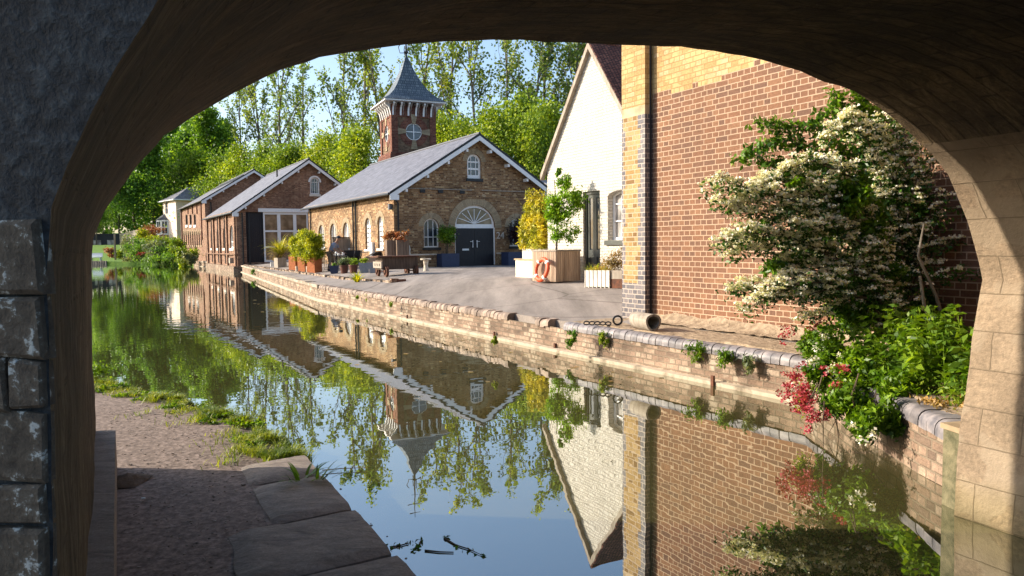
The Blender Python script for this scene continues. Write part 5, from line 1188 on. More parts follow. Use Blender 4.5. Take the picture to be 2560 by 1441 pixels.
for t_ in (.12, wd-.12):
    for o_ in (.06, -dp+.06): wheel(F_T.at(t_, z+.23, o_-.0), V, .205, .09, tr)
m = MB(); m.fbox(F_T, .0, wd+.02, z+.30, z+.79, -dp+.12, -.03); m.build('body_frame', M['wood_d'], tr)
m = MB(); m.fbox(F_T, -.22, wd+.04, z+.795, z+.845, -dp, .04); m.build('deck', M['rust'], tr)
bp_ = MB(); FL = Face(kt2-V*.012, U, -V); bp_.poly(FL, [(-.02, z+.36), (dp, z+.36), (dp, z+.62), (-.02, z+.62)], [[(c+.05*math.cos(a), z+.49+.06*math.sin(a)) for a in [2*math.pi*i/10 for i in range(10)]] for c in (.2, .46, .72)], out=.05, reveal=.05, edge=.06); bp_.build('axle_casting', M['wood_g'], tr)
for t_ in (.16, wd-.16): m = MB(); m.tube([F_T.at(t_, z+.23, .12), F_T.at(t_, z+.23, -dp)], .025, n=6); m.build('axle', M['rust'], tr)
for i, (x, lb) in enumerate(((966, 'weathered wooden planter of copper leaves behind the trolley, left of the two'), (995, 'weathered wooden planter of copper leaves behind the trolley, right of the two'))):
    k = YP(x, 674)+Vector((0, 1.5, 0)); k = Vector((k.x, k.y, yardh(k.x, k.y))); planter_box('tall_planter', lb, 'planter', k, (.5+.12*i, .5), 1.42, R(20), 'wood_b', 'tall wooden planters behind the trolley')
    bush('copper_shrub', ('copper red leaved shrub in the left tall wooden planter', 'copper red leaved shrub in the right tall wooden planter')[i], 'plant', k+UP*1.3, (.50, .35, .30), 500, .14, 'lf_copper', group='copper leaved shrubs behind the trolley', seed=30+i)
# stone lump and weed on the quay
k = YP(994, 705); t = thing('fallen_stone', 'reddish stone lump lying on the yard near the trolley', 'stone', k); m = MB(); m.box(k+Vector((-.12, 0, -.01)), (.26, .2, .13), rz=.4, taper=1.1); m.build('pink_end', M['red'], t); m = MB(); m.box(k+Vector((.12, .03, -.01)), (.36, .18, .10), rz=.1); m.build('dark_end', M['rust'], t)
blades('quay_weed', 'bright yellow green weed growing from the quay edge near the trolley', 'weed', YP(893, 706), 60, .5, 1.1, 'lf_lime', .05, droop=.5, seed=7)

# white rendered bed, white planter and golden bamboo by the yard's right side
p1 = YP(1354, 696.5); Fb = Face(p1, U, -V); a1 = Fb.T(1289, 680); tb2 = Fb.H(1300, 647)
t = thing('rendered_bed', 'low cream rendered raised bed with a flat capping', 'raised bed', p1)
m = MB(); m.fbox(Fb, 0, a1, p1.z-.1, tb2-.05, -.62, 0); m.build('bed_wall', M['cream'], t); m = MB(); m.fbox(Fb, -.04, a1+.04, tb2-.047, tb2, -.64, .04); m.build('capping', M['stone'], t)
Fb2 = Face(Fb.at(0, 0, -.10), U, -V); s2 = Fb2.T(1368, 640); a2 = Fb2.T(1306, 640); h2 = Fb2.H(1340, 622)
t = thing('white_planter', 'white box planter of golden bamboo standing on the raised bed', 'planter', Fb2.at(a2/2, tb2)); m = MB(); m.fbox(Fb2, max(.02, s2), a2, tb2+.003, h2, -.44, 0); m.build('box', M['offwhite'], t)
s2 = max(.02, s2); bc = Fb2.at((a2+s2)*.5, h2, -.22); a2 = a2-s2; hb2 = Fb2.H(1340, 465)-h2
t = thing('golden_bamboo', 'tall golden yellow bamboo clump in the white box planter', 'bamboo', bc)
g = np.random.default_rng(5); n_ = 7500; tt = g.uniform(-.5, .5, n_)*a2*1.05; hh = g.beta(1.1, 1.25, n_); lim = (1-.45*np.abs(tt/(a2*.5))**2)*hb2*(.86+.14*np.sin(tt*9)); oo = g.uniform(-.35, .35, n_)
P_ = np.array([list(bc)])+tt[:, None]*np.array(U)+oo[:, None]*np.array(V)*-1+np.stack([g.normal(size=n_)*.05, g.normal(size=n_)*.05, hh*lim], 1)
leaf_obj('foliage', P_, .16, M['lf_bamboo'], t, asp=.3, upb=.2)
m = MB()
for i in range(46):
    q = bc+U*g.uniform(-.5, .5)*a2*.9+V*g.uniform(-.15, .15); L = hb2*g.uniform(.6, 1.0); m.tube([q-UP*.05, q+Vector((g.normal()*.08, g.normal()*.08, L*.6)), q+Vector((g.normal()*.22, g.normal()*.22, L))], [.016, .012, .004], n=5, cap=False)
m.build('canes', M['lf_bamboo'], t)
blades('strap_plant', 'small tan strappy plant against the cream raised bed', 'plant', YP(1322, 693)+UP*.03, 40, .5, 1.1, 'lf_dry', .03, droop=.9, seed=9)

# big timber planter, lifebuoy, wisteria
kc = G(1391, 708.5, .835); cc = kc+dirto(kc)*.72; hp = .0
tA = kc.z; topz = CAMH+ray(1391, 625).z*kc.y/ray(1391, 625).y
pl4 = thing('slatted_planter', 'large square timber slatted planter holding the wisteria', 'planter', cc); hgt = topz-tA
rzq = math.atan2(-cc.x, cc.y)+R(45); S_ = 1.02; M3 = Matrix.Rotation(rzq, 3, 'Z'); q3 = lambda x, y, z: cc+M3 @ Vector((x, y, z))
m = MB(); nsl = 12
for s in range(4):
    Ms = Matrix.Rotation(s*math.pi/2, 3, 'Z')
    for i in range(nsl):
        x = -S_/2+S_*(i+.5)/nsl; v0 = M3 @ Ms @ Vector((x, -S_/2, 0)); m.box(cc+v0+UP*.04, (S_/nsl-.012, .03, hgt-.09), rz=rzq+s*math.pi/2, r=random.random())
m.build('slatted_sides', M['wood'], pl4)
m = MB()
for s in range(4):
    Ms = Matrix.Rotation(s*math.pi/2, 3, 'Z'); v0 = M3 @ Ms @ Vector((0, -S_/2+.01, 0)); m.box(cc+v0+UP*(hgt-.045), (S_+.05, .09, .045), rz=rzq+s*math.pi/2)
m.build('top_rim', M['wood_g'], pl4); m = MB(); m.face([q3(-.48, -.48, hgt-.1), q3(.48, -.48, hgt-.1), q3(.48, .48, hgt-.1), q3(-.48, .48, hgt-.1)]); m.build('soil', M['soil'], pl4)
lb_c = YP(1353, 709); lr = .31
t = thing('lifebuoy', 'orange lifebuoy leaning against the slatted timber planter', 'lifebuoy', lb_c)
nrm = Vector((-.83, -.50, .22)).normalized(); e1 = (UP-nrm*UP.dot(nrm)).normalized(); e2 = nrm.cross(e1); ctr = lb_c+UP*(lr+.075)*e1.z+Vector((.02, .12, .03)); m = MB(); m2 = MB()
for k in range(40):
    for s_ in range(10):
        def q(k, s, rr=.072): an = 2*math.pi*k/40; b_ = 2*math.pi*s/10; d = e1*math.cos(an)+e2*math.sin(an); return ctr+d*(lr+rr*math.cos(b_))+nrm*rr*.8*math.sin(b_)
        m.face([q(k, s_), q(k+1, s_), q(k+1, s_+1), q(k, s_+1)])
        if k in (4, 14, 24, 34): m2.face([q(k, s_, .077), q(k+1.4, s_, .077), q(k+1.4, s_+1, .077), q(k, s_+1, .077)])
m.build('ring', M['orange'], t, smooth=True); m2.build('reflective_band', M['white'], t, smooth=True)
wc_ = cc+UP*(hgt-.1); t = thing('wisteria', 'fresh green standard wisteria rising from the slatted planter against the white wall', 'small tree', wc_)
m = MB(); top_ = wc_+Vector((.02, .1, 1.3)); m.tube([wc_, wc_+Vector((.04, 0, .6)), top_, top_+Vector((-.05, 0, .9))], [.035, .03, .028, .01], n=7)
random.seed(12)
for i in range(9): a = random.uniform(0, 6.28); m.tube([top_+UP*.2*random.uniform(-1, 2), top_+Vector((math.cos(a)*.5, math.sin(a)*.3, random.uniform(.1, .9)))], [.014, .004], n=5, cap=False)
m.build('trunk', M['bark'], t)
yy = wc_.y
def pc(x, y, dy=0): return PY(x, y, yy+dy)
cl_ = []
for (x, y, rx, rz_, n_) in ((1410, 520, .42, .45, 1500), (1395, 580, .26, .25, 450), (1412, 460, .17, .26, 450), (1396, 432, .07, .13, 130), (1440, 500, .20, .25, 500), (1385, 540, .22, .2, 350), (1440, 575, .16, .13, 110), (1425, 600, .15, .12, 90), (1385, 510, .2, .22, 350)):
    c_ = pc(x, y); cl_.append(clump_pts(tuple(c_), (rx*1.45, rx*1.1, rz_*1.4), int(n_*1.6), 12, seed=int(x+y)))
leaf_obj('foliage', np.concatenate(cl_), .095, M['lf_wist'], t, asp=.4, dirs=np.array([0, 0, -1.0]), jit=.8)
leaf_obj('white_flowers', np.concatenate([clump_pts(tuple(pc(1380, 512, -.25)), (.06, .05, .04), 30, 3, seed=2), clump_pts(tuple(pc(1404, 464, -.2)), (.04, .04, .03), 16, 3, seed=3)]), .05, M['blossom'], t)
# white + rusty troughs with dry grasses by the cottage door
ka, kb2 = YP(1462, 719.5), YP(1523, 721); Ft = Face(ka, (kb2-ka), Vector((kb2-ka).cross(UP))); 
t = thing('white_trough', 'white painted trough of dry grass below the cottage window', 'trough', ka); wT_ = (kb2-ka).length; hT_ = .46
m = MB(); m.fbox(Ft, 0, wT_, ka.z+.03, ka.z+hT_, -.5, 0)
for i in range(0, 7): m.fbox(Ft, wT_*i/6-.012*(i > 0), wT_*i/6+.012, ka.z, ka.z+hT_+.0, .001, .012)
m.build('box', M['offwhite'], t)
t = thing('rusty_trough', 'rust stained steel trough beside the pilaster', 'trough', kb2); m = MB(); m.fbox(Ft, wT_+.02, wT_+.85, ka.z+.24, ka.z+hT_, -.55, -.03); m.build('painted_upper', M['wood_g'], t); m = MB(); m.fbox(Ft, wT_+.021, wT_+.849, ka.z, ka.z+.237, -.548, -.031); m.build('rusty_base', M['rust'], t)
g0 = Ft.at(.05, ka.z+hT_-.05, -.2)
t = thing('dry_grasses', 'green and tan grasses drooping over the white trough', 'grass', g0)
for i in range(8): blades('', '', '', Ft.at(.08+wT_*i/9, ka.z+hT_-.04, -.15), 34, .38, 1.2, 'lf_bamboo' if i % 3 == 1 else ('lf_dry' if i % 2 else 'lf_grass'), .012, droop=1.2, seed=50+i, parent=t, thingy=False)
t = thing('brown_shrub', 'bare brown twiggy shrub in the rust stained trough', 'shrub', Ft.at(wT_+.3, ka.z+hT_, -.25))
leaf_obj('foliage', clump_pts(tuple(Ft.at(wT_+.15, ka.z+hT_+.28, -.25)), (.55, .3, .30), 1300, 9, seed=77), .05, M['lf_dry'], t); 
for i in range(5): blades('', '', '', Ft.at(wT_+.0+.15*i, ka.z+hT_-.04, -.25), 20, .6, .8, 'lf_dry', .008, droop=.3, seed=80+i, parent=t, thingy=False)
# planters either side of the black doors
fpos = FGa.at(FGa.T(1127, 665)-.42, 0, .55); fpos.z = yardh(fpos.x, fpos.y)
planter_box('blue_planter', 'slate blue box planter left of the black doors', 'planter', fpos, (1.0, .7), .70, R(30), 'pot_blue', 'slate blue planters beside the black doors')
t = bush('standard_shrub', 'round bright green shrub on a stem left of the black doors', 'plant', fpos+Vector((-.05, 0, .60)), (.62, .6, .66), 2200, .12, 'lf_mid', base=.40, seed=21)
fp2 = FGa.at(FGa.T(1268, 662), 0, .9); fp2.z = yardh(fp2.x, fp2.y)
planter_box('blue_planter', 'slate blue box planter right of the black doors', 'planter', fp2, (1.3, .8), .72, R(30), 'pot_blue', 'slate blue planters beside the black doors')
bush('dark_maple', 'dark purple leaved maple in front of the right hand window', 'plant', fp2+Vector((.55, .3, .65)), (.85, .6, .85), 2200, .13, 'lf_purple', base=.15, seed=22)
k = YP(1052, 682)+Vector((.0, 1.9, 0)); t = thing('stone_stool', 'small pale round topped stool by the gable wall', 'stool', k); m = MB(); m.lathe(k, [(0, .5), (.24, .5), (.24, .56), (0, .57)], 16); m.build('top', M['concrete'], t); m = MB(); m.lathe(k, [(.12, 0), (.09, .25), (.13, .5)], 12); m.build('pedestal', M['concrete'], t)
k = YP(1102, 668)+Vector((0, .3, 0)); m = MB(); m.lathe(k, [(0, 0), (.09, 0), (.11, .12), (.07, .3), (.04, .42), (.06, .5), (0, .54)], 12); tag(m.build('stone_ornament', M['offwhite'], smooth=True), 'small white garden ornament by the left blue planter', 'ornament')
k = FGa.at(FGa.T(1020, 638), plh+.07, .14); m = MB(); m.lathe(k, [(0, 0), (.10, 0), (.06, .1), (.09, .25), (.04, .45), (0, .5)], 10); tag(m.build('small_statue', M['offwhite'], smooth=True), 'small pale statue on the ledge behind the trolley', 'statue')
# log by the pilaster and mooring ring
k = G(1612, 822, .60); ax = Vector((.35, -.94, 0)).normalized(); t = thing('hollow_log', 'short hollow log lying at the foot of the corner pilaster', 'log', k); c_ = k+UP*.125
m = MB(); n = 18
for i in range(n):
    a0_, a1_ = 2*math.pi*i/n, 2*math.pi*(i+1)/n; sd = ax.cross(UP)
    q = lambda a, r, x: c_+ax*x+(sd*math.cos(a)+UP*math.sin(a))*r*(1+.06*math.sin(3*a))
    m.face([q(a0_, .14, -.27), q(a1_, .14, -.27), q(a1_, .14, .27), q(a0_, .14, .27)]); m.face([q(a0_, .14, .27), q(a1_, .14, .27), q(a1_, .105, .27), q(a0_, .105, .27)]); m.face([q(a0_, .105, .27), q(a1_, .105, .27), q(a1_, .10, -.2), q(a0_, .10, -.2)])
m.face([q(2*math.pi*i/n, .10, -.2) for i in range(n)]); m.face([q(2*math.pi*i/n, .14, -.27) for i in range(n)])
m.build('log_shell', M['wood_g'], t, smooth=True)
k = G(1544, 812, .60); m = MB(); rr_ = .075; m.tube([k+Vector((rr_*math.cos(a), 0, rr_+rr_*math.sin(a))) for a in [2*math.pi*i/14 for i in range(15)]], .018, n=6)
for i in range(5): m.tube([k+Vector((-.16-.09*i+.05*math.cos(a), .03*i, .02+.03*math.sin(a))) for a in [2*math.pi*j/8 for j in range(9)]], .012, n=5)
tag(m.build('mooring_chain', M['black'], smooth=True), 'rusty mooring ring and chain on the quay beside the pilaster', 'chain')

# ================================================================== MAN
def person():
    foot = YP(812, 682); foot = foot+Vector((0, 1.2, 0)); z = yardh(foot.x, foot.y); foot.z = z
    t = thing('person', 'man in grey blue shirt, khaki trousers and dark cap leaning over the garden table', 'person', foot)
    def skin(name, V_, E_, R_, mat, sub=2):
        me = bpy.data.meshes.new(name); me.from_pydata([Vector(v) for v in V_], E_, []); o = bpy.data.objects.new(name, me); C.objects.link(o); o.parent = t
        s = o.modifiers.new('Skin', 'SKIN'); s.use_smooth_shade = True
        for i, r in enumerate(R_): me.skin_vertices[0].data[i].radius = (r, r) if not isinstance(r, tuple) else r
        me.skin_vertices[0].data[0].use_root = True
        u = o.modifiers.new('Sub', 'SUBSURF'); u.levels = 1; u.render_levels = sub; me.materials.append(M[mat]); return o
    # x = towards the table (right), bent forward at the hips
    hip = (0, 0, .92); ch = (.26, 0, 1.28); nk = (.36, 0, 1.44); hd_ = (.46, 0, 1.58)
    V_ = [hip, (.12, 0, 1.08), ch, nk, (.40, 0, 1.50), hd_, (.50, 0, 1.66),
          (0, -.10, .88), (.06, -.12, .48), (-.04, -.12, .08), (.14, -.13, .035), (0, .10, .88), (.10, .12, .48), (.06, .13, .08), (.24, .14, .035),
          (.27, -.19, 1.32), (.36, -.24, 1.05), (.58, -.20, .92), (.66, -.19, .88), (.27, .19, 1.32), (.40, .24, 1.06), (.62, .18, .94), (.70, .17, .90)]
    E_ = [(0, 1), (1, 2), (2, 3), (3, 4), (4, 5), (5, 6), (0, 7), (7, 8), (8, 9), (9, 10), (0, 11), (11, 12), (12, 13), (13, 14), (2, 15), (15, 16), (16, 17), (17, 18), (2, 19), (19, 20), (20, 21), (21, 22)]
    R_ = [(.13, .12), .13, (.12, .14), .06, .055, .095, .085, .085, .058, .042, .035, .085, .058, .042, .035, .06, .045, .032, .03, .06, .045, .032, .03]
    skin('body', V_, E_, R_, 'skin')
    for sy, hx, hy, hz in ((-1, .66, -.19, .88), (1, .70, .17, .90)):
        for k in range(5):
            an = (k-2)*.16; L = (.075, .085, .09, .083, .065)[k]; th = k == 0
            q0 = (hx+.02, hy+(k-2)*.018, hz); m_ = MB()
            d = Vector((math.cos(an), math.sin(an)+(.5*sy if th else 0), -.25)).normalized()
            m_.tube([q0, Vector(q0)+d*L*.5, Vector(q0)+d*L*.85+Vector((0, 0, -.02))], [.011, .010, .007], n=6); f_ = m_.build('finger', M['skin']); f_.parent = t
    skin('shirt', [(.02, 0, 1.0), (.12, 0, 1.1), ch, (.34, 0, 1.40), (.27, -.19, 1.33), (.33, -.235, 1.12), (.27, .19, 1.33), (.37, .235, 1.13)], [(0, 1), (1, 2), (2, 3), (2, 4), (4, 5), (2, 6), (6, 7)], [(.16, .15), .16, (.145, .165), .085, .085, .07, .085, .07], 'shirt')
    skin('trousers', [(0, 0, .95), (0, -.10, .87), (.06, -.12, .48), (-.04, -.12, .10), (0, .10, .87), (.10, .12, .48), (.06, .13, .10)], [(0, 1), (1, 2), (2, 3), (0, 4), (4, 5), (5, 6)], [(.155, .15), .105, .08, .07, .105, .08, .07], 'khaki')
    def part(name, mat, f):
        m_ = MB(); f(m_); o = m_.build(name, M[mat], smooth=True); o.parent = t
    def cap(m_):
        m_.lathe((.485, 0, 1.645), [(.112, -.01), (.112, .03), (.09, .08), (.05, .11), (0, .115)], 16); m_.slab([(.56, -.07, 1.65), (.69, -.05, 1.635), (.69, .05, 1.635), (.56, .07, 1.65)], .015)
    part('cap', 'cap', cap)
    part('nose', 'skin', lambda m_: m_.tube([(.575, 0, 1.61), (.60, 0, 1.575), (.575, 0, 1.56)], [.01, .018, .012], n=6))
    for sy in (-1, 1):
        part('ear', 'skin', lambda m_: m_.tube([(.47, sy*.098, 1.63), (.46, sy*.108, 1.60), (.47, sy*.098, 1.57)], [.012, .018, .012], n=6))
        part('eye', 'black', lambda m_: m_.lathe((.572, sy*.035, 1.612), [(0, -.008), (.009, 0), (0, .008)], 6))
        part('shoe', 'black', lambda m_: m_.tube([((-.08 if sy < 0 else .02), sy*.125, .05), ((.05 if sy < 0 else .15), sy*.13, .045), ((.19 if sy < 0 else .29), sy*.14, .035)], [.05, .055, .04], n=10))
    part('mouth', 'rust', lambda m_: m_.tube([(.573, -.025, 1.535), (.58, 0, 1.533), (.573, .025, 1.535)], .005, n=5))
    t.rotation_euler = (0, 0, R(-12)); t.scale = (1.04,)*3
person()

# ================================================================== QUAY WALL PLANTS
qg = 'ferns and weeds growing on the quay wall'
def wallp(px, py, h): p = G(px, py, h); return p
for i, (px, py, r, mat, lb) in enumerate(((1752, 880, .17, 'lf_mid', 'big leafy fern hanging on the quay wall, leftmost of the three large ones'), (1825, 893, .15, 'lf_mid', 'leafy fern on the quay wall, middle of the three large ones'), (1887, 903, .12, 'lf_grey', 'pale leafy fern on the quay wall, nearest the red flowers'),
        (1440, 838, .13, 'lf_mid', 'upright green plant on the quay below the cottage door'), (1520, 843, .12, 'lf_bright', 'yellow green weed on the quay coping left of the pilaster'), (927, 742, .12, 'lf_bright', 'small bushy weed on the quay edge left of the yard'),
        (900, 740, .07, 'lf_bright', 'tiny weed with a long root on the quay wall'), (985, 757, .08, 'lf_bright', 'tiny green tuft on the quay wall below the trolley'), (1320, 800, .13, 'lf_copper', 'brown withered weed in the gap of the quay coping'), (1385, 812, .10, 'lf_copper', 'small withered weed right of the gap in the coping'),
        (1250, 845, .06, 'lf_grass', 'faint green tuft low on the quay wall'), (638, 679, .22, 'lf_dense', 'dark green tuft on the far quay wall under the sliding door'))):
    p = G(px, py, .42); n_ = -V; c_ = p+n_*.10; t = thing('wall_weed', lb, 'weed', p, qg); el = 1.5 if i in (3,) else 1.0
    leaf_obj('foliage', clump_pts(tuple(c_+UP*(-.04)), (r*.9, r*.7, r*1.15*el), int(330 if r > .1 else 160), 6, seed=100+i), .06 if r < .2 else .1, M[mat], t, asp=.35, dirs=np.array([0, 0, -1.0]), jit=.7)
    if r > .1: blades('', '', '', c_+UP*.02, 16, r*1.5, 1.3, mat if mat != 'lf_mid' else 'lf_mid', .025, droop=1.8, seed=i, parent=t, thingy=False)

# ================================================================== BIG SHRUBS ON THE BANK (right)
def spray_bush(t, lines, leafmat, flower=True, nl=2600, tw=.16, seed=1, yd=9.0, leafsize=.06, fdens=1.0, stemr=.02):
    g = np.random.default_rng(seed); m = MB(); L_ = []; F_ = []
    for li, ln in enumerate(lines):
        fd = fdens*(.35 if max(q_[0] for q_ in ln[3:]) > 2290 else .85)
        dy = ln[0]; pts = [PY(x, y, yd+dy+o) for x, y, o in ln[1:]]
        # densify
        P = []
        for a, b in zip(pts, pts[1:]):
            k = max(2, int((b-a).length/.06)); P += [a+(b-a)*i/k+Vector(g.normal(size=3))*.008 for i in range(k)]
        P.append(pts[-1]); n = len(P); m.tube(P[::2] if n > 5 else P, [stemr*(1-.85*i/max(1, len(P[::2])-1)) for i in range(len(P[::2]))] if n > 5 else stemr*.4, n=5, cap=False)
        for i, p in enumerate(P):
            f = i/n
            if f < .18: continue
            for s in range(3):
                d = Vector(g.normal(size=3)); d.z = d.z*.9+.15; d.normalize(); q = p+d*tw*g.uniform(.15, 1)*(1.15-f*.75)
                if s == 0: m.tube([p, q], [.004, .002], n=3, cap=False)
                for _ in range(4 if flower else 5): L_.append(np.array(q)+g.normal(size=3)*.04-np.array([0, 0, .025]))
                if flower and g.random() < fd*(.2+.8*f):
                    up = np.array(q)+np.array([-.01, -.01, .03])
                    for _ in range(22): v = g.normal(size=3); v[2] = abs(v[2])*.6; F_.append(up+v*.026)
    m.build('branches', M['stem'], t); leaf_obj('foliage', np.array(L_), leafsize, M[leafmat], t, asp=.45)
    if flower: leaf_obj('blossom', np.array(F_), .034, M['blossom'], t, asp=.9, upb=1.0)
root = Vector((4.75, 9.0, .58))
t = thing('blossom_shrub', 'large arching shrub covered in creamy white blossom overhanging the canal', 'shrub', root)
r0 = (2240, 880, 0)
lines = [
 (0, r0, (2200, 700, .0), (2120, 600, -.1), (1990, 525, -.2), (1850, 482, -.3), (1766, 474, -.4)),
 (-.1, r0, (2180, 690, 0), (2080, 620, -.1), (1960, 540, -.2), (1850, 520, -.3), (1790, 505, -.3)),
 (-.2, r0, (2180, 720, 0), (2080, 640, -.1), (1950, 590, -.2), (1870, 585, -.3), (1815, 608, -.3)),
 (-.1, r0, (2180, 720, 0), (2060, 670, -.1), (1960, 650, -.2), (1880, 615, -.3), (1826, 642, -.3)),
 (-.3, r0, (2160, 740, 0), (2040, 690, -.1), (1950, 710, -.2), (1905, 740, -.3), (1878, 766, -.3)),
 (-.2, r0, (2160, 760, 0), (2030, 720, -.1), (1940, 725, -.2), (1880, 722, -.2), (1836, 730, -.2)),
 (-.2, r0, (2160, 760, 0), (2060, 700, -.1), (1990, 690, -.2), (1920, 760, -.3)),
 (.1, r0, (2190, 640, 0), (2100, 500, -.1), (2000, 430, -.2), (1920, 450, -.2), (1850, 500, -.2)),
 (.0, r0, (2200, 620, 0), (2130, 450, -.1), (2040, 400, -.2), (1960, 425, -.2), (1900, 470, -.2)),
 (.1, r0, (2230, 600, 0), (2200, 450, 0), (2170, 350, -.1), (2110, 300, -.1), (2060, 370, -.1)),
 (.1, r0, (2250, 600, 0), (2240, 430, 0), (2220, 350, 0), (2180, 310, 0), (2130, 330, 0)),
 (.1, r0, (2270, 600, 0), (2280, 420, 0), (2270, 340, 0), (2230, 300, 0)),
 (.1, r0, (2270, 600, 0), (2300, 450, 0), (2330, 400, 0), (2320, 370, .1)),
 (-.1, r0, (2200, 650, 0), (2130, 560, 0), (2070, 500, 0), (1980, 480, -.1)),
 (-.2, r0, (2200, 650, 0), (2150, 590, 0), (2090, 560, 0), (2010, 570, -.2)),
 (-.3, r0, (2190, 720, 0), (2130, 690, 0), (2060, 740, -.2), (2000, 760, -.2)),
 (-.2, r0, (2240, 700, 0), (2220, 640, 0), (2200, 590, -.1), (2160, 640, -.2)),
 (-.1, r0, (2280, 720, 0), (2330, 640, 0), (2380, 600, .1), (2420, 610, .1)),
 (-.2, r0, (2270, 760, 0), (2320, 700, 0), (2370, 680, 0), (2440, 690, 0)),
 (-.1, r0, (2280, 700, 0), (2320, 600, 0), (2350, 540, .1), (2410, 520, .1)),
 (.0, r0, (2280, 650, 0), (2330, 530, 0), (2370, 480, 0)),
 (-.3, r0, (2180, 800, 0), (2100, 760, 0), (2060, 790, -.1), (2000, 800, -.1)),
]
lines += [(d-.15+.3*((i*37) % 7)/7,)+tuple((x+((i*53+j*29) % 50-25)*(j > 0), y+((i*31+j*47) % 46-23)*(j > 0), o) for j, (x, y, o) in enumerate(l)) for i, (d, *l) in enumerate(lines[:17])]
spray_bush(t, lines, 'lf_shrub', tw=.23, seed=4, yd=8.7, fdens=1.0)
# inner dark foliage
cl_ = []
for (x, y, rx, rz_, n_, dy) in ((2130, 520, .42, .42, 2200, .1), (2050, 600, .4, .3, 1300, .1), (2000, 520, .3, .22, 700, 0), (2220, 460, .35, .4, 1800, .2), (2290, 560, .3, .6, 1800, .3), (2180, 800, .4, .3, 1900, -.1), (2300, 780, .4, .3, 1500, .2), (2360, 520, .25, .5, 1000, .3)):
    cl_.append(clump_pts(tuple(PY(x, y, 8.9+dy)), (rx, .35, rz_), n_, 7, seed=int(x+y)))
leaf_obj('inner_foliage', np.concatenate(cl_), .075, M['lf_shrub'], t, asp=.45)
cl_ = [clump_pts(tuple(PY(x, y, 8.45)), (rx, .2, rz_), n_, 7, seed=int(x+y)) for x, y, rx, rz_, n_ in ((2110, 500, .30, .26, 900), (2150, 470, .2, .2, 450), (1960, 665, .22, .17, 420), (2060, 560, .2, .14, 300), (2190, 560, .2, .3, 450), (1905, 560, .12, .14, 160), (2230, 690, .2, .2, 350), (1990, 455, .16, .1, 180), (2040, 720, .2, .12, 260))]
leaf_obj('mid_green_foliage', np.concatenate(cl_), .08, M['lf_mid'], t, asp=.42)  # clumps of mid green leaves between the blossom
t = thing('green_shrub', 'fresh green leafy shrub rising behind the white blossom', 'shrub', root+Vector((.2, .5, 0)))
gl_ = [(.4, (2260, 860, 0), (2220, 600, 0), (2150, 420, 0), (2060, 330, 0), (1960, 305, 0), (1890, 312, 0)), (.4, (2260, 860, 0), (2200, 560, 0), (2100, 400, 0), (1980, 350, 0), (1900, 370, 0), (1862, 385, 0)), (.35, (2260, 860, 0), (2180, 600, 0), (2080, 430, 0), (1990, 400, 0), (1920, 405, 0)),
       (.5, (2260, 860, 0), (2230, 560, 0), (2170, 380, 0), (2120, 270, 0), (2080, 225, 0)), (.5, (2260, 860, 0), (2240, 500, 0), (2190, 340, 0), (2150, 240, 0), (2140, 210, 0)), (.5, (2260, 860, 0), (2250, 500, 0), (2210, 350, 0), (2180, 270, 0), (2160, 250, 0)), (.4, (2260, 860, 0), (2200, 600, 0), (2120, 480, 0), (2040, 470, 0), (1985, 500, 0)),
       (.5, (2260, 860, 0), (2230, 500, 0), (2150, 340, 0), (2080, 280, 0), (2040, 290, 0)), (.1, (2260, 860, 0), (2150, 700, 0), (2050, 640, 0), (1960, 650, 0), (1930, 670, 0)), (.2, (2260, 860, 0), (2180, 600, 0), (2100, 520, 0), (2050, 520, -.1))]
spray_bush(t, gl_+[(l[0]+.1,)+tuple((x+22*((j*7+i) % 3-1), y+20*((j*5+i) % 3-1), o) for j, (x, y, o) in enumerate(l[1:])) for i, l in enumerate(gl_)], 'lf_mid', flower=False, tw=.17, seed=8, yd=8.9, leafsize=.085)
# bare leaning stems in the shade
t = thing('bare_sapling', 'bare grey leaning stems against the shaded brick wall', 'sapling', G(2340, 860, .6)); 
for l in (((2345, 870), (2310, 760), (2300, 690)), ((2372, 850), (2340, 740), (2295, 640), (2310, 560))): m = MB(); m.tube([PY(x, y, 8.0) for x, y in l], [.022, .018, .014, .008][:len(l)], n=6); m.build('stem', M['bark_l'], t)
# valerian & greenery spilling over the corner
t = thing('spilling_shrub', 'dense green shrub spilling over the quay corner above the water', 'shrub', G(2120, 1000, .5))
cl_ = []
for (x, y, yd, rx, rz_, n_) in ((2060, 880, 8.0, .28, .34, 2000), (2110, 800, 8.4, .30, .22, 1400), (2150, 930, 7.4, .26, .24, 1700), (2150, 1030, 6.9, .22, .22, 2200), (2110, 1000, 7.2, .22, .20, 1300), (2180, 1060, 6.6, .18, .16, 1100), (2020, 860, 8.4, .2, .2, 900), (2230, 960, 7.0, .3, .2, 1100), (2230, 1040, 6.6, .14, .2, 500), (2050, 950, 7.9, .18, .2, 700)):
    cl_.append(clump_pts(tuple(PY(x, y, yd)), (rx, rx, rz_), n_, 8, seed=int(x+y)))
leaf_obj('foliage', np.concatenate(cl_), .07, M['lf_mid'], t, asp=.42)
m = MB()
g = random.Random(5)
for i in range(26): q = PY(g.uniform(2030, 2230), g.uniform(1000, 1080), g.uniform(6.8, 7.4)); m.tube([q+UP*.25, q+Vector((g.uniform(-.1, .1), 0, .05)), q-UP*g.uniform(.05, .25)], [.008, .006, .003], n=4, cap=False)
m.build('roots', M['stem'], t)
t = thing('red_valerian', 'red valerian flowers on the canal side of the spilling shrub', 'flower', G(2010, 960, .5)); cl_ = []; g = np.random.default_rng(3)
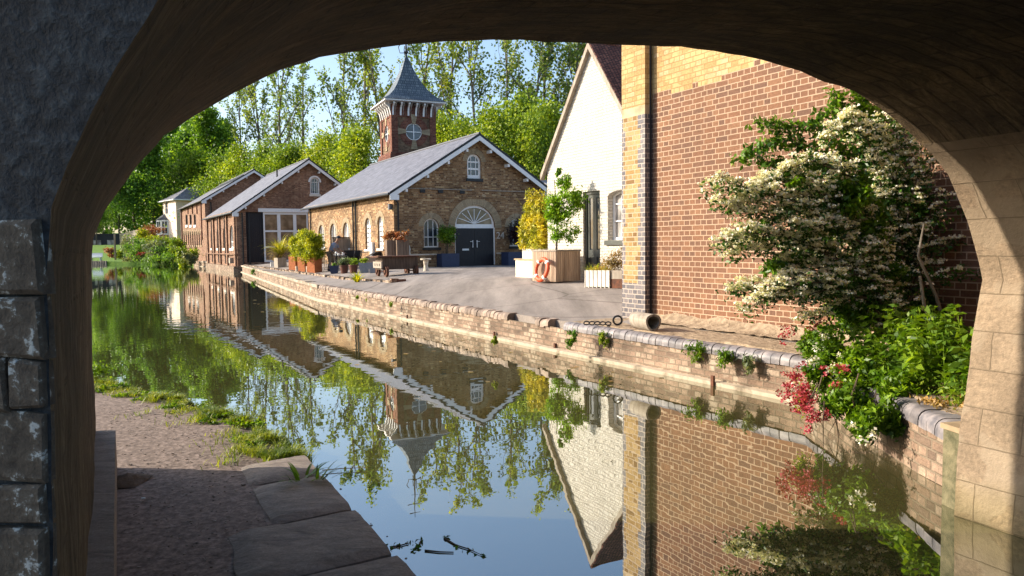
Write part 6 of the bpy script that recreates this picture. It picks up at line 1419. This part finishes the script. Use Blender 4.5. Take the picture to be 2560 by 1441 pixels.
for (x, y, yd, r, n_) in ((1990, 825, 8.6, .07, 60), (1975, 845, 8.6, .05, 40), (2005, 915, 8.2, .06, 70), (2010, 935, 8.0, .05, 50), (2000, 960, 7.8, .06, 80), (2010, 985, 7.6, .08, 130), (2015, 1010, 7.3, .08, 140), (2030, 1035, 7.1, .07, 110), (2050, 1050, 7.0, .06, 80), (2110, 925, 7.3, .05, 70), (2045, 810, 8.3, .05, 40), (1990, 980, 7.6, .06, 80), (2000, 1000, 7.4, .07, 110), (2060, 925, 7.6, .03, 20), (1985, 940, 7.9, .06, 160), (2000, 970, 7.7, .08, 220), (2020, 1000, 7.4, .08, 220), (1985, 1000, 7.5, .07, 160), (2035, 1050, 7.0, .06, 140), (1960, 830, 8.7, .05, 90), (2090, 960, 7.3, .04, 50)):
    for _ in range(max(2, n_//16)):
        c_ = np.array(PY(x, y, yd-.12))+g.normal(size=3)*r*.8; cl_.append(c_+g.normal(size=(16, 3))*np.array([.022, .022, .016]))
leaf_obj('flower_heads', np.concatenate(cl_), .028, M['lf_red'], t, asp=.8, upb=.6)
leaf_obj('stem_leaves', clump_pts(tuple(PY(2010, 980, 7.6)), (.12, .15, .3), 350, 5, seed=3), .05, M['lf_bright'], t, asp=.3)
t = thing('white_valerian', 'small white flower heads among the spilling shrub', 'flower', G(2040, 960, .5)); cl_ = []
for (x, y, yd) in ((2025, 905, 8.0), (2035, 900, 8.0), (2075, 925, 7.6), (2085, 915, 7.6), (1990, 965, 7.7), (1983, 975, 7.6), (2060, 845, 8.1), (2040, 870, 8.1), (2100, 890, 7.8), (2130, 1060, 6.7), (2150, 1100, 6.6), (2180, 1085, 6.5)): cl_.append(np.array(PY(x, y, yd-.15))+g.normal(size=(22, 3))*.025)
leaf_obj('flower_heads', np.concatenate(cl_), .03, M['blossom'], t, asp=.8, upb=.6)
# nettles
t = thing('nettle_patch', 'bright green nettles crowding the bank beside the bridge pier', 'nettles', G(2330, 950, .6)); m = MB(); cl_ = []; dr_ = []; g = np.random.default_rng(8)
for i in range(170):
    x0 = g.uniform(3.75, 4.7); y0 = g.uniform(5.75, 8.2)
    if x0 < 3.72+.0*y0: continue
    H_ = g.uniform(.35, .85)*(.9 if y0 > 6.6 else .75); q = Vector((x0, y0, .57)); tip = q+Vector((g.normal()*.08-.04, g.normal()*.08, H_)); m.tube([q, tip], [.006, .003], n=4, cap=False)
    for k in range(7):
        f = .3+.7*k/6; c_ = q+(tip-q)*f
        for s in range(4):
            a = s*math.pi/2+k*.9; d = np.array([math.cos(a), math.sin(a), -.35]); cl_.append(np.array(c_)+d*.045*(1.3-f*.6)); dr_.append(d)
m.build('stalks', M['lf_weed'], t); leaf_obj('leaves', np.array(cl_), .095, M['lf_weed'], t, asp=.5, dirs=np.array(dr_), jit=.15, upb=1.2)
t = thing('low_ground_cover', 'low brownish green growth on the bank top by the pier', 'ground cover', G(2330, 1020, .6))
leaf_obj('foliage', np.concatenate([clump_pts((3.85, y, .60), (.3, .35, .10), 500, 6, seed=int(y*10)) for y in (5.9, 6.4, 7.0, 7.6)]), .045, M['lf_dry'], t, asp=.4); leaf_obj('green_leaves', np.concatenate([clump_pts((3.9, y, .66), (.3, .35, .14), 500, 6, seed=int(y*12)) for y in (5.8, 6.3, 6.9, 7.6)]), .05, M['lf_bright'], t, asp=.4)
tag(t, kind='stuff')
# pale post at the pier
k = G(2372, 1190, .2); t = thing('pale_post', 'short square pale stone post tucked against the bridge pier', 'post', k); m = MB(); m.box(Vector((3.33, 5.42, -.2)), (.17, .17, .78), rz=R(10)); m.build('shaft', mat_noise('mossy_stone', (.07, .07, .035), (.22, .19, .11), 9, bstr=.8), t); m = MB(); m.box(Vector((3.33, 5.42, .583)), (.2, .2, .04), rz=R(10)); m.build('cap', M['stone'], t)

# ================================================================== LEFT BANK GRASS
t = MB(); g = random.Random(4); 
pts = LB[3:8]; segs = list(zip(pts, pts[1:]))
def bankpt(f):
    i = min(int(f*len(segs)), len(segs)-1); a, b = segs[i]; k = f*len(segs)-i; p = a+(b-a)*k; d = (b-a).normalized(); return p, Vector((-d.y, d.x)) if -d.y < 0 else Vector((d.y, -d.x))
for i in range(30000):
    f = g.random()**1.0; p, n = bankpt(f); cl = math.sin(f*23)*.5+math.sin(f*51+1)*.3
    wide = .30+.14*math.sin(f*17)+.1*math.sin(f*41)
    o = g.gauss(.1, .5)*wide
    if o < -.10 or (cl < -.3 and g.random() < .6) or noise.noise((p.x*5+n.x*o*5, p.y*5+n.y*o*5, 4)) < -.08: continue
    q = Vector((p.x+n.x*o, p.y+n.y*o, .28 if o > 0 else .22)); a = g.uniform(0, 6.28); L = g.uniform(.05, .12)*(1.3 if cl > .2 else .8); d = Vector((math.cos(a)*.8, math.sin(a)*.8, 1)); w_ = g.uniform(.0022, .0045); s_ = Vector((-math.sin(a), math.cos(a), 0))
    m1 = q+d*L*.5; e_ = m1+Vector((d.x, d.y, .15))*L*.5; rr = g.random()
    t.face([q-s_*w_, q+s_*w_, m1+s_*w_*.8, m1-s_*w_*.8], r=rr); t.face([m1-s_*w_*.8, m1+s_*w_*.8, e_], r=rr)
tag(t.build('verge_grass', M['lf_grass'], merge=False), 'tufted grass along the water edge of the towpath', 'grass', kind='stuff')
cl_ = []
for i in range(26):
    f = g.random(); p, n = bankpt(f); o = g.uniform(-.05, .35); cl_.append(clump_pts((p.x+n.x*o, p.y+n.y*o, .31), (.13, .1, .045), 60, 4))
cl_.append(clump_pts((LB[7].x+.25, LB[7].y-.3, .36), (.35, .25, .14), 500, 6))
tag(leaf_obj('verge_weeds', np.concatenate(cl_), .04, M['lf_weed'], asp=.6, upb=.8), 'broad leaved weeds among the verge grass', 'weeds', kind='stuff')
k = G(800, 1195, .34); t = thing('dandelion_plant', 'dark green toothed weed at the edge of the coping stones over the water', 'weed', k); blades('', '', '', k-Vector((.12, 0, 0)), 22, .17, 1.8, 'lf_mid', .022, droop=.3, seed=3, parent=t, thingy=False); blades('', '', '', k+Vector((.03, 0, 0)), 14, .16, 1.0, 'lf_mid', .022, droop=.1, seed=5, lean=(.8, 0), parent=t, thingy=False)
# moss mound by the ledge and a scrap
k = G(318, 1200, .3); m = MB()
for i in range(14):
    for j in range(8):
        q = lambda i, j: k+Vector(((i/14-.5)*.26, (j/8-.5)*.30, -.01+.05*math.sin(math.pi*i/14)*math.sin(math.pi*j/8)*(1+.5*noise.noise((i*.7, j*.9, 2)))))
        m.face([q(i, j), q(i+1, j), q(i+1, j+1), q(i, j+1)])
tag(m.build('dirt_mound', M['soil'], smooth=True), 'small brown mound of dirt against the wall ledge', 'dirt mound')
k = G(358, 1247, .3); m = MB(); m.box(k, (.025, .012, .006), rz=.3); tag(m.build('litter_scrap', M['white']), 'tiny white scrap on the dark path', 'litter')
# pebbles
m = MB(); g = random.Random(9)
for i in range(1500):
    y = g.uniform(2.6, 8); xl = -.162-.5474*y+.25; x = xl+g.random()*1.5*(1.0)
    if y > 5.9: x = g.uniform(-.56*y, -.56*y+1.4)
    r = g.uniform(.0018, .0065)*(1 if i % 40 else 1.8); c_ = Vector((x, y, towh(x, y, 1)+.001)); a = g.random()*3
    m.box(c_, (r*2*g.uniform(.7, 1.4), r*2, r*.8), rz=a, taper=.8, r=g.random())
tag(m.build('path_grit', mat_noise('grit', (.10, .08, .065), (.34, .29, .25), 30, rnd=.4)), 'loose grit scattered over the towpath', 'grit', kind='stuff')
# floating twigs and leaves
for i, (l, lb) in enumerate(((((975, 1368), (1000, 1364), (1022, 1358)), 'floating twig of leaves nearest the towpath edging'), (((1036, 1372), (1048, 1362), (1052, 1352)), 'floating seed cluster beside the leafy twig'), (((1062, 1376), (1098, 1380), (1134, 1381)), 'thin straight floating twig'), (((1110, 1345), (1140, 1363), (1172, 1373), (1204, 1388)), 'long curved floating twig, furthest from the towpath'))):
    P = [G(x, y, .006) for x, y in l]; t = thing('floating_twig', lb, 'twig', P[0], 'twigs floating on the water'); m = MB(); m.tube(P, [.006, .005, .004, .002][:len(P)], n=5); m.build('twig', M['stem'], t)
    if i != 2: leaf_obj('leaf', np.concatenate([np.array(p)[None]+rng.normal(size=(4, 3))*np.array([.02, .02, .004]) for p in P]), .035, M['lf_shrub'], t)
m = MB(); P = [G(x, y, .02) for x, y in ((805, 1176), (850, 1172), (918, 1169))]; m.tube(P, [.004, .004, .002], n=4); tag(m.build('straw_stalk', M['lf_dry']), 'dry straw stalk lying on the water by the dandelion', 'straw')
m = MB(); g = random.Random(31)
for i in range(260):
    y = g.uniform(10, 60); x = (-7.2-.46*(y-27)) if y > 27 else 3.5-.58*(y-9.2); x -= abs(g.gauss(0, 1))*y*.12+.3; r = g.uniform(.01, .03)*(1+y/60)
    if x < -.6*y: continue
    m.face([(x+r*math.cos(a)*1.6, y+r*math.sin(a), .006) for a in [k*1.05 for k in range(6)]])
tag(m.build('floating_specks', M['lf_dry'], merge=False), 'tiny leaves and catkins scattered on the water surface', 'floating leaves', kind='stuff')

# ================================================================== GARDEN (far left)
def GD(px, py, y): return PY(px, py, y)
gg = 'garden shrubs on the far bank'
def gh(x, y):
    return 0
for i, (px, py, yd, rx, rz_, n_, mat, lb) in enumerate((
    (345, 632, 94, 1.8, 1.7, 1500, 'lf_dense', 'deep green rounded shrub at the middle of the garden bank'), (372, 618, 97, 2.6, 1.4, 1600, 'lf_grey', 'pale variegated shrub behind the deep green one'), (385, 603, 101, 1.6, .9, 900, 'lf_lime', 'yellow shrub at the top of the garden bank'),
    (415, 622, 92, 2.0, 1.5, 1500, 'lf_bright', 'spring green shrub left of the slit window building'), (400, 645, 90, 3.0, 1.1, 1600, 'lf_dense', 'dark low shrub overhanging the far water'), (440, 618, 88, 1.3, 1.2, 1000, 'lf_bright', 'bright shrub touching the far brick building'),
    (355, 592, 103, 1.2, 1.1, 700, 'lf_lime', 'small lime shrub beside the garden fence'), (372, 582, 106, 2.2, 1.2, 1000, 'lf_copper', 'brown copper shrub near the cream house bay'), (310, 610, 98, 1.1, 1.8, 700, 'lf_grey', 'tall reedy plants left of the garden bank'),
    (462, 655, 80, 1.3, 1.1, 1400, 'lf_bright', 'leafy plant leaning over the water at the end of the quay'), (478, 664, 76.5, .75, .8, 900, 'lf_grey', 'pale leafed plant touching the water at the quay end'), (330, 648, 94, 1.6, .7, 700, 'lf_grey', 'grey green low plant at the garden water edge'), (275, 632, 100, 1.2, .9, 600, 'lf_copper', 'rusty brown shrub on the lawn edge'), (296, 635, 99, .7, .8, 350, 'lf_bright', 'small yellow green shrub beside the lawn'), (395, 630, 91, 2.2, 1.2, 1300, 'lf_grey', 'striped variegated shrub above the water'), (430, 640, 88, 1.6, 1.1, 1200, 'lf_dense', 'dark green shrub beside the slit window building'))):
    c_ = GD(px, py, yd); p = Vector((c_.x, c_.y, max(.1, c_.z-rz_))); bush('garden_shrub', lb, 'shrub', p, (rx, rx*.9, rz_), n_, .30, mat, group=gg, seed=200+i, stems=4)
c_ = GD(356, 634, 92); leaf = thing('red_azalea', 'small red azalea among the garden shrubs', 'shrub', c_); leaf_obj('foliage', clump_pts(tuple(c_), (.7, .5, .28), 160, 5), .16, M['lf_red'], leaf)
a = GD(300, 600, 112); b = GD(345, 590, 108); Ff = Face(Vector((a.x, a.y, 0)), Vector((b.x-a.x, b.y-a.y, 0)), Vector((b.y-a.y, -(b.x-a.x), 0)))
t = thing('garden_fence', 'grey boarded fence at the back of the garden', 'fence', a); Lf = (Vector((b.x, b.y, 0))-Vector((a.x, a.y, 0))).length; m = MB()
nb_ = 22
for i in range(nb_): m.fbox(Ff, Lf*i/nb_, Lf*(i+.9)/nb_, 1.5, a.z+.9+.5*i/nb_, 0, .05)
m.build('boards', M['wood_g'], t)
for i in range(4): m = MB(); m.fbox(Ff, Lf*i/3-.06, Lf*i/3+.06, 1.4, a.z+1.0+.5*i/3, -.1, -.003); m.build('post', M['wood_d'], t)
c_ = GD(265, 600, 114); t = thing('dark_shed', 'long low dark shed in the shade under the far trees', 'shed', Vector((c_.x, c_.y, 1.5))); m = MB(); m.box((c_.x-.5, c_.y, 1.5), (6.5, 3, 2.6), rz=.1); m.build('walls', M['navy'], t); m = MB(); m.box((c_.x-.5, c_.y, 4.11), (7, 3.4, .15), rz=.1); m.build('roof', M['black'], t)
for i in range(3): m = MB(); m.box((c_.x-2.5+i*2, c_.y-1.55+.2*i-.2, 2.4), (1.1, .06, .9), rz=.1); m.build('window', M['glass_w'], t)
# timber piling and bench at the water
t = thing('timber_piling', 'row of low timber piles edging the far garden', 'piling', GD(270, 658, 95)); m = MB(); pa, pb_ = Q[10], Q[12]
for i in range(60):
    p = Q[11]+(Q[12]-Q[11])*i/40-Vector((0, .06)); m.tube([(p.x, p.y, -.3), (p.x, p.y, .42+.05*random.random())], .1, n=6)
m.build('piles', M['wood_g'], t)
c_ = GD(241, 650, 96); t = thing('white_bench', 'small white bench at the far garden edge', 'bench', Vector((c_.x, c_.y, .4))); m = MB(); m.box((c_.x, c_.y, .85), (1.4, .5, .06)); m.build('seat', M['white'], t)
for sx in (-.6, .6): m = MB(); m.box((c_.x+sx, c_.y, .4), (.08, .45, .45)); m.build('leg', M['white'], t)
m = MB(); m.box((c_.x, c_.y+.27, .95), (1.4, .05, .5)); m.build('backrest', M['white'], t)
c_ = GD(288, 630, 98); m = MB(); m.box((c_.x, c_.y, .3), (.18, .18, 3.6)); tag(m.build('timber_post', M['wood']), 'tall pale timber post by the garden lawn', 'post')

# ================================================================== TREES
def plant_tree(proto, label, cat, group, x, y, z, s, rz):
    """copy a prototype tree (thing + trunk + crown)"""
    t = copy_tree(proto); t.location = (x, y, z); t.scale = (s*random.uniform(.92, 1.08), s*random.uniform(.92, 1.08), s); t.rotation_euler = (0, 0, rz)
    tag(t, label, cat, group); return t
protos = {}
for kind, n, mat, bark, H, spread, leaves, ls, fork, nm in (('sparse', 5, 'lf_sparse', 'bark_l', 30, .35, 1700, .44, .30, 'poplar_tree'), ('dense', 4, 'lf_dense', 'bark', 24, .26, 15000, .50, .16, 'broadleaf_tree'), ('dense', 4, 'lf_bright', 'bark', 14, .34, 12000, .30, .10, 'bushy_tree')):
    L = []
    for i in range(n):
        mb, pp = tree_mesh(nm, H, 900+i*17+len(nm), kind, None, None, spread, leaves, ls, fork)
        t = thing(nm, 'x', 'tree', (0, 0, 0)); mb.build('trunk', M[bark], t, smooth=True, merge=False); leaf_obj('crown', pp, ls, M[mat], t, asp=.7); L.append([t, H, False])
    protos[nm] = L
def put(nm, k, label, px, topy, yd, base=2.0, grp=None, bx=None):
    tp = PY(px, topy, yd); e_ = protos[nm][k % len(protos[nm])]; H = e_[1]; s = (tp.z-base)/(H*.97); random.seed(int(px*3+topy)); rz = random.uniform(0, 6.28)
    if not e_[2]:
        e_[2] = True; t = e_[0]; t.location = (tp.x, tp.y, base); t.scale = (s, s, s); t.rotation_euler = (0, 0, rz); tag(t, label, 'tree', grp); return t
    return plant_tree(e_[0], label, 'tree', grp, tp.x, tp.y, base, s, rz)
gp_ = 'tall thin poplars against the sky'
for i, (px, ty, yd, lb) in enumerate(((640, 150, 118, 'thin leafy poplar rising above the far gabled roof'), (700, 130, 112, 'full crowned poplar above the middle gabled roof'), (760, 190, 124, 'poplar standing just right of the middle gable ridge'), (850, 85, 108, 'tall poplar left of the tower with yellow green leaves'), (905, 60, 116, 'tall poplar second to the left of the tower spire'), (965, 80, 112, 'poplar whose branches reach the left side of the tower spire'),
        (1065, 60, 122, 'poplar directly behind the right of the tower'), (1125, 40, 108, 'poplar with a straight trunk just right of the tower spire'), (1195, 50, 104, 'broad poplar above the apex of the nearest gable'), (1262, 70, 112, 'poplar with leaning limbs right of the nearest gable apex'), (1310, 50, 106, 'slim poplar halfway between gable apex and white cottage'), (1370, 30, 112, 'poplar with open branches left of the white cottage'), (1425, 45, 108, 'poplar touching the left slope of the white cottage gable'), (1470, 60, 118, 'poplar partly hidden by the peak of the white cottage'),
        (600, 230, 122, 'poplar at the left end of the thin row, beside the denser wood'))):
    put('poplar_tree', i, lb, px, ty, yd, grp=gp_)
gd = 'dense broadleaf trees on the far left'
for i, (px, ty, yd, lb) in enumerate(((560, 310, 128, 'dense tree closest to the thin poplars'), (505, 265, 120, 'dense green tree above the far slit window building'), (455, 300, 124, 'dense tree behind the cream house roof'), (415, 250, 130, 'tall dense tree left of the cream house'), (370, 330, 118, 'dense tree over the copper garden shrub'), (325, 300, 126, 'dense tree behind the garden fence'), (290, 400, 116, 'dark dense tree above the shed'), (250, 380, 120, 'dense tree at the left edge of the arch opening'), (235, 470, 112, 'lowest dense tree hugging the bridge arch'), (215, 300, 135, 'tall dense tree mostly hidden by the bridge'))):
    put('broadleaf_tree', i, lb, px, ty, yd, base=2.5, grp=gd)
gm = 'bushy trees behind the brick buildings'
for i, (px, ty, yd, lb) in enumerate(((655, 372, 104, 'bushy tree over the ridge of the far gable'), (710, 368, 98, 'bushy tree left of the middle gable apex'), (760, 378, 102, 'bushy tree behind the middle gable apex'), (820, 345, 96, 'bushy yellow green tree right of the middle gable'), (870, 352, 92, 'bushy tree between the middle gable and the tower'), (920, 330, 88, 'bushy tree at the left foot of the tower'), (1120, 300, 92, 'bushy tree at the right foot of the tower'), (1165, 312, 98, 'bushy tree behind the nearest gable apex'), (1225, 290, 90, 'golden bushy tree right of the nearest gable apex'), (1275, 250, 96, 'tallest bushy tree between gable and cottage'), (1325, 310, 88, 'bushy tree over the skylight roof'), (1375, 270, 92, 'bushy tree against the left edge of the white cottage'), (600, 380, 108, 'bushy tree over the roof of the slit window building'), (545, 400, 112, 'bushy tree behind the cream house chimney side'), (1430, 320, 100, 'bushy tree hidden behind the white cottage'), (490, 395, 118, 'bushy tree right behind the cream house roof'), (1020, 370, 98, 'bushy tree hidden behind the tower'))):
    put('bushy_tree', i, lb, px, ty, yd, base=1.5, grp=gm)
P_ = []; g = np.random.default_rng(77)
for i in range(46):
    x = g.uniform(-150, 60); y = g.uniform(140, 165)-.1*x*0; h = g.uniform(6, 9)+(14 if x < -62 else 0); P_.append(clump_pts((x, y, h*.5+1), (8, 6, h*.55), 850, 8, seed=300+i))
tag(leaf_obj('distant_wood', np.concatenate(P_), 1.0, M['lf_dense'], asp=.8), 'distant wood closing the view behind the trees', 'wood', kind='stuff')
